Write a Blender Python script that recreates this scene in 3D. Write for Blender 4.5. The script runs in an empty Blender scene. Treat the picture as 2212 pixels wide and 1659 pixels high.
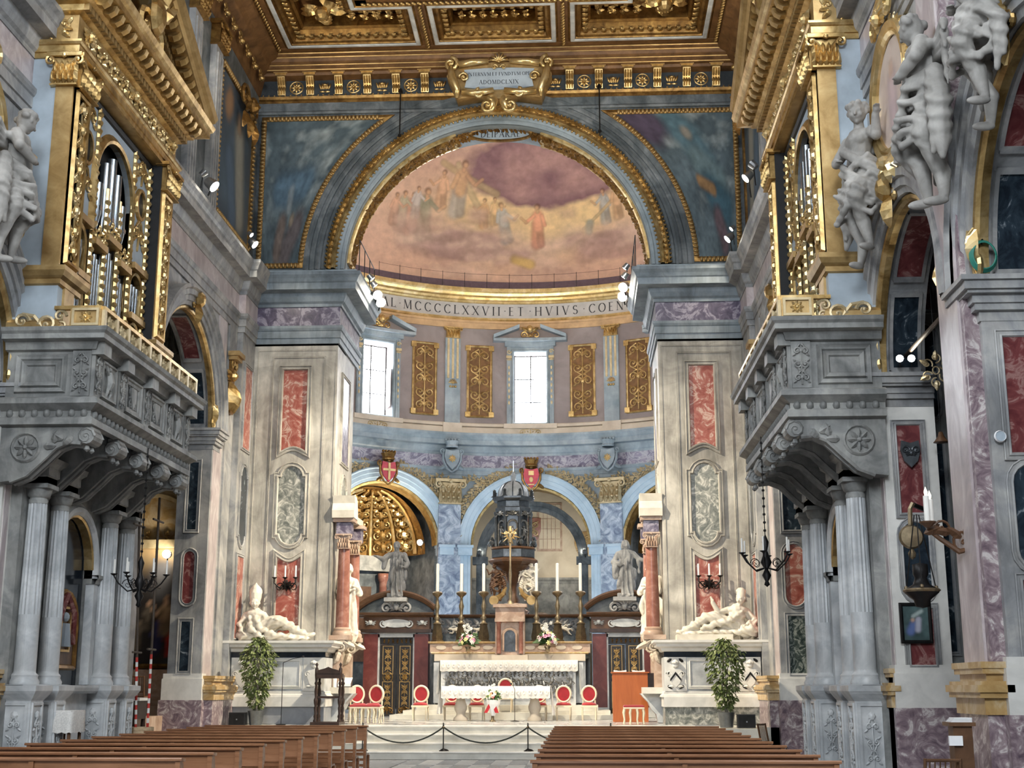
import bpy, math, random
import numpy as np
from mathutils import Vector, Matrix
sc = bpy.context.scene
COL = sc.collection
R = random.Random(7)
pi = math.pi
sin, cos = math.sin, math.cos
# ---------------------------------------------------------------- camera
CAM = (2.224, 0.0, 1.65); PSI = .0513; TH = .2258; FPX = 2855.5
cd = bpy.data.cameras.new('camera'); co = bpy.data.objects.new('camera', cd); COL.objects.link(co)
cd.sensor_width = 36; cd.lens = FPX / 2212 * 36; cd.clip_end = 300; cd.clip_start = .05
co.location = CAM; co.rotation_euler = (pi / 2 + TH, 0, PSI)
sc.camera = co
# ---------------------------------------------------------------- world, exposure
w = bpy.data.worlds.new('sky'); sc.world = w; w.use_nodes = True
w.node_tree.nodes['Background'].inputs[0].default_value = (.75, .87, 1, 1)
w.node_tree.nodes['Background'].inputs[1].default_value = 1.2
vs = sc.view_settings
vs.view_transform = 'Standard'; vs.look = 'None'; vs.gamma = 1; vs.use_curve_mapping = False
vs.exposure = .28
sc.cycles.use_denoising = True
sc.cycles.max_bounces = 6; sc.cycles.diffuse_bounces = 4; sc.cycles.glossy_bounces = 3; sc.cycles.transmission_bounces = 4
sc.cycles.sample_clamp_indirect = 6.0
def light(name, kind, loc, target, power, color, size=.3, size_y=None, spot=60, blend=.6):
    d = bpy.data.lights.new(name, kind); o = bpy.data.objects.new(name, d); COL.objects.link(o)
    d.energy = power; d.color = color; o.location = loc
    if kind == 'AREA':
        d.size = size
        if size_y: d.shape = 'RECTANGLE'; d.size_y = size_y
    else: d.shadow_soft_size = size
    if kind == 'SPOT': d.spot_size = math.radians(spot); d.spot_blend = blend
    v = Vector(target) - Vector(loc); o.rotation_euler = v.to_track_quat('-Z', 'Y').to_euler()
    return o
DAY = (.86, .93, 1.0); WARM = (1.0, .88, .68)
# daylight entering by the nave's clerestory windows and the facade window behind the camera
for y in (2.5, 9.5, 16.5):
    for s in (-1, 1):
        light('clerestory_daylight', 'AREA', (s * 6.75, y, 16.3), (-s * 2, y + 7, 6), 420, DAY, 2.2, 3.6)
light('facade_daylight', 'AREA', (0, -7.6, 12.5), (0, 20, 5), 2600, DAY, 5, 6)
# ---------------------------------------------------------------- pixel helpers (a pixel of the 2212x1659 frame gives a direction)
_fw = np.array([-sin(PSI) * cos(TH), cos(PSI) * cos(TH), sin(TH)]); _r = np.array([cos(PSI), sin(PSI), 0]); _u = np.cross(_r, _fw)
def on(ax, v, x, y):
    d = _fw + (x - 1106) / FPX * _r + (829.5 - y) / FPX * _u
    i = 'XYZ'.index(ax); t = (v - CAM[i]) / d[i]
    return tuple(float(a) for a in np.array(CAM) + t * d)
# ---------------------------------------------------------------- mesh builder
class Flat:
    def __init__(s, o, ex, ey, en): s.o, s.ex, s.ey, s.en = map(Vector, (o, ex, ey, en))
    def P(s, u, v, w=0): return tuple(s.o + s.ex * u + s.ey * v + s.en * w)
class Cyl:
    """inside of a vertical cylinder: u along the wall (0 = far point), v up, w towards the axis"""
    def __init__(s, R, yc, xc=0): s.R, s.yc, s.xc = R, yc, xc
    def P(s, u, v, w=0):
        a = u / s.R; r = s.R - w
        return (s.xc + r * sin(a), s.yc + r * cos(a), v)
GROUND = Flat((0, 0, 0), (1, 0, 0), (0, 1, 0), (0, 0, 1))
class MB:
    def __init__(s): s.v = []; s.f = []; s.M = None
    def add(s, vs, fs):
        b = len(s.v)
        if s.M is not None: vs = [tuple(s.M @ Vector(p)) for p in vs]
        s.v += vs; s.f += [tuple(b + i for i in f) for f in fs]
        return s
    def box(s, x0, x1, y0, y1, z0, z1):
        return s.add([(x0, y0, z0), (x1, y0, z0), (x1, y1, z0), (x0, y1, z0), (x0, y0, z1), (x1, y0, z1), (x1, y1, z1), (x0, y1, z1)],
                     [(0, 3, 2, 1), (4, 5, 6, 7), (0, 1, 5, 4), (1, 2, 6, 5), (2, 3, 7, 6), (3, 0, 4, 7)])
    def pbox(s, pl, u0, u1, v0, v1, w0, w1, n=1):
        """box in plane coordinates, n slices along u (for curved walls)"""
        for k in range(n):
            a = u0 + (u1 - u0) * k / n; b = u0 + (u1 - u0) * (k + 1) / n
            s.add([pl.P(a, v0, w0), pl.P(b, v0, w0), pl.P(b, v1, w0), pl.P(a, v1, w0), pl.P(a, v0, w1), pl.P(b, v0, w1), pl.P(b, v1, w1), pl.P(a, v1, w1)],
                  [(0, 3, 2, 1), (4, 5, 6, 7), (0, 1, 5, 4), (1, 2, 6, 5), (2, 3, 7, 6), (3, 0, 4, 7)])
        return s
    def prism(s, pl, poly, w0, w1):
        n = len(poly)
        return s.add([pl.P(u, v, w0) for u, v in poly] + [pl.P(u, v, w1) for u, v in poly],
                     [tuple(range(n))[::-1], tuple(range(n, 2 * n))] + [(i, (i + 1) % n, n + (i + 1) % n, n + i) for i in range(n)])
    def rings(s, rs, closed=True, capa=False, capb=False, loop=False):
        n = len(rs[0]); vs = [p for r in rs for p in r]; fs = []
        m = len(rs)
        for i in range(m if loop else m - 1):
            a = i * n; b = ((i + 1) % m) * n
            for j in range(n if closed else n - 1):
                k = (j + 1) % n; fs.append((a + j, a + k, b + k, b + j))
        if capa: fs.append(tuple(range(n))[::-1])
        if capb: fs.append(tuple(range((m - 1) * n, m * n)))
        return s.add(vs, fs)
    def mould(s, pl, path, prof, closed=False):
        """profile [(out, height)] swept along a 2D path of the plane with mitred corners; out is to the right of travel"""
        n = len(path); rs = []
        for i in range(n):
            p = path[i]
            a = path[i - 1] if (i or closed) else None; b = path[(i + 1) % n] if (i < n - 1 or closed) else None
            def nr(q, t):
                dx, dy = t[0] - q[0], t[1] - q[1]; L = math.hypot(dx, dy) or 1e-9
                return dy / L, -dx / L
            if a is None: nx, ny = nr(p, b)
            elif b is None: nx, ny = nr(a, p)
            else:
                n1 = nr(a, p); n2 = nr(p, b); nx, ny = n1[0] + n2[0], n1[1] + n2[1]
                L = nx * nx + ny * ny
                if L < .2: nx, ny = n1
                else: nx, ny = 2 * nx / L, 2 * ny / L
            rs.append([pl.P(p[0] + nx * o, p[1] + ny * o, h) for o, h in prof])
        return s.rings(rs, closed=False, loop=closed)
    def lathe(s, prof, c=(0, 0, 0), n=14, ax='Z', a0=0, a1=2 * pi, sx=1, sy=1):
        full = abs(a1 - a0) > 6.28; rs = []
        for k in range(n if full else n + 1):
            a = a0 + (a1 - a0) * k / n; ca, sa = cos(a) * sx, sin(a) * sy
            if ax == 'Z': rs.append([(c[0] + r * ca, c[1] + r * sa, c[2] + h) for r, h in prof])
            elif ax == 'Y': rs.append([(c[0] + r * ca, c[1] + h, c[2] + r * sa) for r, h in prof])
            else: rs.append([(c[0] + h, c[1] + r * ca, c[2] + r * sa) for r, h in prof])
        return s.rings(rs, closed=False, loop=full)
    def tube(s, path, r, n=6, flat=1.0):
        m = len(path); P = [Vector(p) for p in path]; rs = []
        rr = r if isinstance(r, (list, tuple)) else [r] * m
        up = None
        for i in range(m):
            t = (P[min(i + 1, m - 1)] - P[max(i - 1, 0)])
            t = t.normalized() if t.length > 1e-9 else Vector((0, 0, 1))
            if up is None: up = Vector((0, 0, 1)) if abs(t.z) < .9 else Vector((1, 0, 0))
            x = t.cross(up)
            if x.length < 1e-5: x = t.cross(Vector((0, 1, 0)))
            x.normalize(); y = x.cross(t).normalized(); up = y
            rs.append([tuple(P[i] + x * rr[i] * cos(a) + y * rr[i] * sin(a) * flat) for a in [2 * pi * k / n for k in range(n)]])
        return s.rings(rs, closed=True, capa=True, capb=True)
    def ball(s, c, r, n=8, m=5, rot=None):
        if not isinstance(r, (list, tuple)): r = (r, r, r)
        rs = []; c = Vector(c)
        vs = []; fs = []
        for i in range(m + 1):
            t = pi * i / m
            for k in range(n):
                a = 2 * pi * k / n; p = Vector((r[0] * sin(t) * cos(a), r[1] * sin(t) * sin(a), r[2] * cos(t)))
                if rot: p = rot @ p
                vs.append(tuple(c + p))
        for i in range(m):
            for k in range(n):
                fs.append((i * n + k, (i + 1) * n + k, (i + 1) * n + (k + 1) % n, i * n + (k + 1) % n))
        return s.add(vs, fs)
    def data(s, name, smooth=False):
        me = bpy.data.meshes.new(name); me.from_pydata(s.v, [], s.f); me.update()
        me.validate()
        if smooth:
            me.polygons.foreach_set('use_smooth', [True] * len(me.polygons))
        return me
    def build(s, name, mat, parent=None, smooth=False, loc=None, angle=None):
        me = s.data(name, smooth)
        if mat is not None: me.materials.append(M[mat] if isinstance(mat, str) else mat)
        o = bpy.data.objects.new(name, me); COL.objects.link(o)
        if loc is not None: o.location = loc
        if parent is not None: o.parent = parent
        if angle:
            me.polygons.foreach_set('use_smooth', [True] * len(me.polygons))
            try: me.set_sharp_from_angle(angle=math.radians(angle))
            except Exception: pass
        return o
def tag(o, label=None, cat=None, group=None, kind=None):
    if label: o['label'] = label
    if cat: o['category'] = cat
    if group: o['group'] = group
    if kind: o['kind'] = kind
    return o
def empty(name, loc=(0, 0, 0), label=None, cat=None, group=None, rz=0, kind=None):
    o = bpy.data.objects.new(name, None); COL.objects.link(o); o.location = loc; o.rotation_euler = (0, 0, rz)
    o.empty_display_size = .1
    return tag(o, label, cat, group, kind)
KIDS = {}
def kids(o): return [c for c in bpy.data.objects if c.parent == o]
def copy_tree(o, parent=None, loc=None, rz=None, label=None):
    c = o.copy(); COL.objects.link(c); c.parent = parent
    if loc is not None: c.location = loc
    if rz is not None: c.rotation_euler = (0, 0, rz)
    if label: c['label'] = label
    for ch in list(o.children): copy_tree(ch, c)
    return c
def inst(mesh, name, parent, loc, rot=(0, 0, 0), scale=(1, 1, 1)):
    o = bpy.data.objects.new(name, mesh); COL.objects.link(o); o.parent = parent
    o.location = loc; o.rotation_euler = rot; o.scale = scale
    return o
def struct(name, mb, mat, parent=None, **k):
    o = mb.build(name, mat, parent, **k)
    if parent is None: o['kind'] = 'structure'
    return o
# ---------------------------------------------------------------- outlines and profiles
def rect(u0, u1, v0, v1): return [(u0, v0), (u1, v0), (u1, v1), (u0, v1)]
def arc(uc, vc, r, a0, a1, n=12, rv=None):
    rv = rv or r
    return [(uc + r * cos(a0 + (a1 - a0) * k / n), vc + rv * sin(a0 + (a1 - a0) * k / n)) for k in range(n + 1)]
def ellipse(uc, vc, a, b, n=28): return [(uc + a * cos(2 * pi * k / n), vc + b * sin(2 * pi * k / n)) for k in range(n)]
def archpath(uc, vs, r, v0, n=16):
    """right foot, over the arch, left foot (opening on the left of travel)"""
    return [(uc + r, v0)] + arc(uc, vs, r, 0, pi, n) + [(uc - r, v0)]
def keyhole(uc, v0, v1, hw):
    """panel with shouldered round ends"""
    k = hw * .8
    return ([(uc - hw, v0 + k), (uc - k, v0 + k)] + arc(uc, v0 + k, k, pi, 2 * pi, 8)[1:-1] + [(uc + k, v0 + k), (uc + hw, v0 + k), (uc + hw, v1 - k), (uc + k, v1 - k)]
            + arc(uc, v1 - k, k, 0, pi, 8)[1:-1] + [(uc - k, v1 - k), (uc - hw, v1 - k)])
def cornice(h, p, z=0):
    return [(0, z), (.12 * p, z), (.12 * p, z + .1 * h), (.22 * p, z + .16 * h), (.3 * p, z + .3 * h), (.34 * p, z + .42 * h), (.78 * p, z + .45 * h), (.78 * p, z + .66 * h),
            (.84 * p, z + .7 * h), (.9 * p, z + .8 * h), (p, z + .9 * h), (p, z + h), (0, z + h)]
def archit(h, p, z=0):
    return [(0, z), (.35 * p, z), (.35 * p, z + .3 * h), (.6 * p, z + .32 * h), (.6 * p, z + .7 * h), (.8 * p, z + .74 * h), (p, z + .86 * h), (p, z + h), (0, z + h)]
def basep(h, p, z=0):
    return [(0, z), (p, z), (p, z + .35 * h), (.95 * p, z + .4 * h), (p, z + .5 * h), (.9 * p, z + .62 * h), (.5 * p, z + .68 * h), (.45 * p, z + .8 * h), (.55 * p, z + .88 * h), (.4 * p, z + h), (0, z + h)]
FRAME = [(0, 0), (0, .05), (.02, .07), (.05, .06), (.06, .03), (.09, .03), (.10, .05), (.12, .05), (.12, 0)]
def frameprof(w, h): return [(0, 0), (0, h * .5), (w * .15, h), (w * .4, h * .9), (w * .5, h * .45), (w * .75, h * .4), (w * .85, h * .8), (w, h * .7), (w, 0)]
def panel(parent, pl, outline, mat, fmat, fw=.1, fh=.06, w=0, name='marble_panel', depth=.02, frame='moulding'):
    """an inlaid slab with a moulded frame around it"""
    o = MB().prism(pl, outline, w - .05, w + depth).build(name, mat, parent)
    MB().mould(pl, outline, [(a, w + b) for a, b in frameprof(fw, fh)], closed=True).build(frame, fmat, o)
    return o
def along(path, step, closed=False):
    """points every step along a 2D path: (u, v, angle)"""
    out = []; pts = path + ([path[0]] if closed else [])
    acc = step / 2
    for a, b in zip(pts, pts[1:]):
        L = math.hypot(b[0] - a[0], b[1] - a[1]); an = math.atan2(b[1] - a[1], b[0] - a[0])
        while acc <= L:
            t = acc / L; out.append((a[0] + (b[0] - a[0]) * t, a[1] + (b[1] - a[1]) * t, an)); acc += step
        acc -= L
    return out
def pmat(pl, u, v, w=0, rot=0):
    """matrix placing a flat ornament (x right, y up, z out) at a plane point"""
    e = 1e-3; o = Vector(pl.P(u, v, w)); x = (Vector(pl.P(u + e, v, w)) - o).normalized(); z = (Vector(pl.P(u, v, w + e)) - o).normalized(); y = (Vector(pl.P(u, v + e, w)) - o).normalized()
    m = Matrix((x, y, z)).transposed().to_4x4(); m.translation = o
    return m @ Matrix.Rotation(rot, 4, 'Z')
def place(mesh, name, parent, pl, u, v, w=0, rot=0, scale=1):
    o = bpy.data.objects.new(name, mesh); COL.objects.link(o); o.parent = parent
    m = pmat(pl, u, v, w, rot) @ Matrix.Diagonal((scale, scale, scale, 1)) if not isinstance(scale, tuple) else pmat(pl, u, v, w, rot) @ Matrix.Diagonal((*scale, 1))
    if parent is not None: m = parent.matrix_basis.inverted() @ m
    o.matrix_basis = m
    return o
# ---------------------------------------------------------------- materials (all procedural)
M = {}
def _new(name, rough, metal=0):
    m = bpy.data.materials.new(name); m.use_nodes = True; nt = m.node_tree; b = nt.nodes['Principled BSDF']
    b.inputs['Roughness'].default_value = rough; b.inputs['Metallic'].default_value = metal
    M[name] = m
    return m, nt, b
def _ramp(nt, fac, stops):
    r = nt.nodes.new('ShaderNodeValToRGB'); e = r.color_ramp.elements
    while len(e) < len(stops): e.new(.5)
    for k, (p, c) in enumerate(stops): e[k].position = p; e[k].color = (*c, 1)
    nt.links.new(fac, r.inputs[0]); return r.outputs[0]
def _noise(nt, co, scale, detail=5, rough=.6, dist=0., sc3=None):
    if sc3:
        mp = nt.nodes.new('ShaderNodeMapping'); mp.inputs['Scale'].default_value = sc3; nt.links.new(co, mp.inputs[0]); co = mp.outputs[0]
    n = nt.nodes.new('ShaderNodeTexNoise'); n.inputs['Scale'].default_value = scale; n.inputs['Detail'].default_value = detail
    n.inputs['Roughness'].default_value = rough; n.inputs['Distortion'].default_value = dist
    nt.links.new(co, n.inputs['Vector']); return n.outputs['Fac']
def _mul(nt, a, b, fac=1.0, mode='MULTIPLY'):
    m = nt.nodes.new('ShaderNodeMix'); m.data_type = 'RGBA'; m.blend_type = mode; m.inputs[0].default_value = fac
    nt.links.new(a, m.inputs[6]); nt.links.new(b, m.inputs[7]); return m.outputs[2]
def _bump(nt, b, h, s, d=.02):
    k = nt.nodes.new('ShaderNodeBump'); k.inputs['Strength'].default_value = s; k.inputs['Distance'].default_value = d
    nt.links.new(h, k.inputs['Height']); nt.links.new(k.outputs[0], b.inputs['Normal'])
def stone(name, stops, scale=1.5, rough=.55, stain=.35, stain_scale=.5, dist=.6, detail=6, bump=.15, sc3=None, streak=0., metal=0, coord='Object', spec=.35):
    m, nt, b = _new(name, rough, metal)
    tc = nt.nodes.new('ShaderNodeTexCoord').outputs[coord]
    n = _noise(nt, tc, scale, detail, .62, dist, sc3)
    c = _ramp(nt, n, stops)
    if stain:
        s = _ramp(nt, _noise(nt, tc, stain_scale, 4, .6, .3), [(.32, (1 - stain,) * 3), (.62, (1, 1, 1))]); c = _mul(nt, c, s)
    if streak:
        s = _ramp(nt, _noise(nt, tc, 1, 6, .68, .8, (2.6, 2.6, .5)), [(.34, (1 - streak,) * 3), (.58, (1, 1, 1))]); c = _mul(nt, c, s)
    nt.links.new(c, b.inputs['Base Color']); b.inputs['Specular IOR Level'].default_value = spec
    if bump: _bump(nt, b, n, bump)
    return m
def plain(name, col, rough=.6, metal=0, var=.15, scale=6, bump=0, spec=.4, sheen=0):
    m, nt, b = _new(name, rough, metal)
    tc = nt.nodes.new('ShaderNodeTexCoord').outputs['Object']
    n = _noise(nt, tc, scale, 4)
    c = _ramp(nt, n, [(.3, tuple(x * (1 - var) for x in col)), (.7, tuple(min(1, x * (1 + var)) for x in col))])
    nt.links.new(c, b.inputs['Base Color']); b.inputs['Specular IOR Level'].default_value = spec
    if bump: _bump(nt, b, n, bump)
    if sheen: b.inputs['Sheen Weight'].default_value = sheen
    return m
def glow(name, col, strength):
    m, nt, b = _new(name, .4); b.inputs['Base Color'].default_value = (*col, 1); b.inputs['Emission Color'].default_value = (*col, 1); b.inputs['Emission Strength'].default_value = strength
    return m
stone('nave_stone', [(.3, (.23, .235, .245)), (.45, (.35, .355, .36)), (.55, (.46, .455, .44)), (.7, (.56, .54, .52))], 1.3, .45, .42, .7, streak=.32, dist=1.0)
stone('dark_stone', [(.3, (.06, .072, .08)), (.46, (.11, .13, .14)), (.56, (.17, .19, .20)), (.72, (.27, .29, .30))], 1.6, .5, .4, .7, streak=.3)
stone('pier_stone', [(.3, (.34, .32, .275)), (.45, (.47, .44, .385)), (.55, (.58, .545, .475)), (.7, (.68, .645, .57))], 1.1, .5, .42, .5, streak=.36, dist=.8)
stone('entab_stone', [(.25, (.15, .19, .22)), (.5, (.26, .31, .35)), (.75, (.38, .42, .44))], 1.0, .5, .4, .8, streak=.35)
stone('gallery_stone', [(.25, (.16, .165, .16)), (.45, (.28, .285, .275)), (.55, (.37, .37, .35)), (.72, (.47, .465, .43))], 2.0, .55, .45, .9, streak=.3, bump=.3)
stone('white_marble', [(.3, (.62, .61, .57)), (.55, (.78, .76, .71)), (.8, (.86, .84, .79))], 2.0, .35, .22, .8, bump=.05)
stone('grey_marble', [(.3, (.37, .39, .40)), (.46, (.52, .54, .55)), (.56, (.63, .645, .645)), (.72, (.75, .76, .75))], 1.8, .38, .34, .7, bump=.05)
stone('sky_marble', [(.34, (.16, .20, .29)), (.44, (.29, .35, .45)), (.53, (.42, .49, .58)), (.6, (.64, .70, .76)), (.68, (.38, .45, .55))], 1.5, .35, .25, .7, dist=2.2, bump=.05)
stone('sky_stone', [(.3, (.40, .53, .63)), (.55, (.55, .68, .77)), (.75, (.66, .77, .84))], .9, .5, .15, .6, bump=.08)
stone('rot_stone', [(.3, (.20, .255, .29)), (.5, (.31, .37, .41)), (.72, (.44, .495, .53))], .9, .5, .3, .7, bump=.1, streak=.15)
stone('red_marble', [(.30, (.24, .06, .045)), (.44, (.33, .095, .07)), (.53, (.40, .16, .125)), (.60, (.62, .46, .38)), (.66, (.36, .12, .09)), (.8, (.30, .09, .07))], 2.2, .3, .18, .8, dist=2.2, bump=.03)
stone('red_marble_dark', [(.35, (.12, .025, .028)), (.52, (.19, .05, .05)), (.60, (.36, .2, .18)), (.68, (.18, .045, .045)), (.8, (.16, .04, .04))], 3.0, .3, .2, .8, dist=1.8, bump=.03)
stone('oval_marble', [(.3, (.10, .11, .10)), (.45, (.20, .21, .19)), (.55, (.34, .34, .30)), (.63, (.62, .60, .54)), (.75, (.26, .27, .24))], 3.5, .3, .1, 1, dist=2.5, bump=.03)
stone('black_marble', [(.4, (.012, .018, .026)), (.6, (.03, .045, .06)), (.68, (.25, .28, .3)), (.72, (.03, .04, .05))], 2.6, .22, 0, dist=2.2, bump=.02)
stone('green_marble', [(.35, (.02, .03, .028)), (.5, (.07, .09, .08)), (.58, (.32, .34, .3)), (.66, (.05, .07, .06)), (.8, (.12, .14, .12))], 4, .25, 0, dist=2.8, bump=.02)
stone('purple_marble', [(.3, (.055, .045, .075)), (.48, (.12, .10, .15)), (.58, (.34, .31, .37)), (.7, (.14, .12, .17)), (.85, (.45, .42, .46))], 2.4, .3, .15, .8, dist=2.0, bump=.03)
stone('purple_bright', [(.3, (.09, .08, .13)), (.45, (.18, .16, .23)), (.55, (.45, .43, .48)), (.62, (.2, .17, .25)), (.8, (.52, .50, .54))], 2.0, .3, .15, .8, dist=2.0, bump=.03)
stone('lilac_marble', [(.3, (.36, .30, .31)), (.5, (.50, .43, .43)), (.62, (.62, .56, .55)), (.8, (.44, .38, .40))], 2.2, .3, .25, .8, dist=1.6, bump=.03, sc3=(1, 1, .45))
stone('breccia', [(.3, (.10, .07, .09)), (.45, (.22, .16, .18)), (.55, (.34, .27, .28)), (.62, (.62, .57, .55)), (.7, (.26, .19, .21)), (.85, (.42, .34, .34))], 3.2, .3, .15, .8, dist=2.4, bump=.04)
stone('yellow_marble', [(.3, (.36, .21, .07)), (.48, (.47, .31, .13)), (.6, (.58, .45, .28)), (.75, (.44, .27, .1))], 2.2, .35, .15, .8, dist=1.4, bump=.03)
stone('tan_marble', [(.3, (.32, .21, .15)), (.48, (.44, .31, .23)), (.62, (.56, .43, .34)), (.8, (.40, .27, .2))], 2.0, .4, .15, .8, dist=1.2, bump=.04)
stone('rose_column', [(.3, (.22, .085, .06)), (.5, (.30, .13, .095)), (.7, (.42, .24, .19))], 2.4, .3, .15, .8, dist=1.5, bump=.02)
stone('attic_plaster', [(.3, (.22, .185, .185)), (.55, (.29, .245, .24)), (.8, (.34, .29, .28))], .8, .7, .15, .6, bump=.05)
stone('cream_plaster', [(.3, (.58, .50, .38)), (.55, (.70, .62, .49)), (.8, (.77, .70, .57))], .8, .7, .12, .6, bump=.05)
stone('attic_cream', [(.3, (.52, .44, .35)), (.55, (.62, .54, .44)), (.8, (.70, .62, .52))], 1.2, .6, .15, .8, bump=.05)
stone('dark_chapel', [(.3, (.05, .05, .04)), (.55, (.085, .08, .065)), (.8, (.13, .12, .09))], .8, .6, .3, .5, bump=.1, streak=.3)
stone('statue_white', [(.3, (.60, .55, .46)), (.55, (.72, .67, .57)), (.8, (.80, .75, .65))], 3, .5, .2, 1.2, bump=.05)
stone('statue_dark', [(.3, (.13, .132, .135)), (.5, (.22, .222, .225)), (.7, (.34, .34, .335))], 3, .42, .35, 1.5, bump=.1)
stone('door_red', [(.3, (.10, .024, .022)), (.55, (.15, .04, .036)), (.75, (.21, .075, .065))], 2, .35, .2, .8, dist=1.2, bump=.03)
stone('statue_grey', [(.3, (.24, .242, .245)), (.5, (.38, .38, .375)), (.7, (.54, .535, .52))], 3, .5, .3, 1.5, bump=.08)
stone('stucco', [(.3, (.22, .21, .195)), (.5, (.34, .325, .30)), (.72, (.46, .44, .41))], 2.5, .6, .35, 1.5, bump=.1)
stone('floor_white', [(.3, (.55, .55, .53)), (.6, (.68, .68, .66)), (.8, (.75, .75, .73))], 2, .22, .15, .8, bump=0)
stone('floor_grey', [(.3, (.24, .25, .27)), (.6, (.33, .34, .36)), (.8, (.40, .41, .43))], 2, .22, .15, .8, bump=0)
stone('step_stone', [(.3, (.52, .50, .44)), (.55, (.66, .64, .57)), (.8, (.74, .72, .65))], 1.5, .4, .2, .8, bump=.05)
stone('silver_relief', [(.3, (.10, .10, .095)), (.55, (.24, .235, .22)), (.8, (.55, .54, .5))], 7, .32, .1, 2, metal=.6, bump=.5)
stone('ebony', [(.3, (.012, .010, .009)), (.7, (.03, .025, .022))], 8, .35, 0, bump=.05)
stone('bronze_dark', [(.3, (.045, .05, .055)), (.6, (.10, .11, .12)), (.8, (.22, .23, .24))], 5, .35, .2, 2, metal=.5, bump=.1)
stone('gold', [(.3, (.30, .185, .065)), (.5, (.58, .39, .155)), (.7, (.80, .60, .30))], 3.5, .36, .25, 1.2, metal=.85, bump=.25, detail=4)
stone('gold_bright', [(.3, (.52, .35, .13)), (.52, (.76, .56, .26)), (.72, (.92, .77, .48))], 2.5, .30, .15, 1.2, metal=.8, bump=.1)
stone('gold_flat', [(.3, (.29, .18, .065)), (.5, (.45, .295, .12)), (.72, (.60, .43, .20))], 2.5, .40, .2, 1.0, metal=.55, bump=.08)
stone('gold_old', [(.3, (.12, .06, .018)), (.5, (.27, .145, .042)), (.75, (.50, .30, .09))], 4, .38, .25, 1.3, metal=.75, bump=.3)
stone('gold_pale', [(.3, (.46, .36, .20)), (.6, (.64, .52, .32)), (.8, (.78, .68, .48))], 3, .45, .15, 1.2, metal=.5, bump=.15)
stone('frieze_dark', [(.3, (.022, .028, .032)), (.7, (.06, .07, .075))], 3, .5, .2, 1, bump=.1)
stone('ceiling_wood', [(.3, (.10, .048, .018)), (.55, (.19, .095, .036)), (.8, (.27, .14, .055))], 3, .5, .2, 1, bump=.1, metal=.2)
stone('pew_wood', [(.3, (.20, .085, .040)), (.5, (.30, .14, .068)), (.75, (.41, .20, .105))], 2.5, .26, .15, 1.5, sc3=(.5, 4, 4), bump=.03, spec=.5)
stone('dark_wood', [(.3, (.022, .013, .010)), (.7, (.055, .032, .024))], 5, .35, 0, bump=.05)
stone('carved_wood', [(.3, (.07, .035, .018)), (.6, (.14, .07, .035)), (.8, (.2, .11, .06))], 4, .4, .1, 1, bump=.1)
stone('ambo_wood', [(.3, (.33, .085, .022)), (.7, (.44, .125, .035))], 2, .45, .1, 1, sc3=(4, 4, .5), bump=.02)
stone('leaf', [(.3, (.06, .09, .025)), (.5, (.15, .19, .06)), (.7, (.34, .36, .17))], 6, .5, 0, bump=0)
stone('bouquet_leaf', [(.3, (.03, .07, .02)), (.7, (.08, .15, .05))], 9, .5, 0, bump=0)
plain('velvet_red', (.30, .007, .016), .7, var=.2, sheen=.4)
plain('cream_wood', (.74, .64, .47), .4, var=.08)
plain('cloth_white', (.82, .81, .78), .8, var=.05)
plain('lace', (.70, .68, .64), .85, var=.18, scale=40)
plain('iron', (.018, .017, .017), .45, .6, var=.3)
plain('brass', (.25, .195, .12), .42, .75, var=.3, scale=10)
plain('steel', (.42, .43, .44), .3, .9, var=.1)
plain('candle', (.86, .84, .78), .5, var=.03)
plain('black_plastic', (.012, .012, .014), .45, var=.2)
plain('rope', (.03, .035, .03), .8, var=.3, scale=30)
plain('paper', (.85, .85, .85), .7, var=.03)
plain('shield_red', (.55, .05, .075), .4, var=.15)
plain('shield_gold', (.62, .44, .2), .4, .4, var=.15)
plain('pipe_tin', (.30, .33, .36), .25, .9, var=.25, scale=3)
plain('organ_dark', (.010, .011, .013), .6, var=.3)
plain('organ_side', (.36, .42, .47), .5, var=.2, scale=1.5)
plain('ink', (.03, .03, .035), .7, var=.1)
plain('inscription', (.46, .45, .44), .6, var=.12, scale=2)
plain('petal_pink', (.72, .32, .45), .7, var=.25, scale=12)
plain('petal_white', (.85, .83, .76), .7, var=.06)
plain('petal_red', (.45, .02, .03), .7, var=.2)
plain('petal_yellow', (.8, .75, .35), .7, var=.15)
plain('hose', (.03, .20, .15), .5, var=.2)
plain('purple_band', (.12, .085, .11), .7, var=.15)
plain('ochre_band', (.50, .33, .18), .6, var=.2, scale=2)
plain('wicker', (.5, .38, .24), .7, var=.2, scale=20)
plain('stripe_red', (.5, .04, .03), .6)
plain('stripe_white', (.75, .74, .7), .6)
plain('bark', (.22, .2, .16), .8, var=.3)
plain('pot_metal', (.17, .18, .19), .35, .7, var=.2)
plain('soil', (.05, .035, .025), .9)
plain('glass_dark', (.015, .02, .028), .12, var=.3)
plain('scaffold', (.07, .05, .035), .6, var=.3)
glow('lamp_glow', (1, .93, .78), 60)
glow('window_glow', (.86, .93, 1.0), 9); glow('rotunda_glow', (.90, .95, 1.0), 30)
glow('candle_bulb', (1, .9, .7), 4)
def painted(name, rough=.7):
    m, nt, b = _new(name, rough)
    a = nt.nodes.new('ShaderNodeVertexColor'); a.layer_name = 'paint'
    tc = nt.nodes.new('ShaderNodeTexCoord').outputs['Object']
    s = _ramp(nt, _noise(nt, tc, 3, 5, .6, .5), [(.3, (.86, .86, .86)), (.7, (1.06, 1.06, 1.06))])
    nt.links.new(_mul(nt, a.outputs[0], s), b.inputs['Base Color']); b.inputs['Specular IOR Level'].default_value = .2
    return m
painted('fresco'); painted('oil_paint', .4)
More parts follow.
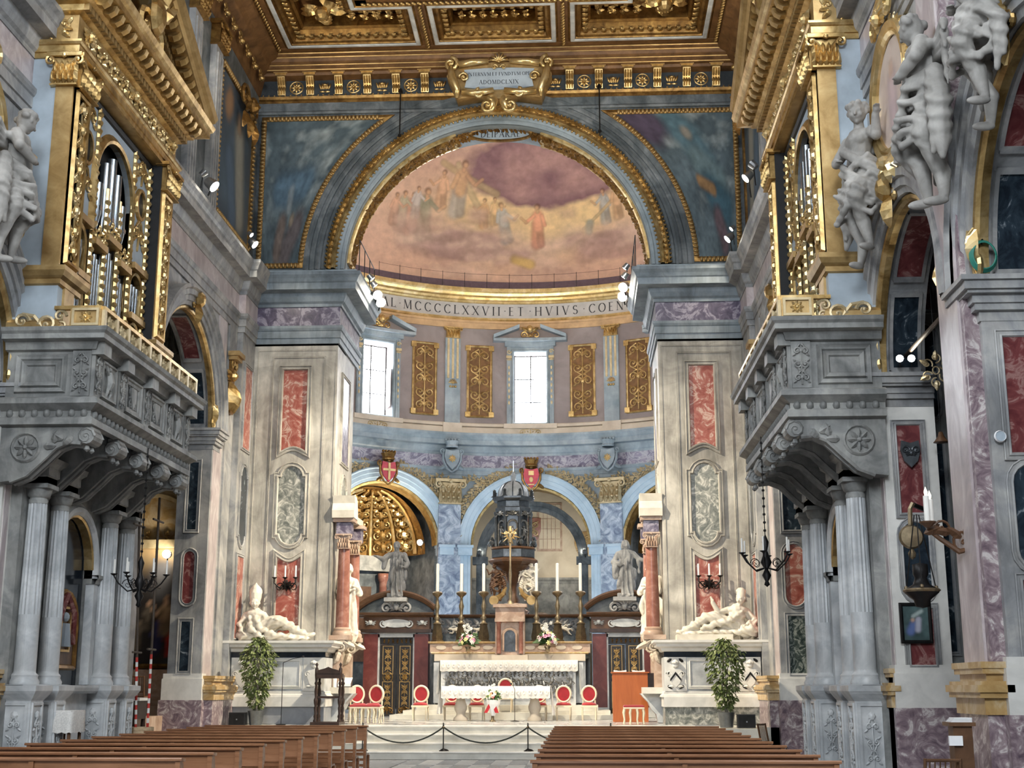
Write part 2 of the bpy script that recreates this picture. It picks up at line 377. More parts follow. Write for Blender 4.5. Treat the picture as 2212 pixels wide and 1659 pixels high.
# ---------------------------------------------------------------- ornaments (flat: x right, y up, z out)
def spiral(mb, cx, cy, r, a0, turns, sg, t, z=.02, n=16, k=5):
    pts = []; rr = []
    for i in range(n + 1):
        f = i / n; q = r * (1 - f) ** .8 + r * .06; a = a0 + sg * turns * 2 * pi * f
        pts.append((cx + q * cos(a), cy + q * sin(a), z + .3 * t * f)); rr.append(t * (1 - .45 * f))
    mb.tube(pts, rr, k); mb.ball((cx, cy, z), t * 1.1, 6, 4)
def leafb(mb, x, y, L, a, w=.35, z=.015):
    """one acanthus leaf: raised along its rib, tip curled"""
    m = Matrix.Translation((x, y, z)) @ Matrix.Rotation(a, 4, 'Z'); old = mb.M; mb.M = (old @ m) if old is not None else m
    vs = []; fs = []
    for i in range(5):
        f = i / 4; ww = w * L * sin(pi * (f * .85 + .12)) * (1 if i % 2 else .8); zz = .24 * L * sin(pi * f)
        vs += [(f * L, -ww, 0), (f * L, 0, zz + .06 * L), (f * L, ww, 0)]
    for i in range(4):
        a_ = i * 3; fs += [(a_, a_ + 3, a_ + 4, a_ + 1), (a_ + 1, a_ + 4, a_ + 5, a_ + 2)]
    mb.add(vs, fs); mb.M = old
def scroll_field(mb, w, h, rows, t=None, seed=1, leaves=True, mask=False):
    """symmetrical candelabra of scrolls filling a w x h field centred on 0"""
    q = random.Random(seed); t = t or w * .045; rh = h / rows
    mb.tube([(0, -h / 2, .01), (0, 0, .03), (0, h / 2, .01)], t * .8, 5)
    for i in range(rows):
        y = -h / 2 + rh * (i + .5); r = min(w * .22, rh * .42)
        for s in (-1, 1):
            up = 1 if i % 2 else -1
            spiral(mb, s * w * .25, y, r, (pi if s > 0 else 0), 1.35, s * up, t)
            mb.tube([(s * w * .05, y - up * rh * .5, .02), (s * w * .12, y - up * rh * .45, .03), (s * w * .25, y - up * r, .02)], [t, t, t * .7], 5)
            if leaves:
                leafb(mb, s * w * .32, y + up * rh * .2, rh * .32, (.6 if s > 0 else pi - .6) * up, .3)
                leafb(mb, s * w * .06, y, rh * .36, (pi / 2 - s * .7), .28)
        if mask and i == rows // 2: mb.ball((0, y, .02), (w * .11, w * .14, w * .08), 8, 5)
        elif leaves: mb.ball((0, y, .02), (t * 1.6, t * 1.6, t * 1.4), 7, 4)
    return mb
def rosette(mb, r, n=8, z=.01):
    for k in range(n):
        a = 2 * pi * k / n; leafb(mb, r * .15 * cos(a), r * .15 * sin(a), r * .85, a, .3, z)
    mb.ball((0, 0, z + r * .08), (r * .22, r * .22, r * .2), 8, 5); return mb
def foliage_run(mb, pl, path, width, step, w=0, seed=3, big=1.0):
    """dense carved foliage along a path of a plane"""
    q = random.Random(seed)
    for i, (u, v, a) in enumerate(along(path, step)):
        mb.M = pmat(pl, u, v, w, a)
        s = 1 if i % 2 else -1
        spiral(mb, 0, s * width * .18, width * .24 * big, -s * pi / 2, 1.1, s, width * .06, .02, 10, 4)
        leafb(mb, -width * .1, -s * width * .1, width * .5 * big, -s * (.9 + q.uniform(-.3, .3)), .32)
        leafb(mb, width * .1, s * width * .2, width * .36 * big, s * (1.2 + q.uniform(-.4, .4)), .35)
        leafb(mb, 0, 0, width * .4, q.uniform(-.4, .4), .3, .03)
        mb.ball((q.uniform(-.1, .1) * width, q.uniform(-.3, .3) * width, width * .08), width * .11, 6, 4)
    mb.M = None
    return mb
def mesh_of(fn, name, mat, smooth=True):
    mb = MB(); fn(mb); me = mb.data(name, smooth); me.materials.append(M[mat]); return me
def volute_cap(mb, w, h, d):
    """Corinthian-like capital seen from the front: bell, two leaf tiers, volutes, abacus"""
    n = 9
    for tier, (y0, L) in enumerate(((0, h * .5), (h * .28, h * .48))):
        for k in range(-2, 3):
            leafb(mb, k * w * .19 + (w * .09 if tier else 0) * (0 if k == 2 and tier else 1), y0, L, pi / 2, .22, d * .75)
    for s in (-1, 1):
        spiral(mb, s * w * .47, h * .76, h * .15, pi / 2, 1.3, -s, h * .05, d * .85)
        mb.tube([(s * w * .1, h * .3, d * .7), (s * w * .2, h * .62, d * .8), (s * w * .47, h * .9, d * .85)], h * .045, 5)
    mb.ball((0, h * .9, d * .95), (h * .09, h * .09, h * .07), 7, 4)
    vs = []
    mb.box(-w * .42, w * .42, 0, h * .86, 0, d * .7)
    mb.box(-w * .6, w * .6, h * .88, h, 0, d)
    mb.box(-w * .46, w * .46, -h * .05, 0, 0, d * .85)
def shell(mb, r):
    for k in range(7):
        a = pi * (k + .5) / 7; mb.tube([(0, 0, .02), (r * .5 * cos(a), r * .5 * sin(a), r * .25), (r * cos(a), r * sin(a), r * .08)], [r * .05, r * .11, r * .13], 5)
    mb.ball((0, 0, .03), r * .16, 7, 4)
def cherub(mb, r):
    mb.ball((0, 0, r * .4), (r * .55, r * .65, r * .55), 9, 6)
    for s in (-1, 1):
        mb.ball((s * r * .22, r * .12, r * .88), r * .09, 5, 3)
        for k in range(3): leafb(mb, s * r * .3, -r * .15 - k * r * .12, r * (1.5 - .25 * k), (0 if s > 0 else pi) + s * (.45 - k * .38), .2)
        for k in range(3): mb.ball((s * r * (.2 + .12 * k), r * (.55 - .1 * k), r * .5), r * .2, 6, 4)
    mb.ball((0, -.02, r * .98), r * .08, 5, 3)
# ---------------------------------------------------------------- painted surfaces
def vnoise(p, seed=0, octs=4):
    """cheap value noise on an (n,2) or (n,3) array -> 0..1"""
    rng = np.random.RandomState(seed); out = np.zeros(len(p)); amp = .5
    tab = rng.rand(4096)
    q = np.array(p, float)
    if q.shape[1] == 2: q = np.c_[q, np.zeros(len(q))]
    for o in range(octs):
        i = np.floor(q).astype(int); f = q - i; f = f * f * (3 - 2 * f); s = 0
        for dx in (0, 1):
            for dy in (0, 1):
                for dz in (0, 1):
                    h = ((i[:, 0] + dx) * 73856093 ^ (i[:, 1] + dy) * 19349663 ^ (i[:, 2] + dz) * 83492791) % 4096
                    s = s + tab[h] * np.where(dx, f[:, 0], 1 - f[:, 0]) * np.where(dy, f[:, 1], 1 - f[:, 1]) * np.where(dz, f[:, 2], 1 - f[:, 2])
        out += amp * s; amp *= .5; q = q * 2.03 + 17.3
    return out / (1 - .5 ** octs)
def lerp(a, b, t): return a + (np.array(b) - a) * t[:, None]
def stroke(col, uv, p, q, r, c, soft=.35, a=1.0, r2=None):
    """a soft capsule brush stroke from p to q"""
    p, q = np.array(p, float), np.array(q, float); d = q - p; L = (d @ d) or 1e-9
    t = np.clip(((uv - p) @ d) / L, 0, 1); rr = r + ((r2 if r2 is not None else r) - r) * t
    dist = np.hypot(*(uv - p - t[:, None] * d).T) / rr
    k = np.clip((1 + soft - dist) / (2 * soft), 0, 1) * a
    sh = np.clip(1 - .35 * np.clip(dist, 0, 1) ** 2, 0, 1)
    return col + (np.array(c) * sh[:, None] - col) * k[:, None]
def paint_figure(col, uv, x, y, h, cloth, skin=(.72, .45, .3), lean=0., arm=1, cloth2=None, hair=(.22, .11, .06)):
    """a painted person about h tall standing at (x, y)"""
    c2 = cloth2 or tuple(min(1, v * 1.35) for v in cloth)
    L = lambda f, dx=0: (x + lean * f * h + dx * h, y + f * h)
    col = stroke(col, uv, L(0, -.05), L(.5, -.03), .13 * h, cloth, r2=.12 * h)
    col = stroke(col, uv, L(0, .07), L(.45, .04), .09 * h, tuple(v * .7 for v in cloth))
    col = stroke(col, uv, L(.42), L(.72), .12 * h, c2, r2=.13 * h)
    col = stroke(col, uv, L(.7, .1 * arm), L(.55, .28 * arm), .045 * h, c2)
    col = stroke(col, uv, L(.55, .28 * arm), L(.66, .40 * arm), .035 * h, skin)
    col = stroke(col, uv, L(.7, -.1 * arm), L(.48, -.16 * arm), .05 * h, c2)
    col = stroke(col, uv, L(.80), L(.84), .04 * h, skin)
    col = stroke(col, uv, L(.93), L(.935), .07 * h, hair)
    col = stroke(col, uv, L(.90, .02 * arm), L(.905, .02 * arm), .052 * h, skin)
    return col
def painted_grid(name, P, nu, nv, paint, mat, parent=None, aspect=1.0):
    """grid surface P(s,t) with s,t in 0..1 and per-vertex paint(uv array scaled by aspect) -> rgb"""
    s, t = np.meshgrid(np.linspace(0, 1, nu), np.linspace(0, 1, nv)); s, t = s.ravel(), t.ravel()
    vs = [P(a, b) for a, b in zip(s, t)]
    fs = [(j * nu + i, j * nu + i + 1, (j + 1) * nu + i + 1, (j + 1) * nu + i) for j in range(nv - 1) for i in range(nu - 1)]
    me = bpy.data.meshes.new(name); me.from_pydata(vs, [], fs); me.update()
    c = np.clip(paint(np.c_[s * aspect, t]), 0, 1)
    at = me.color_attributes.new('paint', 'FLOAT_COLOR', 'POINT'); at.data.foreach_set('color', np.c_[c, np.ones(len(c))].astype(np.float32).ravel())
    me.polygons.foreach_set('use_smooth', [True] * len(me.polygons))
    me.materials.append(M[mat]); o = bpy.data.objects.new(name, me); COL.objects.link(o)
    if parent is not None: o.parent = parent
    return o
# ---------------------------------------------------------------- serif capitals drawn as strokes
GLYPH = {  # thick strokes, thin strokes, serifs (x, y) in a 1-high box; arcs as point lists
    'I': (.30, [((.15, 0), (.15, 1), 1)]), 'L': (.62, [((.14, 0), (.14, 1), 1), ((.14, .03), (.56, .03), 0), ((.55, 0), (.55, .2), 0)]),
    'A': (.80, [((.08, 0), (.40, 1), 0), ((.40, 1), (.72, 0), 1), ((.2, .36), (.6, .36), 0)]),
    'M': (1.0, [((.12, 0), (.16, 1), 0), ((.16, 1), (.5, .05), 1), ((.5, .05), (.84, 1), 0), ((.84, 1), (.88, 0), 1)]),
    'V': (.80, [((.08, 1), (.40, 0), 1), ((.40, 0), (.72, 1), 0)]), 'X': (.80, [((.08, 1), (.70, 0), 1), ((.70, 1), (.08, 0), 0)]),
    'E': (.60, [((.14, 0), (.14, 1), 1), ((.14, .03), (.54, .03), 0), ((.14, .97), (.52, .97), 0), ((.14, .52), (.44, .52), 0)]),
    'T': (.70, [((.35, 0), (.35, 1), 1), ((.05, .97), (.65, .97), 0)]), 'H': (.82, [((.14, 0), (.14, 1), 1), ((.68, 0), (.68, 1), 1), ((.14, .52), (.68, .52), 0)]),
    'N': (.86, [((.14, 0), (.14, 1), 0), ((.14, 1), (.72, 0), 1), ((.72, 0), (.72, 1), 0)]),
    'P': (.62, [((.14, 0), (.14, 1), 1)]), 'R': (.70, [((.14, 0), (.14, 1), 1), ((.34, .48), (.64, 0), 1)]), 'D': (.80, [((.14, 0), (.14, 1), 1)]),
    'C': (.80, []), 'O': (.88, []), 'S': (.58, []), 'F': (.58, [((.14, 0), (.14, 1), 1), ((.14, .97), (.52, .97), 0), ((.14, .52), (.42, .52), 0)]),
    'U': (.8, [((.14, .3), (.14, 1), 1), ((.66, .3), (.66, 1), 0)])}
CURVE = {'C': [arc(.45, .5, .36, .7, 2 * pi - .7, 14, .48)], 'O': [arc(.44, .5, .36, 0, 2 * pi, 18, .48)],
         'S': [arc(.29, .73, .2, .5, 1.45 * pi, 9, .24) + arc(.29, .27, .23, .45 * pi, -pi + .5, 9, .25)],
         'P': [arc(.2, .74, .32, pi / 2, -pi / 2, 8, .24)], 'R': [arc(.2, .74, .32, pi / 2, -pi / 2, 8, .24)], 'D': [arc(.2, .5, .5, pi / 2, -pi / 2, 10, .48)], 'U': [arc(.4, .3, .26, pi, 2 * pi, 8, .28)]}
def letter(mb, pl, ch, u, v, h, w, t=.13, th=.05, step=.5):
    wd, st = GLYPH[ch]
    def quad(a, b, q):
        dx, dy = b[0] - a[0], b[1] - a[1]; L = math.hypot(dx, dy); nx, ny = -dy / L * q / 2, dx / L * q / 2
        mb.add([pl.P(u + (x + e * nx) * h, v + (y + e * ny) * h, w) for (x, y), e in ((a, -1), (b, -1), (b, 1), (a, 1))], [(0, 1, 2, 3)])
    for a, b, k in st:
        quad(a, b, t if k else th)
        if abs(a[0] - b[0]) < abs(a[1] - b[1]):
            for x, y in (a, b):
                if y < .02 or y > .98: quad((x - t, abs(y - .02)), (x + t, abs(y - .02)), .04)
    for pts in CURVE.get(ch, []):
        n = len(pts) - 1
        for i in range(n):
            a, b = pts[i], pts[i + 1]; dx, dy = b[0] - a[0], b[1] - a[1]
            quad(a, b, th + (t - th) * abs(dy) / (math.hypot(dx, dy) + 1e-9))
    return wd * h
def textw(s, h, sp=.12): return sum((.35 if c == ' ' else .3 if c == '.' else GLYPH[c][0] + sp) * h for c in s)
def write(pl, s, u, v, h, w, name, mat, parent, sp=.12, center=True):
    if center: u -= textw(s, h, sp) / 2
    out = []
    for c in s:
        mb = MB()
        if c == ' ': u += .35 * h; continue
        if c == '.':
            mb.add([pl.P(u + x * h, v + y * h, w) for x, y in ((.1, .48), (.2, .48), (.2, .58), (.1, .58))], [(0, 1, 2, 3)]); u += .3 * h
        else: u += letter(mb, pl, c, u, v, h, w) + sp * h
        out.append(mb.build(name, mat, parent))
    return out
# ================================================================ the setting
AR = 4.29; WX = 6.93; PY = 35.2; PI_ = 4.41; DZ = .755; AZ = 13.1
RC = Cyl(11.5, 48.5)
NAVE0 = -8.0
# ---- nave floor: striped marble slabs in the aisle, plain slab under the pews
floor = struct('floor', MB().box(-13, 13, NAVE0, 33, -.3, -.012), 'floor_grey')
slab = {}
for mt in ('floor_white', 'floor_grey'):
    slab[mt] = mesh_of(lambda mb: mb.prism(GROUND, rect(.004, .996, .004, .996), -.01, 0), 'floor_slab', mt, False)
for i, x0 in enumerate(np.arange(-1.8, 1.79, .4)):
    for j in range(14):
        mt = 'floor_white' if (i + (j // 3)) % 2 else 'floor_grey'
        inst(slab[mt], 'floor_slab', floor, (x0, 18 + j * 1.0, 0), scale=(.4, 1.0, 1))
for s in (-1, 1):
    for j in range(8): inst(slab['floor_grey' if j % 2 else 'floor_white'], 'floor_slab', floor, (1.85 if s > 0 else -6.7, 0 + j * 4.0, 0), scale=(4.85, 3.98, 1))
# ---- steps and dais
dais = struct('floor_dais', MB().prism(GROUND, [(-8, 37.9), (-8, 32.2), (-4.6, 32.2), (-4.6, 33.2), (4.6, 33.2), (4.6, 31.0), (6.4, 31.0), (6.4, 32.2), (8, 32.2), (8, 37.9), (8, 49), (-8, 49)], 0, DZ - .012), 'step_stone')
for k in range(3):
    z1 = DZ - .19 * (k + 1); y0 = 33.2 - .34 * (k + 1)
    st = MB().box(-4.6, 4.58, y0, 33.25 - .34 * k, 0, z1 - .05).build('step', 'step_stone', dais)
    MB().mould(GROUND, [(-4.6, y0), (4.58, y0)], [(-.36, z1 - .05), (.0, z1 - .05), (.02, z1 - .045), (.03, z1 - .025), (.02, z1 - .003), (0, z1), (-.36, z1)]).build('step_nosing', 'white_marble', st)
MB().mould(GROUND, [(-4.6, 33.2), (4.58, 33.2)], [(-.3, DZ - .06), (0, DZ - .06), (.03, DZ - .03), (.02, DZ), (-.3, DZ)]).build('step_nosing', 'white_marble', dais)
for i in range(-9, 9):
    for j in range(9):
        inst(slab['floor_white' if (i + j) % 2 else 'floor_grey'], 'floor_slab', dais, (i * .62, 33.22 + j * .95, DZ - .002), scale=(.62, .95, 1))
# ---- triumphal arch wall with its two piers
wall_back = struct('wall_back', MB().prism(Flat((0, PY, 0), (1, 0, 0), (0, 0, 1), (0, 1, 0)),
    [(-8.5, 10.9), (-PI_, 10.9), (-PI_, 12.9), (-AR, 12.9), (-AR, AZ)] + arc(0, AZ, AR, pi, 0, 40)[1:-1] + [(AR, AZ), (AR, 12.9), (PI_, 12.9), (PI_, 10.9), (8.5, 10.9), (8.5, 20.3), (-8.5, 20.3)], 0, 1.25), 'dark_stone')
for s in (-1, 1):
    a_, b_ = sorted((s * 5.4, s * 9.3)); MB().box(a_, b_, 36.4, 38.7, 10.9, 20.4).build('wall_return', 'dark_stone', wall_back)
    a_, b_ = sorted((s * 8.9, s * 9.3)); MB().box(a_, b_, 38.6, 42, .5, 20.4).build('wall_return', 'dark_stone', wall_back)
FB = Flat((0, PY, 0), (1, 0, 0), (0, 0, 1), (0, -1, 0))          # front of the arch wall
for s in (-1, 1):
    pr = struct('pier_' + ('left' if s < 0 else 'right'), MB().prism(GROUND, [(s * PI_, PY), (s * 8.5, PY), (s * 8.5, 38.6), (s * 5.2, 38.6), (s * PI_, 37.9)][::s], DZ - .1, 10.95), 'pier_stone')
    uc = s * 5.56
    F = lambda pts: [(uc + a, b) for a, b in pts]
    # shallow border panels
    MB().mould(FB, F([(.78, 2.8), (.78, 10.55), (-.62, 10.55), (-.62, 2.8)]), frameprof(.05, .03)).build('border_moulding', 'pier_stone', pr)
    MB().mould(FB, F([(-1.05, 2.8), (-1.05, 10.75), (1.1, 10.75), (1.1, 2.8)])[::-1], frameprof(.04, .02)).build('border_moulding', 'pier_stone', pr)
    top = [(-.33, 7.95)] + [(x, 7.95 + .12 * cos(x / .33 * pi / 2)) for x in (-.2, -.1, 0, .1, .2)] + [(.33, 7.95), (.33, 10.2), (-.33, 10.2)]
    panel(pr, FB, F(top), 'red_marble', 'pier_stone', .13, .09)
    panel(pr, FB, F(keyhole(0, 5.4, 7.5, .36)), 'oval_marble', 'pier_stone', .13, .09)
    low = [(-.31, 3.0), (.31, 3.0), (.31, 5.05)] + [(x, 5.05 - .14 * cos(x / .31 * pi / 2)) for x in (.2, .1, 0, -.1, -.2)] + [(-.31, 5.05)]
    panel(pr, FB, F(low), 'red_marble', 'pier_stone', .12, .08)
    # inner face of the pier, seen edge on
    FI = Flat((s * PI_, 0, 0), (0, 1, 0), (0, 0, 1), (-s, 0, 0))
    I = lambda p: p if s > 0 else p
    for out, mt in ((rect(36.0, 37.1, 7.8, 10.2), 'purple_marble'), (keyhole(36.55, 5.6, 7.4, .4), 'oval_marble')):
        o = out if s < 0 else out[::-1]
        MB().prism(FI, out, -.05, .02).build('marble_panel', mt, pr)
        MB().mould(FI, o if s < 0 else out, frameprof(.1 if s < 0 else .1, .05), closed=True).build('moulding', 'pier_stone', pr)
    # entablature wraps front and inner face
    path = [(s * PI_, 38.4), (s * PI_, PY), (s * 8.0, PY)]
    if s < 0: path = [(-8.0, PY), (-PI_, PY), (-PI_, 38.4)]
    if s > 0: path = [(PI_, 38.4), (PI_, PY), (8.0, PY)]
    path = path[::-1] if s > 0 else path
    # right of travel must face the nave: left pier travels -x -> +x -> +y (right = -y, +x); right pier the reverse, negated offsets
    g = 1 if s < 0 else -1
    MB().mould(GROUND, path, [(g * a, b) for a, b in archit(.5, .13, 10.95)]).build('architrave', 'entab_stone', pr)
    MB().mould(GROUND, path, [(g * a, b) for a, b in ((0, 11.45), (.04, 11.45), (.04, 12.0), (0, 12.0))]).build('frieze', 'purple_marble', pr)
    MB().mould(GROUND, path, [(g * a, b) for a, b in cornice(.85, .68, 12.0)]).build('cornice', 'entab_stone', pr)
    MB().mould(GROUND, path, [(g * a, b) for a, b in ((.55, 12.85), (.55, 12.93), (-.3, 12.93))]).build('ledge', 'rot_stone', pr)
    for y0, z in ((DZ, 2.75),):
        pass
# ---- archivolts of the great arch
def ring(pl, r0, r1, h, name, mat, parent, a0=0, a1=pi, vc=AZ, n=44, prof=None, z0=0):
    p = [(a, z0 + b) for a, b in (prof or frameprof(r1 - r0, h))]
    return MB().mould(pl, arc(0, vc, r0, a0, a1, n), p).build(name, mat, parent)
ring(FB, 4.29, 4.54, .08, 'archivolt_fillet', 'rot_stone', wall_back)
ring(FB, 4.54, 4.80, .22, 'archivolt', 'gold', wall_back)
mb = MB(); foliage_run(mb, FB, arc(0, AZ, 4.68, 0, pi, 60), .2, .17, .1, 5); mb.build('archivolt_carving', 'gold', wall_back)
ring(FB, 4.84, 5.12, .10, 'archivolt_band', 'dark_stone', wall_back)
ring(FB, 5.16, 5.48, .06, 'archivolt_band', 'dark_stone', wall_back)
bead = mesh_of(lambda mb: mb.ball((0, 0, .02), (.035, .055, .05), 7, 5), 'bead', 'gold')
egg = mesh_of(lambda mb: (mb.ball((0, 0, .03), (.05, .085, .06), 8, 5)), 'egg', 'gold_flat')
for i, (u, v, a) in enumerate(along(arc(0, AZ, 4.825, 0, pi, 60), .12)): place(bead, 'bead', wall_back, FB, u, v, .06, a)
for i, (u, v, a) in enumerate(along(arc(0, AZ, 4.52, 0, pi, 60), .13)): place(bead, 'bead', wall_back, FB, u, v, .06, a, .8)
# soffit of the great arch with carved gold panels
class Soffit:
    def P(s, u, v, w=0):      # u angle, v depth, w towards the axis
        r = AR - w; return (r * cos(u), PY + v, AZ + r * sin(u))
SO = Soffit()
sof = MB()
for k in range(40):
    a, b = pi * k / 40, pi * (k + 1) / 40
    sof.add([SO.P(a, 0, .01), SO.P(b, 0, .01), SO.P(b, 1.25, .01), SO.P(a, 1.25, .01)], [(0, 1, 2, 3)])
sof.build('arch_soffit', 'rot_stone', wall_back)
for a0, a1 in ((.06, 1.28), (pi - 1.28, pi - .06)):
    fr = [(a0 + (a1 - a0) * k / 14, .18) for k in range(15)] + [(a0 + (a1 - a0) * k / 14, 1.1) for k in range(14, -1, -1)]
    mb = MB(); mb.rings([[SO.P(u, v0, .0), SO.P(u, v0, .08), SO.P(u, v0 + .1, .1), SO.P(u, v0 + .18, .03)] for u, v0 in fr[:15]], closed=False)
    mb.rings([[SO.P(u, v0, .0), SO.P(u, v0, .08), SO.P(u, v0 - .1, .1), SO.P(u, v0 - .18, .03)] for u, v0 in fr[15:]], closed=False)
    for ua in (a0, a1): mb.rings([[SO.P(ua + d, v, w) for d, w in ((0, 0), (0, .09), (.025 * (1 if ua == a0 else -1), .1), (.04 * (1 if ua == a0 else -1), .02))] for v in (.18, .6, 1.1)], closed=False)
    so = mb.build('soffit_frame', 'gold', wall_back)
    mb = MB(); q = random.Random(4)
    for k in range(34):
        u = a0 + (a1 - a0) * (k + .5) / 34
        for v in (.42, .65, .88):
            p = Vector(SO.P(u, v + q.uniform(-.06, .06), .04)); z = Vector((-cos(u), 0, -sin(u))); y = Vector((0, 1, 0)); x = y.cross(z)
            m = Matrix((x, y, z)).transposed().to_4x4(); m.translation = p; mb.M = m @ Matrix.Rotation(q.uniform(0, 6), 4, 'Z')
            leafb(mb, 0, 0, .24, 0, .4, .02); leafb(mb, 0, 0, .2, 2.2, .4, .03); spiral(mb, 0, -.05, .1, 0, 1.2, 1, .025, .02, 8, 4)
    mb.M = None; mb.build('soffit_carving', 'gold_old', so)
# ---- spandrel paintings with gilt bead frames
def spandrel(s):
    u0, u1, v0, v1 = 5.62, 6.68, 13.3, 17.6
    a_lo = math.asin((v0 - AZ) / 5.55); a_hi = math.acos(3.25 / 5.55)
    arcp = [(5.62 * cos(a), AZ + 5.62 * sin(a)) for a in np.linspace(math.asin(.2 / 5.62), math.asin((v1 - AZ) / 5.62), 18)]
    out = [(s * u, v) for u, v in arcp] + [(s * u1, v1), (s * u1, v0)]
    pts = out if s < 0 else out
    def P(a, b):
        v = v0 + (v1 - v0) * b; ui = math.sqrt(max(0, 5.62 ** 2 - (v - AZ) ** 2)); u = ui + (u1 - ui) * a
        return FB.P(s * u, v, .02)
    def paint(uv):
        n = vnoise(uv * [3, 5], 3 + s, 6); n2 = vnoise(uv * [8, 10], 8 + s, 6)
        c = lerp(np.tile((.03, .042, .05), (len(uv), 1)), (.15, .20, .22), n)
        c = lerp(c, (.34, .38, .37), np.clip(n2 * 3 - 1.5, 0, 1) * np.clip(uv[:, 1] * 1.5 - .2, 0, 1))
        if s > 0:
            c = stroke(c, uv, (.45, .9), (.6, .62), .16, (.10, .17, .20)); c = stroke(c, uv, (.5, .66), (.75, .5), .12, (.14, .2, .21))
            c = stroke(c, uv, (.5, .86), (.5, .86), .05, (.3, .27, .22)); c = stroke(c, uv, (.55, .45), (.8, .33), .14, (.045, .10, .13)); c = stroke(c, uv, (.4, .52), (.6, .46), .05, (.28, .16, .07))
            c = stroke(c, uv, (.6, .25), (.7, .1), .1, (.12, .08, .09)); c = stroke(c, uv, (.2, .95), (.1, .9), .14, (.08, .06, .09))
        else:
            c = stroke(c, uv, (.3, .55), (.7, .5), .13, (.10, .16, .21)); c = stroke(c, uv, (.5, .5), (.45, .38), .05, (.30, .33, .33), a=.6)
            c = stroke(c, uv, (.2, .25), (.4, .05), .13, (.12, .10, .10)); c = stroke(c, uv, (.55, .25), (.6, .08), .1, (.17, .13, .11)); c = stroke(c, uv, (.35, .3), (.35, .3), .05, (.24, .19, .14))
        return c * (.6 + .8 * vnoise(uv * [22, 26], 30, 4))[:, None]
    g = painted_grid('spandrel_painting', P, 60, 120, paint, 'oil_paint', wall_back)
    fr = MB().mould(FB, out, [(a, b) for a, b in (((0, 0), (0, .05), (.05, .06), (.14, .05), (.14, 0)) if s < 0 else ((0, 0), (0, .05), (-.05, .06), (-.14, .05), (-.14, 0)))], closed=True).build('spandrel_frame', 'gold_old', wall_back)
    for u, v, a in along(out, .115, True): place(egg, 'egg', fr, FB, u - (.07 * sin(a) * (-1 if s < 0 else 1)), v + .07 * cos(a) * (-1 if s < 0 else 1), .03, a)
    return fr
# orientation: outline runs up the arch then outward; the frame lies outside the painting
for s in (-1, 1): spandrel(s)
# ---- gilt frieze under the ceiling
MB().mould(GROUND, [(-7.2, PY), (7.2, PY)], [(0, 18.16), (.05, 18.16), (.05, 18.22), (.1, 18.26), (.12, 18.34), (0, 18.34)]).build('frieze_moulding', 'gold_old', wall_back)
MB().mould(GROUND, [(-7.2, PY), (7.2, PY)], [(0, 17.8), (.07, 17.8), (.1, 17.86), (.04, 17.92), (.04, 18.16), (0, 18.16)]).build('frieze_moulding', 'dark_stone', wall_back)
MB().box(-7.2, 7.2, PY - .03, PY + .1, 18.3, 19.0).build('frieze_field', 'frieze_dark', wall_back)
MB().mould(GROUND, [(-7.2, PY), (7.2, PY)], [(0, 18.86), (.3, 18.9), (.32, 18.98), (.42, 19.0), (.5, 19.06), (.5, 19.14), (.58, 19.2), (.62, 19.3), (.7, 19.34), (.7, 19.42), (0, 19.42)]).build('ceiling_cornice', 'ceiling_wood', wall_back)
for y_, z_ in ((.43, 19.02), (.52, 19.12), (.64, 19.3), (.70, 19.4)): MB().tube([(-7.2, PY - y_, z_), (7.2, PY - y_, z_)], .022, 5).build('cornice_bead', 'gold_flat', wall_back)
mb = MB(); foliage_run(mb, FB, [(-6.9, 18.37), (6.9, 18.37)], .11, .16, .05, 9); mb.build('frieze_carving', 'gold', wall_back)
def bracket(mb):
    mb.prism(Flat((0, 0, 0), (0, 0, 1), (0, 1, 0), (1, 0, 0)), [(0, -.3), (.06, -.3), (.1, -.18), (.09, -.08), (.14, .0), (.22, .1), (.26, .2), (0, .2)], -.11, .11)
    for x in (-.07, 0, .07):
        mb.tube([(x, -.28, .07), (x, -.15, .12), (x, -.06, .11)], .022, 4); mb.tube([(x, -.02, .13), (x, .08, .22), (x, .16, .27)], .022, 4)
    mb.box(-.16, .16, .2, .26, 0, .3); mb.box(-.2, .2, .26, .31, 0, .34)
br = mesh_of(bracket, 'frieze_bracket', 'gold', False)
ro = mesh_of(lambda mb: (rosette(mb, .17), mb.lathe([(.17, 0), (.19, .03), (.21, 0)], n=18)), 'frieze_rosette', 'gold')
vas = mesh_of(lambda mb: (mb.lathe([(0, 0), (.08, .01), (.11, .05), (.05, .09)], (0, 0, .02), 10, 'Y'), [leafb(mb, x, -.1 + .03, .2, pi / 2 - x * 4, .2) for x in (-.1, -.05, 0, .05, .1)], leafb(mb, 0, -.14, .16, 0, .25), leafb(mb, 0, -.14, .16, pi, .25)), 'frieze_ornament', 'gold')
nb = 15; sp_ = .835
for i in range(nb + 1):
    u = -6.27 + i * sp_
    if abs(u) > 1.4: place(br, 'frieze_bracket', wall_back, FB, u, 18.7, .03)
    uu = u + sp_ / 2
    if i < nb and abs(uu) > 1.45:
        place(ro if i % 2 == 0 else vas, 'frieze_rosette' if i % 2 == 0 else 'frieze_ornament', wall_back, FB, uu, 18.64, .04)
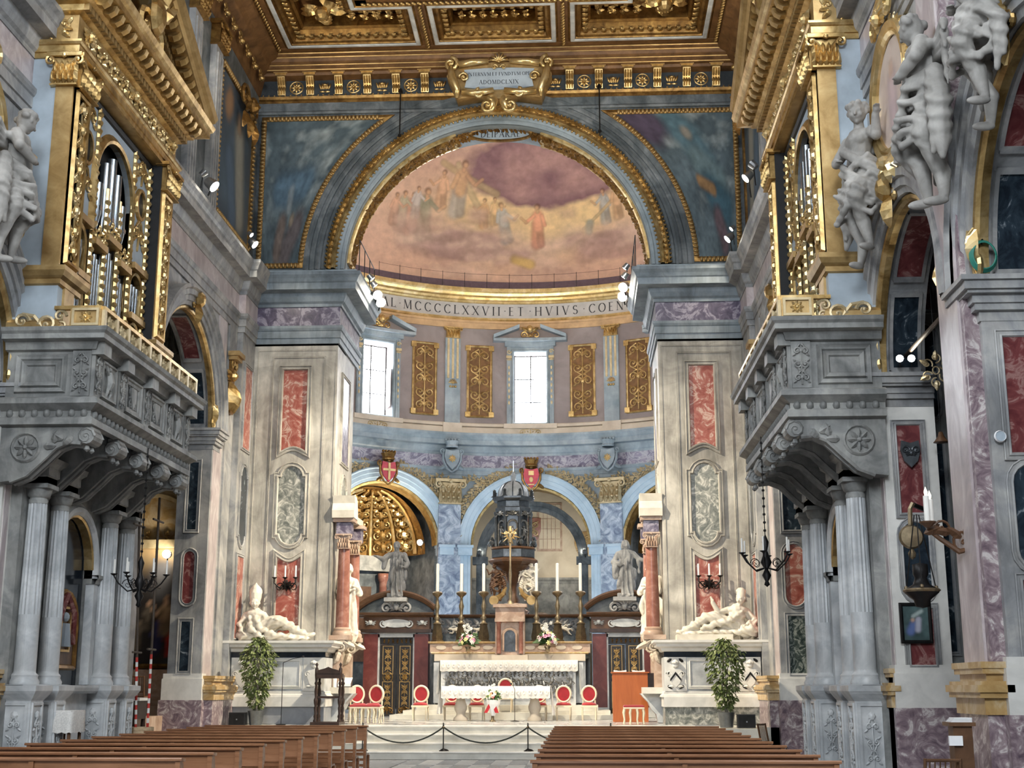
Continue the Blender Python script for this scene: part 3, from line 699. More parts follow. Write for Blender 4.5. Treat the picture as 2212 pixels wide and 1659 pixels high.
# ================================================================ the rotunda (tribune)
def curved_wall(mb, pl, u0, u1, v0, v1, w0, w1, holes=(), du=.22):
    """curved wall slab; holes: ('arch', uc, r, spring) open to v0, or ('win', ua, ub, va, vb)"""
    cuts = {u0, u1}; k = u0
    while k < u1: cuts.add(round(k, 4)); k += du
    for h in holes:
        if h[0] == 'arch':
            for i in range(25): cuts.add(h[1] + h[2] * cos(pi * i / 24))
        else: cuts |= {h[1], h[2]}
    cs = sorted(c for c in cuts if u0 - 1e-6 <= c <= u1 + 1e-6)
    for a, b in zip(cs, cs[1:]):
        if b - a < 1e-5: continue
        m = (a + b) / 2; segs = [((v0, v0), (v1, v1))]
        for h in holes:
            if h[0] == 'arch' and abs(m - h[1]) < h[2]:
                f = lambda u: h[3] + math.sqrt(max(0, h[2] ** 2 - (u - h[1]) ** 2))
                segs = [((f(a), f(b)), (v1, v1))]
            elif h[0] == 'win' and h[1] < m < h[2]:
                segs = [((v0, v0), (h[3], h[3])), ((h[4], h[4]), (v1, v1))]
        for (la, lb), (ta, tb) in segs:
            mb.add([pl.P(a, la, w0), pl.P(b, lb, w0), pl.P(b, tb, w0), pl.P(a, ta, w0), pl.P(a, la, w1), pl.P(b, lb, w1), pl.P(b, tb, w1), pl.P(a, ta, w1)],
                   [(4, 5, 6, 7), (0, 3, 2, 1), (0, 1, 5, 4), (2, 3, 7, 6)])
    for h in holes:   # jamb faces
        if h[0] == 'arch': ed = [(h[1] - h[2], v0, h[3]), (h[1] + h[2], v0, h[3])]
        else: ed = [(h[1], h[3], h[4]), (h[2], h[3], h[4])]
        for u, va, vb in ed: mb.add([pl.P(u, va, w0), pl.P(u, vb, w0), pl.P(u, vb, w1), pl.P(u, va, w1)], [(0, 1, 2, 3)])
    return mb
CHA = 6.92                        # spacing of chapel arches along the wall
UE = 26.0
arches = [('arch', k * CHA, 2.75, 7.9) for k in range(-3, 4)]
low = struct('wall_rotunda', curved_wall(MB(), RC, -UE, UE, DZ - .1, 11.0, -.9, 0, arches), 'rot_stone')
WK = 7.32
wins = [('win', k * WK - .75, k * WK + .75, 13.6, 16.95) for k in range(-3, 4)]
att = struct('wall_attic', curved_wall(MB(), RC, -UE, UE, 12.9, 18.5, -.8, 0, wins), 'attic_plaster')
def curvepath(u0, u1, v=None, du=.4):
    n = max(2, int(abs(u1 - u0) / du)); return [u0 + (u1 - u0) * k / n for k in range(n + 1)]
def ringm(name, mat, parent, prof, u0=-UE, u1=UE):
    """moulding running round the rotunda: prof [(out, z)]"""
    us = curvepath(u0, u1)
    return MB().rings([[RC.P(u, z, o) for o, z in prof] for u in us], closed=False).build(name, mat, parent)
ringm('architrave', 'rot_stone', low, archit(.5, .14, 10.95)); ringm('frieze', 'purple_bright', low, [(0, 11.45), (.06, 11.45), (.06, 12.02), (0, 12.02)])
ringm('cornice', 'rot_stone', low, cornice(.95, .62, 12.02))
ringm('attic_plinth', 'attic_cream', att, [(0, 12.95), (.12, 12.95), (.12, 13.3), (.06, 13.34), (0, 13.34)])
ringm('attic_band', 'attic_cream', att, [(0, 13.36), (.10, 13.38), (.10, 13.5), (.05, 13.54), (0, 13.54)])
# upper gilt entablature with the inscription
ent = att
ringm('gilt_architrave', 'ochre_band', ent, [(0, 18.05), (.1, 18.05), (.1, 18.3), (.16, 18.33), (.16, 18.42)])
ringm('gilt_moulding', 'gold_bright', ent, [(.16, 18.42), (.24, 18.46), (.24, 18.54), (.12, 18.58)])
ringm('inscription_band', 'inscription', ent, [(.12, 18.56), (.12, 19.28)])
ringm('gilt_cornice', 'gold_bright', ent, [(.12, 19.26), (.2, 19.28), (.24, 19.36), (.3, 19.4), (.34, 19.5), (.52, 19.54), (.56, 19.66), (.6, 19.72), (.62, 19.88), (.3, 19.9)])
ringm('purple_band', 'purple_band', ent, [(.3, 19.9), (.28, 20.3), (.0, 20.32)])
TEXTU = (('AL', -7.24, -6.4), ('.', -6.38, -6.2), ('MCCCCLXXVII', -6.14, -1.28), ('.', -1.26, -1.1), ('ET', -1.02, -.14), ('.', -.06, .1), ('HVIVS', .22, 2.45), ('.', 2.52, 2.7), ('COENO', 2.81, 5.15))
for word, ua, ub in TEXTU:
    n_ = len(word); nat = textw(word, .43, 0); write(RC, word, ua, 18.70, .43, .13, 'letter', 'ink', ent, sp=max(.02, ((ub - ua) - nat) / n_ / .43), center=False)
# dome with the fresco
dome = None
def dome_patch(name, a0, a1, e0, e1, nu, nv):
    def P(a, b):
        an = a0 + (a1 - a0) * a; el = e0 + (e1 - e0) * b; r = 11.45 * cos(el)
        return (r * sin(an), 48.5 + r * cos(an), 20.1 + 10.6 * sin(el))
    return painted_grid(name, P, nu, nv, lambda st: dome_paint(np.c_[(a0 + (a1 - a0) * st[:, 0] + 1.9) / 3.8 * 2.6, (e0 + (e1 - e0) * st[:, 1]) / 1.45]), 'fresco', None, 1.0)
def dome_paint(uv):
    x, y = uv[:, 0], uv[:, 1]
    n = vnoise(uv * [6, 10], 2, 5); n2 = vnoise(uv * [11, 18], 5, 4); n3 = vnoise(uv * [22, 30], 12, 3)
    c = lerp(np.tile((.56, .345, .27), (len(uv), 1)), (.70, .47, .35), n)
    c = lerp(c, (.44, .28, .245), np.clip((n2 - .48) * 3, 0, 1) * .6)
    g = np.exp(-(((x - 1.30) / .26) ** 2 + ((y - .23) / .11) ** 2)); c = lerp(c, (.86, .64, .32), np.clip(g * 1.7, 0, 1) * (.6 + .4 * n))
    d = ((x - 1.36) / .23) ** 2 + ((y - .37) / .115) ** 2 + (n - .5) * 1.6 + (n3 - .5) * .5; c = lerp(c, (.25, .14, .15), np.clip((1.15 - d) * 2.6, 0, 1)); c = lerp(c, (.50, .30, .27), np.clip((.75 - d) * 2, 0, 1) * np.clip(n2 * 1.6 - .3, 0, 1))
    d = ((x - 1.12) / .12) ** 2 + ((y - .125) / .05) ** 2 + (n - .5) * 1.2; c = lerp(c, (.36, .225, .20), np.clip((1 - d) * 2.2, 0, 1) * .9)
    d = ((x - 1.55) / .12) ** 2 + ((y - .12) / .05) ** 2 + (n2 - .5) * 1.2; c = lerp(c, (.42, .265, .23), np.clip((1 - d) * 2.2, 0, 1) * .8)
    for k in range(26):
        q = random.Random(k); xx = q.uniform(.84, 1.64); yy = q.uniform(.03, .16); L = q.uniform(.03, .08); c = stroke(c, uv, (xx, yy), (xx + L, yy + q.uniform(-.01, .02)), q.uniform(.012, .03), ((.74, .53, .42) if k % 3 else (.45, .29, .26)), .9, .55)
    F = paint_figure; sk = (.62, .36, .20); base_ = c.copy()
    c = stroke(c, uv, (1.02, .37), (1.20, .29), .011, (.50, .37, .20)); c = stroke(c, uv, (1.07, .37), (1.18, .19), .010, (.56, .43, .25))
    c = F(c, uv, 1.08, .225, .16, (.46, .44, .40), sk, lean=.08, cloth2=(.66, .40, .22)); c = F(c, uv, 1.03, .24, .11, (.60, .36, .22), sk, arm=-1)
    c = F(c, uv, .985, .145, .145, (.17, .22, .15), sk, cloth2=(.22, .26, .18)); c = F(c, uv, .945, .15, .12, (.50, .22, .14), sk, arm=-1); c = F(c, uv, .915, .17, .10, (.34, .33, .22), sk); c = F(c, uv, .955, .2, .09, (.42, .40, .38), sk); c = F(c, uv, .89, .17, .09, (.52, .30, .2), sk)
    c = F(c, uv, 1.165, .19, .085, (.55, .30, .13), sk, arm=-1); c = F(c, uv, 1.195, .2, .08, (.60, .40, .2), sk)
    c = F(c, uv, 1.235, .15, .115, (.30, .35, .37), sk, lean=-.2); c = F(c, uv, 1.325, .135, .125, (.58, .24, .16), sk, arm=-1)
    c = stroke(c, uv, (1.26, .09), (1.30, .075), .016, (.62, .42, .12))
    c = F(c, uv, 1.53, .19, .10, (.28, .32, .34), sk, arm=-1); c = stroke(c, uv, (1.46, .175), (1.56, .255), .005, (.45, .34, .2)); c = F(c, uv, 1.57, .2, .10, (.52, .32, .18), sk); c = stroke(c, uv, (1.475, .165), (1.48, .19), .012, (.16, .25, .26))
    for k in range(30):   # soft cloud puffs among the figures
        q = random.Random(70 + k); xx = q.uniform(.86, 1.6); yy = q.uniform(.1, .24); r_ = q.uniform(.012, .03); c = stroke(c, uv, (xx, yy), (xx + .03, yy), r_, (.72, .53, .42) if k % 2 else (.52, .34, .29), .8, .5); c = stroke(c, uv, (xx, yy - r_ * .8), (xx + .03, yy - r_ * .8), r_ * .5, (.38, .235, .21), .9, .4)
    c = c * .74 + base_ * .26
    n4 = vnoise(uv * [60, 80], 21, 3); c = c * (.86 + .28 * n4)[:, None]
    c = lerp(c, (.66, .46, .36), np.clip((.05 - y) / .05, 0, 1) * .5)
    return c
dome = dome_patch('ceiling_dome', -.74, .62, 0, .66, 420, 230); dome['kind'] = 'structure'
for nm, q4 in (('dome_flank', (-1.9, -.74, 0, 1.45, 40, 50)), ('dome_flank', (.62, 1.9, 0, 1.45, 40, 50)), ('dome_crown', (-.74, .62, .66, 1.45, 50, 30))):
    dp = dome_patch(nm, *q4); dp.parent = dome
mb = MB(); N = 40
for i in range(8):   # outer shell of the dome, so that the vault is closed
    mb.rings([[(12.6 * cos(e) * sin(2 * pi * k / N), 48.5 + 12.6 * cos(e) * cos(2 * pi * k / N), 19.6 + 12 * sin(e)) for k in range(N)] for e in (i * pi / 16, (i + 1) * pi / 16)])
mb.build('dome_shell', 'cream_plaster', dome)
# ---- window surrounds
for k in range(-3, 4):
    u = k * WK
    wdo = empty('window_%d' % (k + 4), RC.P(u, 13.6, 0), kind='structure')
    def W(mb, name, mat, parent=wdo, **kw):
        o = mb.build(name, mat, parent, **kw); o.matrix_parent_inverse = Matrix.Translation(wdo.location).inverted(); return o
    if abs(k) > 1:
        W(MB().pbox(RC, u - .75, u + .75, 13.6, 16.95, -.75, -.7, 3), 'pane', 'rotunda_glow'); continue
    # glazing: pane behind iron bars
    W(MB().pbox(RC, u - .75, u + .75, 13.6, 16.95, -.75, -.7, 3), 'pane', 'rotunda_glow')
    for x in (-.72, 0, .72): W(MB().pbox(RC, u + x - .025, u + x + .025, 13.6, 16.95, -.7, -.66), 'window_bar', 'iron')
    for z in (13.63, 14.7, 15.8, 16.92): W(MB().pbox(RC, u - .75, u + .75, z - .02, z + .02, -.7, -.66, 2), 'window_bar', 'iron')
    if k == -1: W(MB().add([RC.P(u + .72, 14.0, -.6), RC.P(u + .5, 14.0, .35), RC.P(u + .5, 15.9, .35), RC.P(u + .72, 15.9, -.6)], [(0, 1, 2, 3)]), 'open_sash', 'paper')
    fr = [(u + .75, 13.6), (u + .75, 16.95), (u - .75, 16.95), (u - .75, 13.6)]
    W(MB().mould(RC, fr[::1], [(0, -.05), (0, .06), (.04, .1), (.1, .1), (.14, .06), (.2, .06), (.24, .12), (.3, .12), (.3, 0)], closed=True), 'window_frame', 'rot_stone')
    W(MB().pbox(RC, u - 1.25, u + 1.25, 13.3, 13.52, 0, .2, 5), 'window_sill', 'attic_cream')
    mb = MB(); mb.M = pmat(RC, u, 13.12, .12); scroll_field(mb, 1.5, .3, 1, .03); mb.M = None; W(mb, 'sill_ornament', 'gold_pale')
    for s in (-1, 1):
        W(MB().pbox(RC, u + s * 1.0 - .1 , u + s * 1.0 + .1, 13.52, 17.25, 0, .1), 'window_pilaster', 'rot_stone')
        mb = MB(); mb.M = pmat(RC, u + s * 1.0, 16.55, .1); shell(mb, .13); mb.box(-.13, .13, .1, .22, 0, .06); spiral(mb, 0, .42, .1, 0, 1.2, s, .03)
        for q in range(7): mb.ball((0, -.35 - q * .28, .02), (.05, .1, .03), 6, 4)
        mb.M = None; W(mb, 'pilaster_ornament', 'gold_pale')
    W(MB().pbox(RC, u - 1.2, u + 1.2, 17.22, 17.42, 0, .22, 5), 'lintel', 'rot_stone')
    ped = [(u - 1.75, 17.42), (u + 1.75, 17.42), (u + 1.75, 17.56), (u + .55, 18.02), (u + .4, 17.85), (u + 1.2, 17.58), (u - 1.2, 17.58), (u - .4, 17.85), (u - .55, 18.02), (u - 1.75, 17.56)]
    W(MB().pbox(RC, u - 1.75, u + 1.75, 17.42, 17.56, 0, .4, 7), 'pediment_cornice', 'rot_stone')
    for s in (-1, 1):
        mb = MB(); n = 5
        for q in range(n):
            a0, a1 = 1.75 - 1.25 * q / n, 1.75 - 1.25 * (q + 1) / n; z0, z1 = 17.56 + .5 * q / n, 17.56 + .5 * (q + 1) / n
            mb.add([RC.P(u + s * a0, z0, w) for w in (0, .4)] + [RC.P(u + s * a1, z1, w) for w in (0, .4)] + [RC.P(u + s * a0, z0 + .16, w) for w in (0, .45)] + [RC.P(u + s * a1, z1 + .16, w) for w in (0, .45)],
                   [(0, 1, 3, 2), (1, 5, 7, 3), (5, 4, 6, 7), (0, 4, 5, 1), (2, 3, 7, 6)])
        W(mb, 'raking_cornice', 'rot_stone')
    mb = MB(); mb.M = pmat(RC, u, 17.62, .3)
    spiral(mb, -.28, .1, .16, 0, 1.4, 1, .04); spiral(mb, .28, .1, .16, pi, 1.4, -1, .04); shell(mb, .2); mb.ball((0, .38, .05), (.16, .2, .14), 8, 5); leafb(mb, -.1, .3, .35, 2.6, .3); leafb(mb, .1, .3, .35, .5, .3); mb.M = None
    W(mb, 'pediment_crest', 'gold')
    light('window_daylight', 'AREA', RC.P(u, 15.3, .1), RC.P(u, 8, 9), 260, DAY, 1.4, 3.2) if False else None
# ---- attic: gilded scroll panels and pilasters
for i, u in enumerate((-5.0, -2.38, 2.46, 5.14, 9.0, -9.3)):
    o = MB().mould(RC, [(u + .5, 13.9), (u + .5, 17.15), (u - .5, 17.15), (u - .5, 13.9)], [(0, 0), (0, .06), (.05, .09), (.1, .05), (.1, 0)], closed=True).build('scroll_panel_frame', 'gold', att)
    MB().pbox(RC, u - .5, u + .5, 13.9, 17.15, 0, .012, 3).build('scroll_panel_field', 'ceiling_wood', o)
    mb = MB(); mb.M = pmat(RC, u, 15.5, .02); scroll_field(mb, .95, 3.1, 5, .042, i, mask=True); mb.M = None; mb.build('scrollwork', 'gold_flat', o)
    for z in (13.95, 17.1):
        for s in (-1, 1): MB().pbox(RC, u + s * .55 - .12, u + s * .55 + .12, z - .12, z + .12, 0, .1).build('frame_ear', 'gold', o)
for u in (-3.66, 3.85, -10.6, 10.6):
    p = MB().pbox(RC, u - .36, u + .36, 13.5, 17.55, 0, .1, 2).build('attic_pilaster', 'rot_stone', att)
    for s in (-.22, 0, .22): MB().pbox(RC, u + s - .05, u + s + .05, 15.6, 17.5, .1, .13).build('flute_rib', 'gold_pale', p)
    MB().mould(RC, [(u + .25, 13.7), (u + .25, 15.2), (u - .25, 15.2), (u - .25, 13.7)], frameprof(.06, .04), closed=True).build('panel_moulding', 'grey_marble', p).location = (0, 0, 0)
    mb = MB(); mb.M = pmat(RC, u, 15.35, .12); shell(mb, .2); [mb.ball((x, -.15, .03), .06, 6, 4) for x in (-.12, 0, .12)]; mb.M = None; mb.build('pilaster_drop', 'gold', p)
    mb = MB(); mb.M = pmat(RC, u, 17.55, .0); volute_cap(mb, .75, .5, .2); mb.M = None; mb.build('capital', 'gold', p)
    MB().pbox(RC, u - .45, u + .45, 12.95, 13.5, .1, .18, 2).build('pilaster_plinth', 'attic_cream', p)
# ---- lower order: pilasters, arches, spandrel carving
for k in range(-3, 4):
    uc = k * CHA
    far = abs(k) > 1
    ao = MB().mould(RC, archpath(uc, 7.9, 2.75, DZ, 24), [(0, -.02), (0, .04), (.12, .06), (.14, .1), (.3, .1), (.32, .14), (.5, .14), (.55, .18), (.62, .16), (.62, 0)][::1] if False else [(a, b) for a, b in ((0, -.9), (0, .05), (.13, .07), (.15, .1), (.32, .1), (.34, .14), (.5, .14), (.55, .18), (.6, .16), (.6, 0))]).build('arch_surround', 'sky_stone', low)
    if far: continue
    MB().mould(RC, arc(uc, 7.9, 2.62, 0, pi, 24), [(0, -.85), (0, -.05), (.1, 0), (.13, -.05)]).build('arch_gilt_edge', 'gold', ao)
    for s in (-1, 1):
        MB().pbox(RC, uc + s * 3.03 - .33, uc + s * 3.03 + .33, 7.45, 7.9, -.5, .26, 2).build('impost', 'sky_stone', ao)
        MB().pbox(RC, uc + s * 3.03 - .38, uc + s * 3.03 + .38, 7.78, 7.9, -.5, .32, 2).build('impost_cap', 'sky_stone', ao)
        a0, a1 = (.42, 1.25) if s > 0 else (pi - 1.25, pi - .42)
        mb = MB(); foliage_run(mb, RC, arc(uc, 7.9, 3.56, a0 - .4, a1 + .12, 20) if s > 0 else arc(uc, 7.9, 3.56, a0 - .12, a1 + .4, 20), .44, .2, .07, 11 + k, 1.25)
        foliage_run(mb, RC, arc(uc + s * 2.7, 10.5, .5, .2, 2.9, 8), .4, .22, .06, 21 + k)
        mb.build('spandrel_carving', 'gold_pale', low)
for u in (-10.38, -3.76, 3.76, 10.38):
    p = MB().pbox(RC, u - .52, u + .52, DZ, 9.75, 0, .2, 3).build('pilaster', 'sky_marble', low)
    mb = MB(); mb.M = pmat(RC, u, 9.78, .0); volute_cap(mb, 1.15, 1.08, .42); [mb.ball((x_, y_, .42), .07, 6, 4) for x_ in (-.36, -.12, .12, .36) for y_ in (.25, .5, .72)]; mb.M = None; mb.build('capital', 'gold_pale', p)
    MB().pbox(RC, u - .62, u + .62, DZ, DZ + 1.0, 0, .3, 3).build('pilaster_base', 'sky_stone', p)
# ---- chapels behind the arches
def chapel(k, depth=4.5):
    a = k * CHA / 11.5; m = Matrix.Translation((0, 48.5, 0)) @ Matrix.Rotation(-a, 4, 'Z')
    mat = 'cream_plaster' if k == 0 else 'gallery_stone'
    mb = MB(); mb.M = m; y0, y1 = 11.5, 11.5 + .9 + depth
    mb.box(-3.4, -3.1, y0, y1, 0, 13); mb.box(3.1, 3.4, y0, y1, 0, 13); mb.box(-3.4, 3.4, y1, y1 + .3, 0, 13); mb.box(-3.4, 3.4, y0 + .2, y1, 12, 12.3); mb.box(-3.4, 3.4, y0 - .6, y1, .3, DZ)
    return mb.build('wall_chapel', mat), m
for k in (-1, 0, 1):
    wc, m = chapel(k); wc['kind'] = 'structure'; m = m
    BP = Flat(m @ Vector((0, 16.9, 0)), m.to_3x3() @ Vector((1, 0, 0)), (0, 0, 1), m.to_3x3() @ Vector((0, -1, 0)))
    MP = lambda y: Flat(m @ Vector((0, y, 0)), m.to_3x3() @ Vector((1, 0, 0)), (0, 0, 1), m.to_3x3() @ Vector((0, -1, 0)))
    if k == 0:
        # a darker second order arch just inside, far wall with window, arms and altar
        P2 = MP(12.9)
        MB().mould(P2, archpath(0, 7.55, 2.15, DZ, 20), [(0, -.4), (0, .05), (.2, .05), (.22, .1), (.42, .1), (.44, 0), (.44, -.4)]).build('inner_arch', 'dark_stone', wc)
        for s in (-1, 1): MB().pbox(P2, s * 2.4 - .35, s * 2.4 + .35, 7.2, 7.55, -.3, .2).build('inner_impost', 'dark_stone', wc)
        MB().pbox(BP, .1, 1.35, 8.2, 10.6, 0, .05).build('blind_window', 'tan_marble', wc)
        MB().pbox(BP, .22, 1.25, 8.32, 10.5, .05, .07).build('window_lattice_field', 'cream_plaster', wc)
        for x in (.42, .62, .82, 1.02): MB().pbox(BP, x - .012, x + .012, 8.32, 10.5, .07, .09).build('lattice_bar', 'tan_marble', wc)
        for z in (8.8, 9.3, 9.8, 10.2): MB().pbox(BP, .22, 1.25, z - .012, z + .012, .07, .09).build('lattice_bar', 'tan_marble', wc)
        for x, z, mt in ((-.15, 9.3, 'rose_column'), (2.4, 8.6, 'yellow_marble')):
            sh = MB().prism(BP, [(x - .45, z + .55), (x - .45, z - .1), (x - .3, z - .5), (x, z - .75), (x + .3, z - .5), (x + .45, z - .1), (x + .45, z + .55)], 0, .1).build('wall_shield', mt, wc)
            mb = MB(); mb.M = pmat(BP, x, z, .1); scroll_field(mb, .7, .9, 2, .04); mb.M = None; mb.build('shield_ornament', 'gold_pale', sh)
        MB().mould(BP, [(3.1, 6.6), (-3.1, 6.6)], [(0, 0), (0, .1), (.12, .16), (.2, .25), (.3, .25), (.3, 0)]).build('chapel_cornice', 'gallery_stone', wc)
        MB().pbox(BP, -3.1, 3.1, 4.8, 6.6, 0, .08).build('chapel_dado', 'gallery_stone', wc)
        MB().pbox(BP, .9, 2.6, DZ, 4.9, .1, .7).build('altar_back', 'attic_cream', wc)
        MB().mould(BP, archpath(1.75, 3.9, .5, 3.0, 10), [(0, .7), (0, .8), (.1, .85), (.18, .7)]).build('altar_niche', 'attic_cream', wc)
        MB().mould(BP, [(2.75, 4.9), (.75, 4.9)], [(0, .1), (0, .75), (.1, .85), (.2, .85), (.2, .1)]).build('altar_cornice', 'attic_cream', wc)
        MB().pbox(BP, -.2, .75, DZ, 4.6, .1, .2).build('dark_hanging', 'glass_dark', wc)
        MB().mould(BP, arc(.3, 4.5, .6, 0, pi, 10), [(0, .1), (0, .3), (.12, .3), (.12, .1)]).build('hanging_arch', 'tan_marble', wc)
        MB().pbox(BP, -2.2, -.3, DZ, 5.2, .1, .25).build('choir_panelling', 'dark_wood', wc)
    else:
        # gilded coffered half dome over a dark altar wall
        mb = MB(); old = mb.M; mb.M = m; rs = []
        for i in range(13):
            el = pi / 2 * i / 12
            rs.append([(2.7 * cos(el) * cos(a_), 12.5 + 2.9 * cos(el) * sin(a_), 7.6 + 2.9 * sin(el)) for a_ in np.linspace(0, pi, 25)])
        mb.rings(rs, closed=False); mb.build('half_dome', 'gold_old', wc)
        for a_ in np.linspace(.25, pi - .25, 7):
            mb = MB(); mb.M = m
            mb.tube([(2.62 * cos(el) * cos(a_), 12.5 + 2.82 * cos(el) * sin(a_), 7.6 + 2.82 * sin(el)) for el in np.linspace(.02, 1.4, 10)], [.09 - .004 * q for q in range(10)], 5)
            mb.build('dome_rib', 'gold_bright', wc)
        q = random.Random(5)
        for a_ in np.linspace(.45, pi - .45, 6):
            mb = MB()
            for el in (.14, .34, .54, .74, .94, 1.12):
                p = m @ Vector((2.6 * cos(el) * cos(a_), 12.5 + 2.8 * cos(el) * sin(a_), 7.6 + 2.8 * sin(el))); z = (m @ Vector((0, 12.5, 7.6)) - p).normalized(); x = Vector((0, 0, 1)).cross(z).normalized(); y = z.cross(x)
                mm = Matrix((x, y, z)).transposed().to_4x4(); mm.translation = p; mb.M = mm; sz = cos(el)
                spiral(mb, -.24 * sz, 0, .24 * sz, 0, 1.5, 1, .045); spiral(mb, .24 * sz, 0, .24 * sz, pi, 1.5, -1, .045); leafb(mb, 0, -.2, .5 * sz, pi / 2, .4); leafb(mb, -.1, .15, .4 * sz, 2.6, .4); leafb(mb, .1, .15, .4 * sz, .5, .4)
            mb.M = None; mb.build('dome_scrollwork', 'gold', wc)
        P2 = MP(14.9)
        MB().pbox(P2, -2.7, 2.7, 6.9, 7.6, -.2, .5).build('altar_entablature', 'gallery_stone', wc)
        MB().pbox(P2, -2.7, 2.7, DZ, 6.9, -.2, .1).build('altar_wall', 'dark_stone', wc)
        for x in (-1.6, 1.6):
            MB().lathe([(0, 0), (.3, 0), (.3, .2), (.22, .25), (.2, 3.8), (.28, 4.0), (.28, 4.2), (0, 4.2)], P2.P(x, 2.6, .4), 12).build('altar_column', 'rose_column', wc, smooth=True)
        MB().pbox(P2, -1.1, 1.1, 2.8, 6.2, .1, .16).build('altar_picture', 'carved_wood', wc)
        for x in (-2.35, 2.35): MB().mould(P2, ellipse(x, 7.25, .3, .12, 16), frameprof(.06, .05)[::1], closed=True).build('entablature_oval', 'gold_pale', wc)
# ================================================================ coffered ceiling
CZ = 19.45
UPC = Flat((0, 0, CZ), (1, 0, 0), (0, 1, 0), (0, 0, -1))     # w points down
ceil_ = struct('ceiling', MB().box(-8.6, 8.6, NAVE0, 36, CZ + .75, CZ + 1.0), 'ceiling_wood')
lem = mesh_of(lambda mb: (leafb(mb, -.07, 0, .2, .9, .28), leafb(mb, .07, 0, .2, pi - .9, .28)), 'coffer_leaf', 'gold')
ropeb = mesh_of(lambda mb: mb.ball((0, 0, .03), (.10, .04, .05), 6, 4, Matrix.Rotation(.6, 3, 'Z')), 'rope_bead', 'gold')
def coffer(out, seed):
    """outline counter-clockwise seen from above; w is downward so 'right of travel' is outward"""
    o = MB().mould(UPC, out, [(-.62, -.7), (-.62, -.35), (-.56, -.3), (-.5, -.32), (-.42, -.18), (-.36, -.14), (-.34, -.04), (-.28, -.02), (-.22, -.05), (-.2, 0), (-.05, .02), (0, -.02), (0, -.1)], closed=True).build('coffer_frame', 'gold_old', ceil_)
    MB().mould(UPC, out, [(-.19, .01), (-.16, .035), (-.08, .035), (-.05, .01)], closed=True).build('coffer_fillet', 'grey_marble', o)
    n = len(out)
    ins = []
    for i in range(n):
        a, p, b = out[i - 1], out[i], out[(i + 1) % n]
        def nr(q, t): dx, dy = t[0] - q[0], t[1] - q[1]; L = math.hypot(dx, dy); return dy / L, -dx / L
        n1, n2 = nr(a, p), nr(p, b); nx, ny = n1[0] + n2[0], n1[1] + n2[1]; L = nx * nx + ny * ny; ins.append((p[0] - .39 * 2 * nx / L, p[1] - .39 * 2 * ny / L))
    for k, (u, v, a) in enumerate(along(ins, .26, True)):
        if v > 30.5: place(lem, 'coffer_leaf', o, UPC, u, v, -.13, a)
    return o, ins
rows = [(32.05, 34.35)]
X1, X2, XO = 1.78, 2.06, 6.0
cc, _ = coffer(rect(-X1, X1, 32.0, 34.32), 1)
for s in (-1, 1):
    out = [(X2, 32.0), (3.6, 32.0), (3.6, 27.5), (XO, 27.5), (XO, 34.32), (X2, 34.32)]
    if s < 0: out = [(-u, v) for u, v in out][::-1]
    c_, _ = coffer(out, 2)
    mb = MB(); q = random.Random(8)
    for (x, y) in ((4.7, 32.9), (5.0, 31.6)):
        mb.M = pmat(UPC, s * x, y, -.45); cherub(mb, .38)
        for k in range(5): leafb(mb, q.uniform(-.4, .4), q.uniform(-.4, .4), .5, q.uniform(0, 6), .3, .05)
        mb.M = None
    mb.build('coffer_carving', 'gold', c_)
    mb = MB(); foliage_run(mb, UPC, [(s * 2.7, 33.4), (s * 4.2, 33.4)], .5, .35, -.5, 3); mb.build('coffer_scrolls', 'gold', c_)
    mb = MB(); foliage_run(mb, UPC, [(s * 5.0, 30.8), (s * 5.0, 28.2)], .5, .35, -.5, 4); mb.build('coffer_scrolls', 'gold', c_)
mb = MB(); foliage_run(mb, UPC, [(-1.1, 33.5), (1.1, 33.5)], .42, .3, -.5, 6); foliage_run(mb, UPC, [(-1.1, 32.9), (1.1, 32.9)], .36, .3, -.5, 7); mb.build('coffer_scrolls', 'gold', cc)
big, _ = coffer(rect(-3.3, 3.3, 21.5, 31.7), 3)
for y0, y1 in ((21.6, 27.2), (15.4, 21.2)):
    for s in (-1, 1): coffer(rect(3.6, XO, y0, y1) if s > 0 else rect(-XO, -3.6, y0, y1), 4)
coffer(rect(-3.3, 3.3, 15.4, 21.2), 5)
# ribs between coffers with gilt rope
rib = MB().box(-6.9, 6.9, 34.3, PY, CZ - .02, CZ + .75); rib.box(-1e-3 + X1, X2, 32, 34.4, CZ, CZ + .7); rib.box(-X2, -X1, 32, 34.4, CZ, CZ + .7); rib.box(-3.6, 3.6, 31.7, 32.0, CZ, CZ + .7)
for s in (-1, 1):
    a, b = sorted((s * 3.3, s * 3.6)); rib.box(a, b, 15, 32, CZ, CZ + .7)
    a, b = sorted((s * XO, s * 7.4)); rib.box(a, b, NAVE0, 34.4, CZ, CZ + .75)
for y0, y1 in ((27.2, 27.5), (21.2, 21.6), (NAVE0, 15.4)): rib.box(-6.2, 6.2, y0, y1, CZ, CZ + .7)
rib.build('ceiling_ribs', 'ceiling_wood', ceil_)
for pth in ([(-6.15, 34.55), (6.15, 34.55)], [(-1.92, 34.4), (-1.92, 32.0)], [(1.92, 34.4), (1.92, 32.0)], [(-3.45, 31.85), (3.45, 31.85)], [(-6.2, 34.4), (-6.2, 28)], [(6.2, 34.4), (6.2, 28)]):
    for u, v, a in along(pth, .15): place(ropeb, 'rope_bead', ceil_, UPC, u, v, .02, a)
mb = MB()
for s in (-1, 1):
    mb.mould(GROUND, [(s * 6.2, 15), (s * 6.2, 34.5)], [(.45 * s * -1 * -1 * (-1) * s, CZ)] if False else [(s * .30, CZ - .01), (s * .30, CZ - .06), (s * .36, CZ - .06), (s * .36, CZ - .01)])
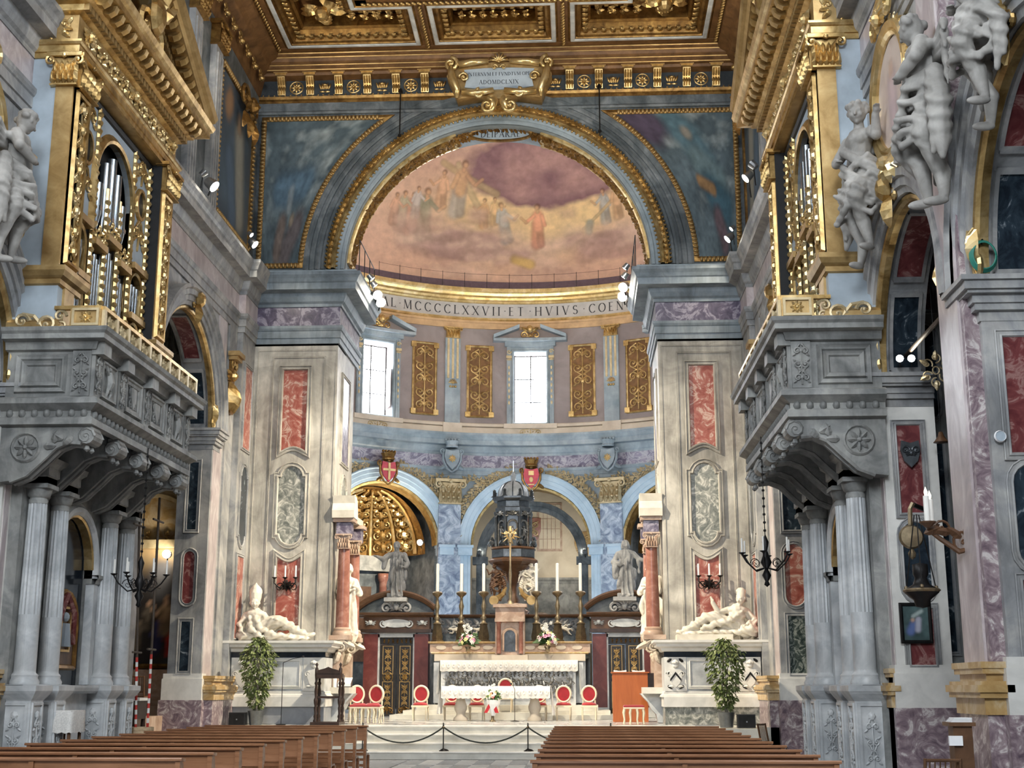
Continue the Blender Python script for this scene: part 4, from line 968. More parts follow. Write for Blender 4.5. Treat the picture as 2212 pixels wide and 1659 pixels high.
mb.build('ceiling_fillet', 'grey_marble', ceil_)
# side cornice below the ceiling with rosettes
ros2 = mesh_of(lambda mb: (rosette(mb, .2, 7, .03), mb.ball((0, -.1, .08), .09, 7, 5)), 'cornice_rosette', 'gold')
for s in (-1, 1):
    g = -s
    co_ = MB().mould(GROUND, [(s * 7.0, 36), (s * 7.0, NAVE0)] if s < 0 else [(s * 7.0, NAVE0), (s * 7.0, 36)], [(-a, b) for a, b in ((0, 18.3), (.08, 18.34), (.12, 18.5), (.2, 18.9), (.42, 19.05), (.5, 19.2), (.7, 19.3), (.75, 19.46), (0, 19.46))]).build('ceiling_cornice_side', 'ceiling_wood', ceil_)
    SP = Flat((s * 6.85, 0, 0), (0, 1, 0), (0, 0, 1), (-s, 0, 0))
    for k in range(18): place(ros2, 'cornice_rosette', co_, SP, 34.4 - k * .75, 18.7, .08)
def stadium(uc, v0, v1, hw): return arc(uc, v0 + hw, hw, pi, 2 * pi, 8) + arc(uc, v1 - hw, hw, 0, pi, 8)
# ================================================================ nave walls with chapel arches
NEAR = (18.3, 2.1, 6.4); FARA = (29.65, 2.45, 7.95); NEXT = (13.0, 2.1, 6.3); EARLY = (7.0, 2.1, 6.3)
def wall_side(s):
    side = 'left' if s < 0 else 'right'
    pl = Flat((s * WX, 0, 0), (0, 1, 0), (0, 0, 1), (-s, 0, 0))     # u = depth, v = height, w into the nave
    poly = [(NAVE0, 0)]
    for yc, r, sp in (EARLY, NEXT, NEAR, FARA):
        poly += [(yc - r, 0), (yc - r, sp)] + arc(yc, sp, r, pi, 0, 24)[1:-1] + [(yc + r, sp), (yc + r, 0)]
    poly += [(PY + .5, 0), (PY + .5, 12.85), (NAVE0, 12.85)]
    wl = struct('wall_' + side, MB().prism(pl, poly, -.72, 0), 'nave_stone')
    up = struct('wall_upper_' + side, MB().prism(pl, [(NAVE0, 12.8), (PY + .5, 12.8), (PY + .5, 20.2), (NAVE0, 20.2)] , -1.5, -.02), 'dark_stone') if False else None
    # clerestory wall with window openings towards the entrance
    wmb = MB(); ys = [NAVE0, 1.4, 3.6, 8.4, 10.6, 15.4, 17.6, PY + .5]
    for i in range(len(ys) - 1):
        if i % 2: wmb.pbox(pl, ys[i], ys[i + 1], 12.8, 14.4, -.8, 0); wmb.pbox(pl, ys[i], ys[i + 1], 18.2, 20.2, -.8, 0)
        else: wmb.pbox(pl, ys[i], ys[i + 1], 12.8, 20.2, -.8, 0)
    up = struct('wall_clerestory_' + side, wmb, 'dark_stone')
    for i in (1, 3, 5): MB().pbox(pl, ys[i], ys[i + 1], 14.4, 18.2, -.6, -.55).build('clerestory_pane', 'window_glow', up)
    # entablature
    gp = lambda prof: [(s * -1 * a * 1, b) for a, b in prof]
    path = [(s * WX, NAVE0), (s * WX, 33.9), (s * 6.74, 33.9), (s * 6.74, PY)]
    path = path if s < 0 else path
    sg = 1 if s < 0 else -1
    MB().mould(GROUND, path, [(sg * a, b) for a, b in archit(.5, .13, 10.95)]).build('architrave', 'nave_stone', wl)
    MB().mould(GROUND, path, [(sg * a, b) for a, b in ((0, 11.45), (.04, 11.45), (.04, 12.0), (0, 12.0))]).build('frieze', 'lilac_marble', wl)
    MB().mould(GROUND, path, [(sg * a, b) for a, b in cornice(.85, .5, 12.0)]).build('cornice', 'nave_stone', wl)
    # end pilaster beside the pier
    MB().pbox(pl, 33.9, PY, 0, 10.95, 0, WX - 6.74).build('end_pilaster', 'nave_stone', wl)
    EP = Flat((s * 6.74, 0, 0), (0, 1, 0), (0, 0, 1), (-s, 0, 0))
    for out, mt in ((rect(34.2, 34.95, 7.9, 10.1), 'red_marble'), (keyhole(34.57, 5.3, 7.4, .36), 'black_marble'), (rect(34.22, 34.9, 2.9, 5.0), 'red_marble')):
        o = MB().prism(EP, out, -.02, .02).build('marble_panel', mt, wl)
        MB().mould(EP, out if s > 0 else out[::-1], [(a if s > 0 else -a, b) for a, b in frameprof(.09, .05)], closed=True).build('moulding', 'nave_stone', o)
    # lilac strips on the wall face and breccia plinths with yellow bases
    for y0, y1, w_ in ((32.15, 32.9, .03), (15.28, 16.08, .22), (20.45, 20.62, .03)):
        MB().pbox(pl, y0, y1, 1.9, 10.95, 0, w_).build('marble_strip', 'lilac_marble', wl)
    for y0, y1, mt in ((33.1, 33.8, 'nave_stone'), (15.16, 15.28, 'breccia')):
        MB().pbox(pl, y0, y1, 1.9, 10.95, 0, .05 if y0 > 20 else .19).build('marble_strip', mt, wl)
    # jambs, imposts and archivolts
    for nm, (yc, r, sp) in (('far', FARA), ('near', NEAR), ('next', NEXT)):
        big = nm == 'far'
        a = MB().mould(pl, archpath(yc, sp, r, sp - .05, 22), [(0, 0), (0, .1), (.09, .13), (.1, .17), (.22, .17), (.24, .22), (.36, .22), (.4, .28), (.48, .26), (.48, 0)]).build('archivolt', 'nave_stone', wl)
        MB().mould(pl, arc(yc, sp, r - .11, 0, pi, 26), [(0, -.1), (0, .0), (.03, .05), (.08, .06), (.11, .03), (.12, -.1)]).build('gilt_arch_band', 'gold', a)
        for e in (-1, 1):
            mb = MB(); mb.M = pmat(pl, yc + e * (r - .12), sp + .02, .0)
            spiral(mb, 0, .1, .14, pi / 2, 1.3, e, .04, .04); [leafb(mb, 0, .1 + .1 * k, .45 - .06 * k, pi / 2 + e * (.25 - .2 * k), .2, .05) for k in range(4)]
            mb.M = None; mb.build('gilt_acanthus', 'gold_bright', a)
        mb = MB(); mb.M = pmat(pl, yc, sp + r - .05, .12); spiral(mb, -.13, .1, .12, 0, 1.2, 1, .04); spiral(mb, .13, .1, .12, pi, 1.2, -1, .04); leafb(mb, 0, .15, .5, -pi / 2, .35, .06); mb.ball((0, .25, .12), (.16, .2, .14)); mb.M = None
        mb.build('keystone', 'gold', a)
        # inlaid panels on the arch soffit above the far impost
        class Sof:
            def P(q_, u, v, w=0, yc=yc, r=r, sp=sp): return (s * (WX + v), yc + (r - w) * cos(u), sp + (r - w) * sin(u))
        for u0_, u1_, mt_ in ((.04, .62, 'black_marble'), (.74, 1.4, 'red_marble_dark'), (pi - 1.4, pi - .74, 'red_marble_dark'), (pi - .62, pi - .04, 'black_marble')):
            fm_ = MB(); pn_ = MB(); us_ = [u0_ + (u1_ - u0_) * k_ / 8 for k_ in range(9)]
            pn_.rings([[Sof().P(u_, v_, .02) for v_ in (.22, .60)] for u_ in us_], closed=False)
            for v_, e_ in ((.22, -1), (.60, 1)): fm_.rings([[Sof().P(u_, v_ + e_ * a_, b_) for a_, b_ in ((0, 0), (0, .05), (.05, .05), (.07, 0))] for u_ in us_], closed=False)
            for u_ in (u0_, u1_): fm_.rings([[Sof().P(u_ + a_, v_, b_) for a_, b_ in ((-.02, 0), (-.02, .05), (.02, .05), (.02, 0))] for v_ in (.18, .41, .64)], closed=False)
            so_ = pn_.build('soffit_panel', mt_, wl); fm_.build('soffit_moulding', 'nave_stone', so_)
        # far jamb (faces the camera): x from wall plane outwards
        J = Flat((s * WX, yc + r, 0), (s, 0, 0), (0, 0, 1), (0, -1, 0))
        jb = MB(); jb.pbox(J, -.02, .8, 1.85, sp - .48, -.3, .03); jo = jb.build('jamb', 'white_marble' if nm == 'near' else 'nave_stone', wl)
        imp = MB()
        for z0_, z1_, e_ in ((.5, .38, .04), (.38, .3, .1), (.3, .2, .13), (.2, .16, .2), (.16, .06, .24), (.06, 0, .28)): imp.pbox(J, -e_, .8, sp - z0_, sp - z1_, -.6, e_)
        imp.build('impost', 'nave_stone', wl)
        fr = lambda out, mt, fm, d=.09: (MB().prism(J, out, .0, .05).build('marble_panel', mt, jo), MB().mould(J, out if s > 0 else out, [((a_ if s > 0 else -a_), .03 + b_) for a_, b_ in frameprof(d, .05)], closed=True).build('moulding', fm, jo))
        if big: seq = [(rect(.2, .6, 5.35, 7.2), 'black_marble'), (stadium(.4, 3.55, 5.0, .22), 'red_marble_dark' if s < 0 else 'red_marble'), (rect(.2, .6, 1.95, 3.3), 'black_marble' if s < 0 else 'green_marble')]
        else: seq = [(rect(.2, .55, 4.25, 5.6), 'red_marble_dark'), (stadium(.38, 2.95, 4.1, .19), 'black_marble'), (rect(.2, .55, 1.98, 2.8), 'red_marble_dark')]
        for out, mt in seq: fr(out, mt, 'nave_stone')
        MB().pbox(J, -.08, .9, 1.35, 1.86, -.3, .1).build('jamb_plinth', 'white_marble', jo)
        MB().pbox(J, -.06, .88, 1.86, 1.98, -.3, .07).build('jamb_base', 'white_marble', jo)
        MB().pbox(J, -.1, .95, 0, 1.36, -.3, .13).build('jamb_dado', 'breccia', jo)
    for y0, y1, w1 in ((32.2, PY, .3), (15.12, 16.2, .28), (20.4, 20.7, .1)):
        MB().pbox(pl, y0, y1, 0, 1.36, 0, w1).build('wall_dado', 'breccia' if y0 > 20 else 'breccia', wl)
        b_ = MB()
        for z0_, z1_, e_ in ((1.36, 1.54, .03), (1.54, 1.6, .09), (1.6, 1.68, .12), (1.68, 1.72, .08), (1.72, 1.8, -.02), (1.8, 1.86, .03), (1.86, 1.93, .05)): b_.pbox(pl, y0 - e_, y1 + (e_ if y1 < 30 else 0), z0_, z1_, 0, w1 + e_)
        b_.build('wall_base', 'yellow_marble', wl)
    # clerestory frames above the far bay
    UP = Flat((s * WX, 0, 0), (0, 1, 0), (0, 0, 1), (-s, 0, 0))
    def P(a, b): return UP.P(31.1 + 3.3 * a, 13.5 + 3.9 * b, .03)
    def paint(uv):
        n = vnoise(uv * [4, 5], 31); c = lerp(np.tile((.035, .045, .06), (len(uv), 1)), (.10, .14, .18), n)
        c = stroke(c, uv, (.62, .7), (.72, .15), .14, (.30, .29, .25)); c = stroke(c, uv, (.6, .78), (.6, .8), .07, (.34, .25, .18)); c = stroke(c, uv, (.35, .45), (.5, .1), .12, (.10, .14, .2)); c = stroke(c, uv, (.25, .8), (.3, .85), .1, (.33, .2, .12)); return c
    g = painted_grid('wall_painting', P, 24, 40, paint, 'oil_paint', up)
    out = rect(31.1, 34.4, 13.5, 17.4)
    f = MB().mould(UP, out if s > 0 else out[::-1], [((a if s > 0 else -a), b) for a, b in ((0, 0), (0, .08), (.06, .1), (.16, .06), (.16, 0))], closed=True).build('painting_frame', 'gold_old', up)
    if s < 0:
        for u, v, a in along(out, .13, True): place(egg, 'egg', f, UP, u + .08 * sin(a) * (1 if True else -1), v - .08 * cos(a), .05, a)
    for y in (30.45, 28.6): MB().pbox(UP, y - .3, y + .3, 12.85, 17.6, 0, .16).build('clerestory_pilaster', 'nave_stone', up)
    for y in (30.45, 28.6):
        for d in (-.18, 0, .18): MB().pbox(UP, y + d - .05, y + d + .05, 13.2, 17.3, .16, .2).build('pilaster_fillet', 'nave_stone', up)
        mb = MB(); mb.M = pmat(UP, y, 17.5, .0); volute_cap(mb, .8, .6, .35); mb.M = None; mb.build('clerestory_capital', 'gold_old', up)
    mb = MB(); mb.M = pmat(UP, 33.3, 17.2, .2); spiral(mb, -.5, .1, .35, 0, 1.3, 1, .07); spiral(mb, .5, .1, .35, pi, 1.3, -1, .07); cherub(mb, .32); [leafb(mb, x, -.3, .6, -pi / 2 + x, .3) for x in (-.4, 0, .4)]; mb.M = None
    mb.build('frame_crest', 'gold_old', up)
    return wl, pl
wall_left, PLL = wall_side(-1)
wall_right, PLR = wall_side(1)
# ---- side chapels: closed rooms behind the arches
for s in (-1, 1):
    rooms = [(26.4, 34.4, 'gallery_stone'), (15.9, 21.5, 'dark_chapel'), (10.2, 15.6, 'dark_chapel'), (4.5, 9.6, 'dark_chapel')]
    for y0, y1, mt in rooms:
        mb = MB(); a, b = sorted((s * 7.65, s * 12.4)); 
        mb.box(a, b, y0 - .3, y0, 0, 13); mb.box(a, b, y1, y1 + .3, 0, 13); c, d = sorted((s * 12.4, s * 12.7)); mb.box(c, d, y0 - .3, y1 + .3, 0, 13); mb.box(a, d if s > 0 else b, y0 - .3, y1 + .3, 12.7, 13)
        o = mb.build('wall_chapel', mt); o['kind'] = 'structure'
        if y0 == 15.9:   # panelled pier at the far side of the near chapels
            PF_ = Flat((s * 7.65, 21.5, 0), (s, 0, 0), (0, 0, 1), (0, -1, 0))
            MB().pbox(PF_, 0, .62, 0, 12.7, 0, .1).build('chapel_pier', 'gallery_stone', o)
            for out_, mt_ in ((rect(.06, .44, 7.75, 9.8), 'red_marble_dark'), (stadium(.25, 5.9, 7.5, .19), 'black_marble'), (rect(.06, .44, 2.2, 5.5), 'black_marble')):
                MB().prism(PF_, out_, .08, .12).build('marble_panel', mt_, o); MB().mould(PF_, out_, [(a_, .1 + b_) for a_, b_ in frameprof(.07, .05)], closed=True).build('moulding', 'nave_stone', o)
# wall behind the camera with the great facade window
wf = MB(); wf.box(-8.5, 8.5, NAVE0 - .4, NAVE0, 0, 9.2); wf.box(-8.5, -2.8, NAVE0 - .4, NAVE0, 9.2, 16); wf.box(2.8, 8.5, NAVE0 - .4, NAVE0, 9.2, 16); wf.box(-8.5, 8.5, NAVE0 - .4, NAVE0, 16, 20.3)
wall_front = struct('wall_front', wf, 'nave_stone')
MB().box(-2.8, 2.8, NAVE0 - .3, NAVE0 - .25, 9.2, 16).build('facade_pane', 'window_glow', wall_front)
# ================================================================ organ galleries, organs and the aedicules beneath
def fluted(mb, c, r, h, n=16, taper=.86, plainto=.33):
    """fluted column shaft whose lower third is plain"""
    x, y, z = c
    for z0, z1, fl in ((0, plainto, 0), (plainto, 1, 1)):
        rs = []
        for f in (z0, (z0 + z1) / 2, z1):
            rr = r * (1 - (1 - taper) * f ** 1.6)
            rs.append([(x + rr * (1 - .11 * fl * (k % 2)) * cos(pi * k / n), y + rr * (1 - .11 * fl * (k % 2)) * sin(pi * k / n), z + h * f) for k in range(2 * n)])
        mb.rings(rs, closed=True, capa=True, capb=True)
    return mb
def relief_figure(mb, h):
    mb.ball((0, h * .36, .03), (h * .07, h * .08, .05), 7, 5); mb.tube([(0, h * .28, .03), (.01, 0, .05), (-.03, -h * .2, .04)], [h * .1, h * .13, h * .08], 6)
    mb.tube([(.02, -h * .12, .04), (.07, -h * .28, .05), (.03, -h * .45, .03)], [h * .07, h * .055, h * .035], 5); mb.tube([(-.03, -h * .14, .04), (-.08, -h * .3, .04), (-.1, -h * .45, .02)], [h * .07, h * .055, h * .035], 5)
    mb.tube([(.05, h * .22, .04), (.14, h * .1, .06), (.1, -.02, .05)], [h * .05, h * .04, h * .03], 5); mb.tube([(-.05, h * .22, .04), (-.13, h * .3, .05), (-.15, h * .42, .04)], [h * .05, h * .04, h * .03], 5)
GY0, GY1 = 20.15, 25.3
def gallery(s):
    pl = PLL if s < 0 else PLR; sd = 'left' if s < 0 else 'right'; sg = 1 if s < 0 else -1
    where = 'beside the green hanging plant pier' if False else ('on the wall with the bishop tomb side' if False else '')
    g = empty('organ_gallery', (s * WX, 22.7, 4.4), 'grey carved stone organ balcony on scroll consoles, ' + ('beside the striped poles' if s < 0 else 'beside the oval picture'), 'balcony')
    inv = Matrix.Translation(g.location).inverted()
    def B(mb, name, mat, parent=g, **k):
        o = mb.build(name, mat, parent, **k)
        if parent is g: o.matrix_parent_inverse = inv
        return o
    W1 = 1.40
    plan = [(s * WX, GY0), (s * (WX - W1), GY0), (s * (WX - W1), GY1), (s * WX, GY1)]
    mo = lambda prof: MB().mould(GROUND, plan, [(sg * a * -1 * -1, b) for a, b in prof]) if s < 0 else MB().mould(GROUND, plan, [(-a, b) for a, b in prof])
    B(MB().pbox(pl, GY0, GY1, 5.72, 7.2, .02, W1), 'parapet', 'gallery_stone')
    B(mo([(0, 5.68), (.1, 5.7), (.1, 5.8), (.05, 5.84), (.05, 5.92), (.14, 5.98), (.2, 6.02), (.2, 6.1), (.12, 6.14), (0, 6.16)]), 'base_moulding', 'gallery_stone')
    B(mo([(0, 6.9), (.08, 6.92), (.1, 7.0), (.12, 7.04), (.26, 7.06), (.26, 7.14), (.3, 7.18), (.32, 7.24), (0, 7.26)]), 'parapet_cornice', 'gallery_stone')
    eggs = mesh_of(lambda mb: mb.ball((0, 0, 0), (.06, .08, .06), 7, 5), 'egg', 'gallery_stone')
    for k in range(26): place(eggs, 'egg', g, pl, GY0 + .1 + k * .2, 5.88, W1 + .05)
    EN = Flat((s * WX, GY0, 0), (-s, 0, 0), (0, 0, 1), (0, -1, 0))   # near end, u from the wall into the nave
    for k in range(7): place(eggs, 'egg', g, EN, .15 + k * .2, 5.88, .05)
    # front: pilaster strips with carved candelabra and panels with reliefs
    ys = [GY0 + .12, 21.42, 22.72, 24.02, GY1 - .12]
    for i, y in enumerate(ys):
        p = B(MB().pbox(pl, y - .14, y + .14, 6.16, 6.9, W1, W1 + .06), 'pilaster_strip', 'gallery_stone')
        mb = MB(); mb.M = pmat(pl, y, 6.53, W1 + .06); scroll_field(mb, .22, .62, 3, .018, i); mb.M = None; B(mb, 'pilaster_carving', 'gallery_stone')
        B(MB().pbox(pl, y - .17, y + .17, 6.84, 7.05, W1, W1 + .2), 'cornice_block', 'gallery_stone')
    for i in range(4):
        y0, y1 = ys[i] + .24, ys[i + 1] - .24
        o = rect(y0, y1, 6.24, 6.84)
        B(MB().mould(pl, o, [(-.12, W1 + .005), (-.1, W1 + .03), (-.05, W1 + .035), (-.03, W1 + .06), (0, W1 + .06), (.02, W1)], closed=True), 'panel_moulding', 'gallery_stone')
        mb = MB(); mb.M = pmat(pl, (y0 + y1) / 2, 6.53, W1)
        if i in (0, 3): relief_figure(mb, .62)
        else: scroll_field(mb, .4, .46, 2, .02, i + 5); mb.prism(Flat((0, 0, 0), (1, 0, 0), (0, 1, 0), (0, 0, 1)), [(-.13, .18), (-.13, 0), (0, -.2), (.13, 0), (.13, .18)], 0, .05)
        mb.M = None; B(mb, 'panel_relief', 'gallery_stone')
    # near end of the parapet
    B(MB().pbox(EN, W1 - .3, W1, 6.16, 6.9, 0, .06), 'pilaster_strip', 'gallery_stone')
    mb = MB(); mb.M = pmat(EN, W1 - .15, 6.53, .06); scroll_field(mb, .24, .64, 3, .02, 3); mb.M = None; B(mb, 'pilaster_carving', 'gallery_stone')
    for d, q in ((0, .0), (.1, .02)):
        o = rect(.18 + d, W1 - .42 - d, 6.24 + d, 6.84 - d)
        B(MB().mould(EN, o, [(-.08, .0), (-.06, .03), (-.03, .035), (0, .05), (.02, 0)], closed=True), 'panel_moulding', 'gallery_stone')
    # consoles
    prof = [(0, 5.7), (W1 + .06, 5.7), (W1 + .1, 5.62), (W1 + .06, 5.48), (W1 - .1, 5.42), (W1 - .3, 5.44), (W1 - .5, 5.36), (W1 - .72, 5.14), (W1 - .95, 4.92), (W1 - 1.2, 4.82), (0, 4.8)]
    CPl = lambda y: Flat((s * WX, y, 0), (-s, 0, 0), (0, 0, 1), (0, -1, 0))
    for i, y in enumerate((20.34, 21.52, 22.72, 23.9, 25.05)):
        cp = CPl(y); mb = MB(); mb.prism(cp, prof, -.17, .17); c = B(mb, 'console', 'gallery_stone')
        mb = MB()
        for e in (-.19, .19):
            mb.M = pmat(cp, W1 - .02, 5.52, e) ; spiral(mb, 0, 0, .13, 0, 1.6, 1, .028, 0, 14, 4)
        mb.M = None
        a, b = cp.P(W1, 5.52, -.2), cp.P(W1, 5.52, .2); mb.tube([a, b], .12, 12)
        for e in (-.15, .15): mb.tube([cp.P(u, v - .01, e) for u, v in prof[4:10]], .035, 5)
        mb.tube([cp.P(u, v - .015, 0) for u, v in prof[4:10]], .05, 5)
        B(mb, 'console_scroll', 'gallery_stone')
        for e in (-.1, .1): B(MB().lathe([(0, -.1), (.05, -.06), (.03, 0), (0, 0)], cp.P(W1 - .02, 5.38, e), 7), 'console_drop', 'gallery_stone')
    # carved spandrel plate on the near side of the first console
    mb = MB(); mb.M = pmat(CPl(20.17), .42, 5.35, .01); rosette(mb, .18); mb.lathe([(.2, 0), (.22, .03), (.25, 0)], n=18); [leafb(mb, .3 + .15 * k, .02 + .05 * k, .2, k * 1.3, .35) for k in range(4)]; mb.M = None
    B(mb, 'spandrel_carving', 'gallery_stone')
    # underside between the consoles
    B(MB().pbox(pl, GY0 + .1, GY1 - .05, 5.6, 5.74, .02, W1 - .1), 'soffit', 'dark_stone')
    # gilded fret balustrade
    bl = empty('balustrade', (0, 0, 0)); bl.parent = g; bl.matrix_parent_inverse = inv
    fw = W1 + .12
    for z0, z1 in ((7.26, 7.31), (7.58, 7.64)):
        mb = MB(); mb.pbox(pl, GY0 - .05, GY1 + .05, z0, z1, fw - .05, fw + .05); mb.build('balustrade_rail', 'gold', bl)
        MB().pbox(EN, .75, fw, z0, z1, -.0, .1).build('balustrade_rail', 'gold', bl)
    n = 9
    for k in range(n + 1):
        y = GY0 + (GY1 - GY0) * k / n
        MB().pbox(pl, y - .05, y + .05, 7.31, 7.58, fw - .04, fw + .05).build('balustrade_post', 'gold_pale', bl)
        if k < n:
            mb = MB(); mb.M = pmat(pl, y + (GY1 - GY0) / n / 2, 7.445, fw); 
            for e in (-1, 1): spiral(mb, e * .12, .02, .11, pi if e > 0 else 0, 1.4, e, .022, 0, 12, 4); leafb(mb, 0, -.12, .2, pi / 2 + e * .6, .25); mb.tube([(e * .22, -.13, 0), (e * .1, -.1, .02), (0, .12, 0)], .018, 4)
            mb.M = None; mb.build('balustrade_fret', 'gold_pale', bl)
    MB().pbox(EN, fw - .5, fw, 7.31, 7.58, -.02, .1).build('corner_block', 'gold_flat', bl)
    o = rect(fw - .42, fw - .06, 7.34, 7.55); MB().mould(EN, o, [(0, .1), (0, .14), (.04, .14), (.04, .1)], closed=True).build('block_frame', 'gold_pale', bl)
    mb = MB(); mb.M = pmat(EN, fw - .24, 7.445, .1); rosette(mb, .11); mb.M = None; mb.build('block_rosette', 'gold_bright', bl)
    mb = MB(); mb.M = pmat(EN, fw - .68, 7.42, .03); spiral(mb, 0, .06, .1, 0, 1.3, 1, .03); spiral(mb, .04, -.1, .07, pi, 1.2, -1, .025); mb.M = None; mb.build('end_scroll', 'gold_pale', bl)
    return g
def organ(s):
    pl = PLL if s < 0 else PLR; sg = 1 if s < 0 else -1
    Y0, Y1, W = 20.1, 25.6, .76
    g = empty('pipe_organ', (s * WX, 22.85, 7.26), 'gilded pipe organ with carved case and pediment above the ' + ('balcony beside the striped poles' if s < 0 else 'balcony beside the oval gilt picture'), 'organ')
    inv = Matrix.Translation(g.location).inverted()
    def B(mb, name, mat, parent=g, **k):
        o = mb.build(name, mat, parent, **k)
        if parent is g: o.matrix_parent_inverse = inv
        return o
    EN = Flat((s * WX, Y0, 0), (-s, 0, 0), (0, 0, 1), (0, -1, 0))
    plan = [(s * WX, Y0), (s * (WX - W), Y0), (s * (WX - W), Y1), (s * WX, Y1)]
    mo = lambda prof: MB().mould(GROUND, plan, [((1 if s < 0 else -1) * a, b) for a, b in prof])
    # base, carried on scrolls
    B(MB().pbox(pl, Y0, 20.9, 7.3, 8.1, 0, W), 'case_base', 'organ_side'); B(MB().pbox(pl, 24.8, Y1, 7.3, 8.1, 0, W), 'case_base', 'organ_side')
    for y in (20.5, 25.2):
        B(MB().pbox(pl, y - .2, y + .2, 7.3, 8.1, W, W + .04), 'base_panel', 'gold_flat')
    for y0, y1 in ((Y0, 20.9), (24.8, Y1)):
        pn = [(s * WX, y0), (s * (WX - W), y0), (s * (WX - W), y1), (s * WX, y1)]
        mm = lambda prof: MB().mould(GROUND, pn, [((1 if s < 0 else -1) * a, b) for a, b in prof])
        B(mm([(0, 7.26), (.1, 7.28), (.1, 7.36), (.04, 7.42), (0, 7.44)]), 'base_moulding', 'gold_flat')
        B(mm([(0, 8.0), (.05, 8.02), (.05, 8.1), (.12, 8.14), (.16, 8.22), (.16, 8.3), (0, 8.32)]), 'base_cornice', 'gold_flat')
    mb = MB(); mb.M = pmat(EN, .45, 7.3, .06); spiral(mb, -.2, .08, .12, 0, 1.3, 1, .035); spiral(mb, .22, .02, .14, pi, 1.3, -1, .035); mb.tube([(-.2, .2, 0), (0, .16, .03), (.22, -.1, 0)], .035, 5); mb.M = None
    B(mb, 'base_scroll', 'gold_pale')
    # side of the case
    B(MB().pbox(EN, 0, W - .3, 8.32, 12.0, -.02, 0), 'case_side', 'organ_side')
    B(MB().pbox(EN, W - .3, W, 8.32, 11.6, -.5, .03), 'corner_pilaster', 'gold_flat')
    # front pilasters with carved fields
    for y in (20.5, 25.2):
        p = B(MB().pbox(pl, y - .38, y + .38, 8.32, 11.55, W - .5, W), 'front_pilaster', 'gold_flat')
        B(MB().mould(pl, rect(y - .2, y + .2, 8.5, 11.4), [(0, W), (0, W + .05), (.05, W + .06), (.08, W)], closed=True), 'pilaster_moulding', 'gold')
        mb = MB(); mb.M = pmat(pl, y, 9.95, W + .0); scroll_field(mb, .34, 2.8, 9, .025, 4)
        for k in range(8): cherubz = mb.ball((0, -1.25 + k * .36, .05), (.07, .09, .06), 7, 4)
        mb.M = None; B(mb, 'pilaster_carving', 'gold_bright')
        mb = MB(); mb.M = pmat(pl, y, 11.5, W - .1); volute_cap(mb, .85, .55, .28); mb.M = None; B(mb, 'pilaster_capital', 'gold')
    mb = MB(); mb.M = pmat(EN, W - .15, 11.5, -.1); volute_cap(mb, .5, .55, .25); mb.M = None; B(mb, 'pilaster_capital', 'gold')
    # entablature
    B(MB().pbox(pl, Y0, Y1, 12.0, 13.0, 0, W), 'entablature', 'gold_flat')
    B(mo(archit(.3, .12, 12.0)), 'architrave', 'gold')
    mb = MB(); foliage_run(mb, pl, [(Y0 + .2, 12.56), (Y1 - .2, 12.56)], .42, .28, W, 12); B(mb, 'frieze_carving', 'gold_bright')
    mb = MB(); foliage_run(mb, EN, [(.1, 12.56), (W - .1, 12.56)], .4, .28, 0, 13); B(mb, 'frieze_carving', 'gold_bright')
    for y in (20.5, 22.85, 25.2):
        mb = MB(); mb.M = pmat(pl, y, 12.58, W + .02); cherub(mb, .15); mb.M = None; B(mb, 'cherub_head', 'gold_bright')
    B(mo([(0, 12.8), (.1, 12.84), (.12, 12.94), (.28, 13.0), (.3, 13.1), (.55, 13.14), (.55, 13.26), (.6, 13.3), (.64, 13.4), (0, 13.42)]), 'cornice', 'gold')
    den = mesh_of(lambda mb: mb.box(-.05, .05, -.06, .06, 0, .1), 'dentil', 'gold_flat', False)
    for k in range(36): place(den, 'dentil', g, pl, Y0 - .05 + k * .16, 12.9, W + .1)
    mod = mesh_of(lambda mb: (mb.prism(Flat((0, 0, 0), (0, 0, 1), (0, 1, 0), (1, 0, 0)), [(0, -.08), (.1, -.1), (.2, -.04), (.24, .06), (0, .06)], -.07, .07), leafb(mb, 0, -.04, .2, pi / 2, .3, .12)), 'modillion', 'gold', False)
    for k in range(18): place(mod, 'modillion', g, pl, Y0 + .05 + k * .32, 13.06, W + .28)
    # pediment
    ya, yb, yc = Y0 - .6, Y1 + .6, 22.85
    tri = [(ya, 13.42), (yb, 13.42), (yc, 15.1)]
    B(MB().prism(pl, [(Y0, 13.4), (Y1, 13.4), (yc, 14.75)], 0, W - .05), 'tympanum', 'gold_old')
    for a, b in (((ya, 13.42), (yc - .5, 14.82)), ((yc + .5, 14.82), (yb, 13.42))):
        B(MB().mould(pl, [a, b][::-1], [(0, W), (.02, W + .5), (.1, W + .55), (.14, W + .62), (.26, W + .66), (.28, W + .6), (.28, 0)]), 'raking_cornice', 'gold_flat')
        L = [(a[0] + (b[0] - a[0]) * t, a[1] + (b[1] - a[1]) * t) for t in (0, 1)]
        for u, v, an in along(L, .3): place(mod, 'modillion', g, pl, u, v - .04, W + .24, an)
        for u, v, an in along(L, .15): place(den, 'dentil', g, pl, u, v - .17, W + .1, an)
    mb = MB(); mb.M = pmat(pl, yc, 13.9, W + .25); spiral(mb, -.35, 0, .35, 0, 1.4, 1, .08); spiral(mb, .35, 0, .35, pi, 1.4, -1, .08); mb.ball((0, .35, .1), (.3, .4, .2), 9, 6); [leafb(mb, x, .5, .7, pi / 2 - x, .3, .1) for x in (-.5, -.2, .2, .5)]; mb.M = None
    B(mb, 'pediment_crest', 'gold')
    # recessed front: dark chest, shade roll, gilt arches and pipes
    wf = .42
    B(MB().pbox(pl, 20.88, 24.82, 7.3, 12.0, .26, .3), 'chest_back', 'organ_dark')
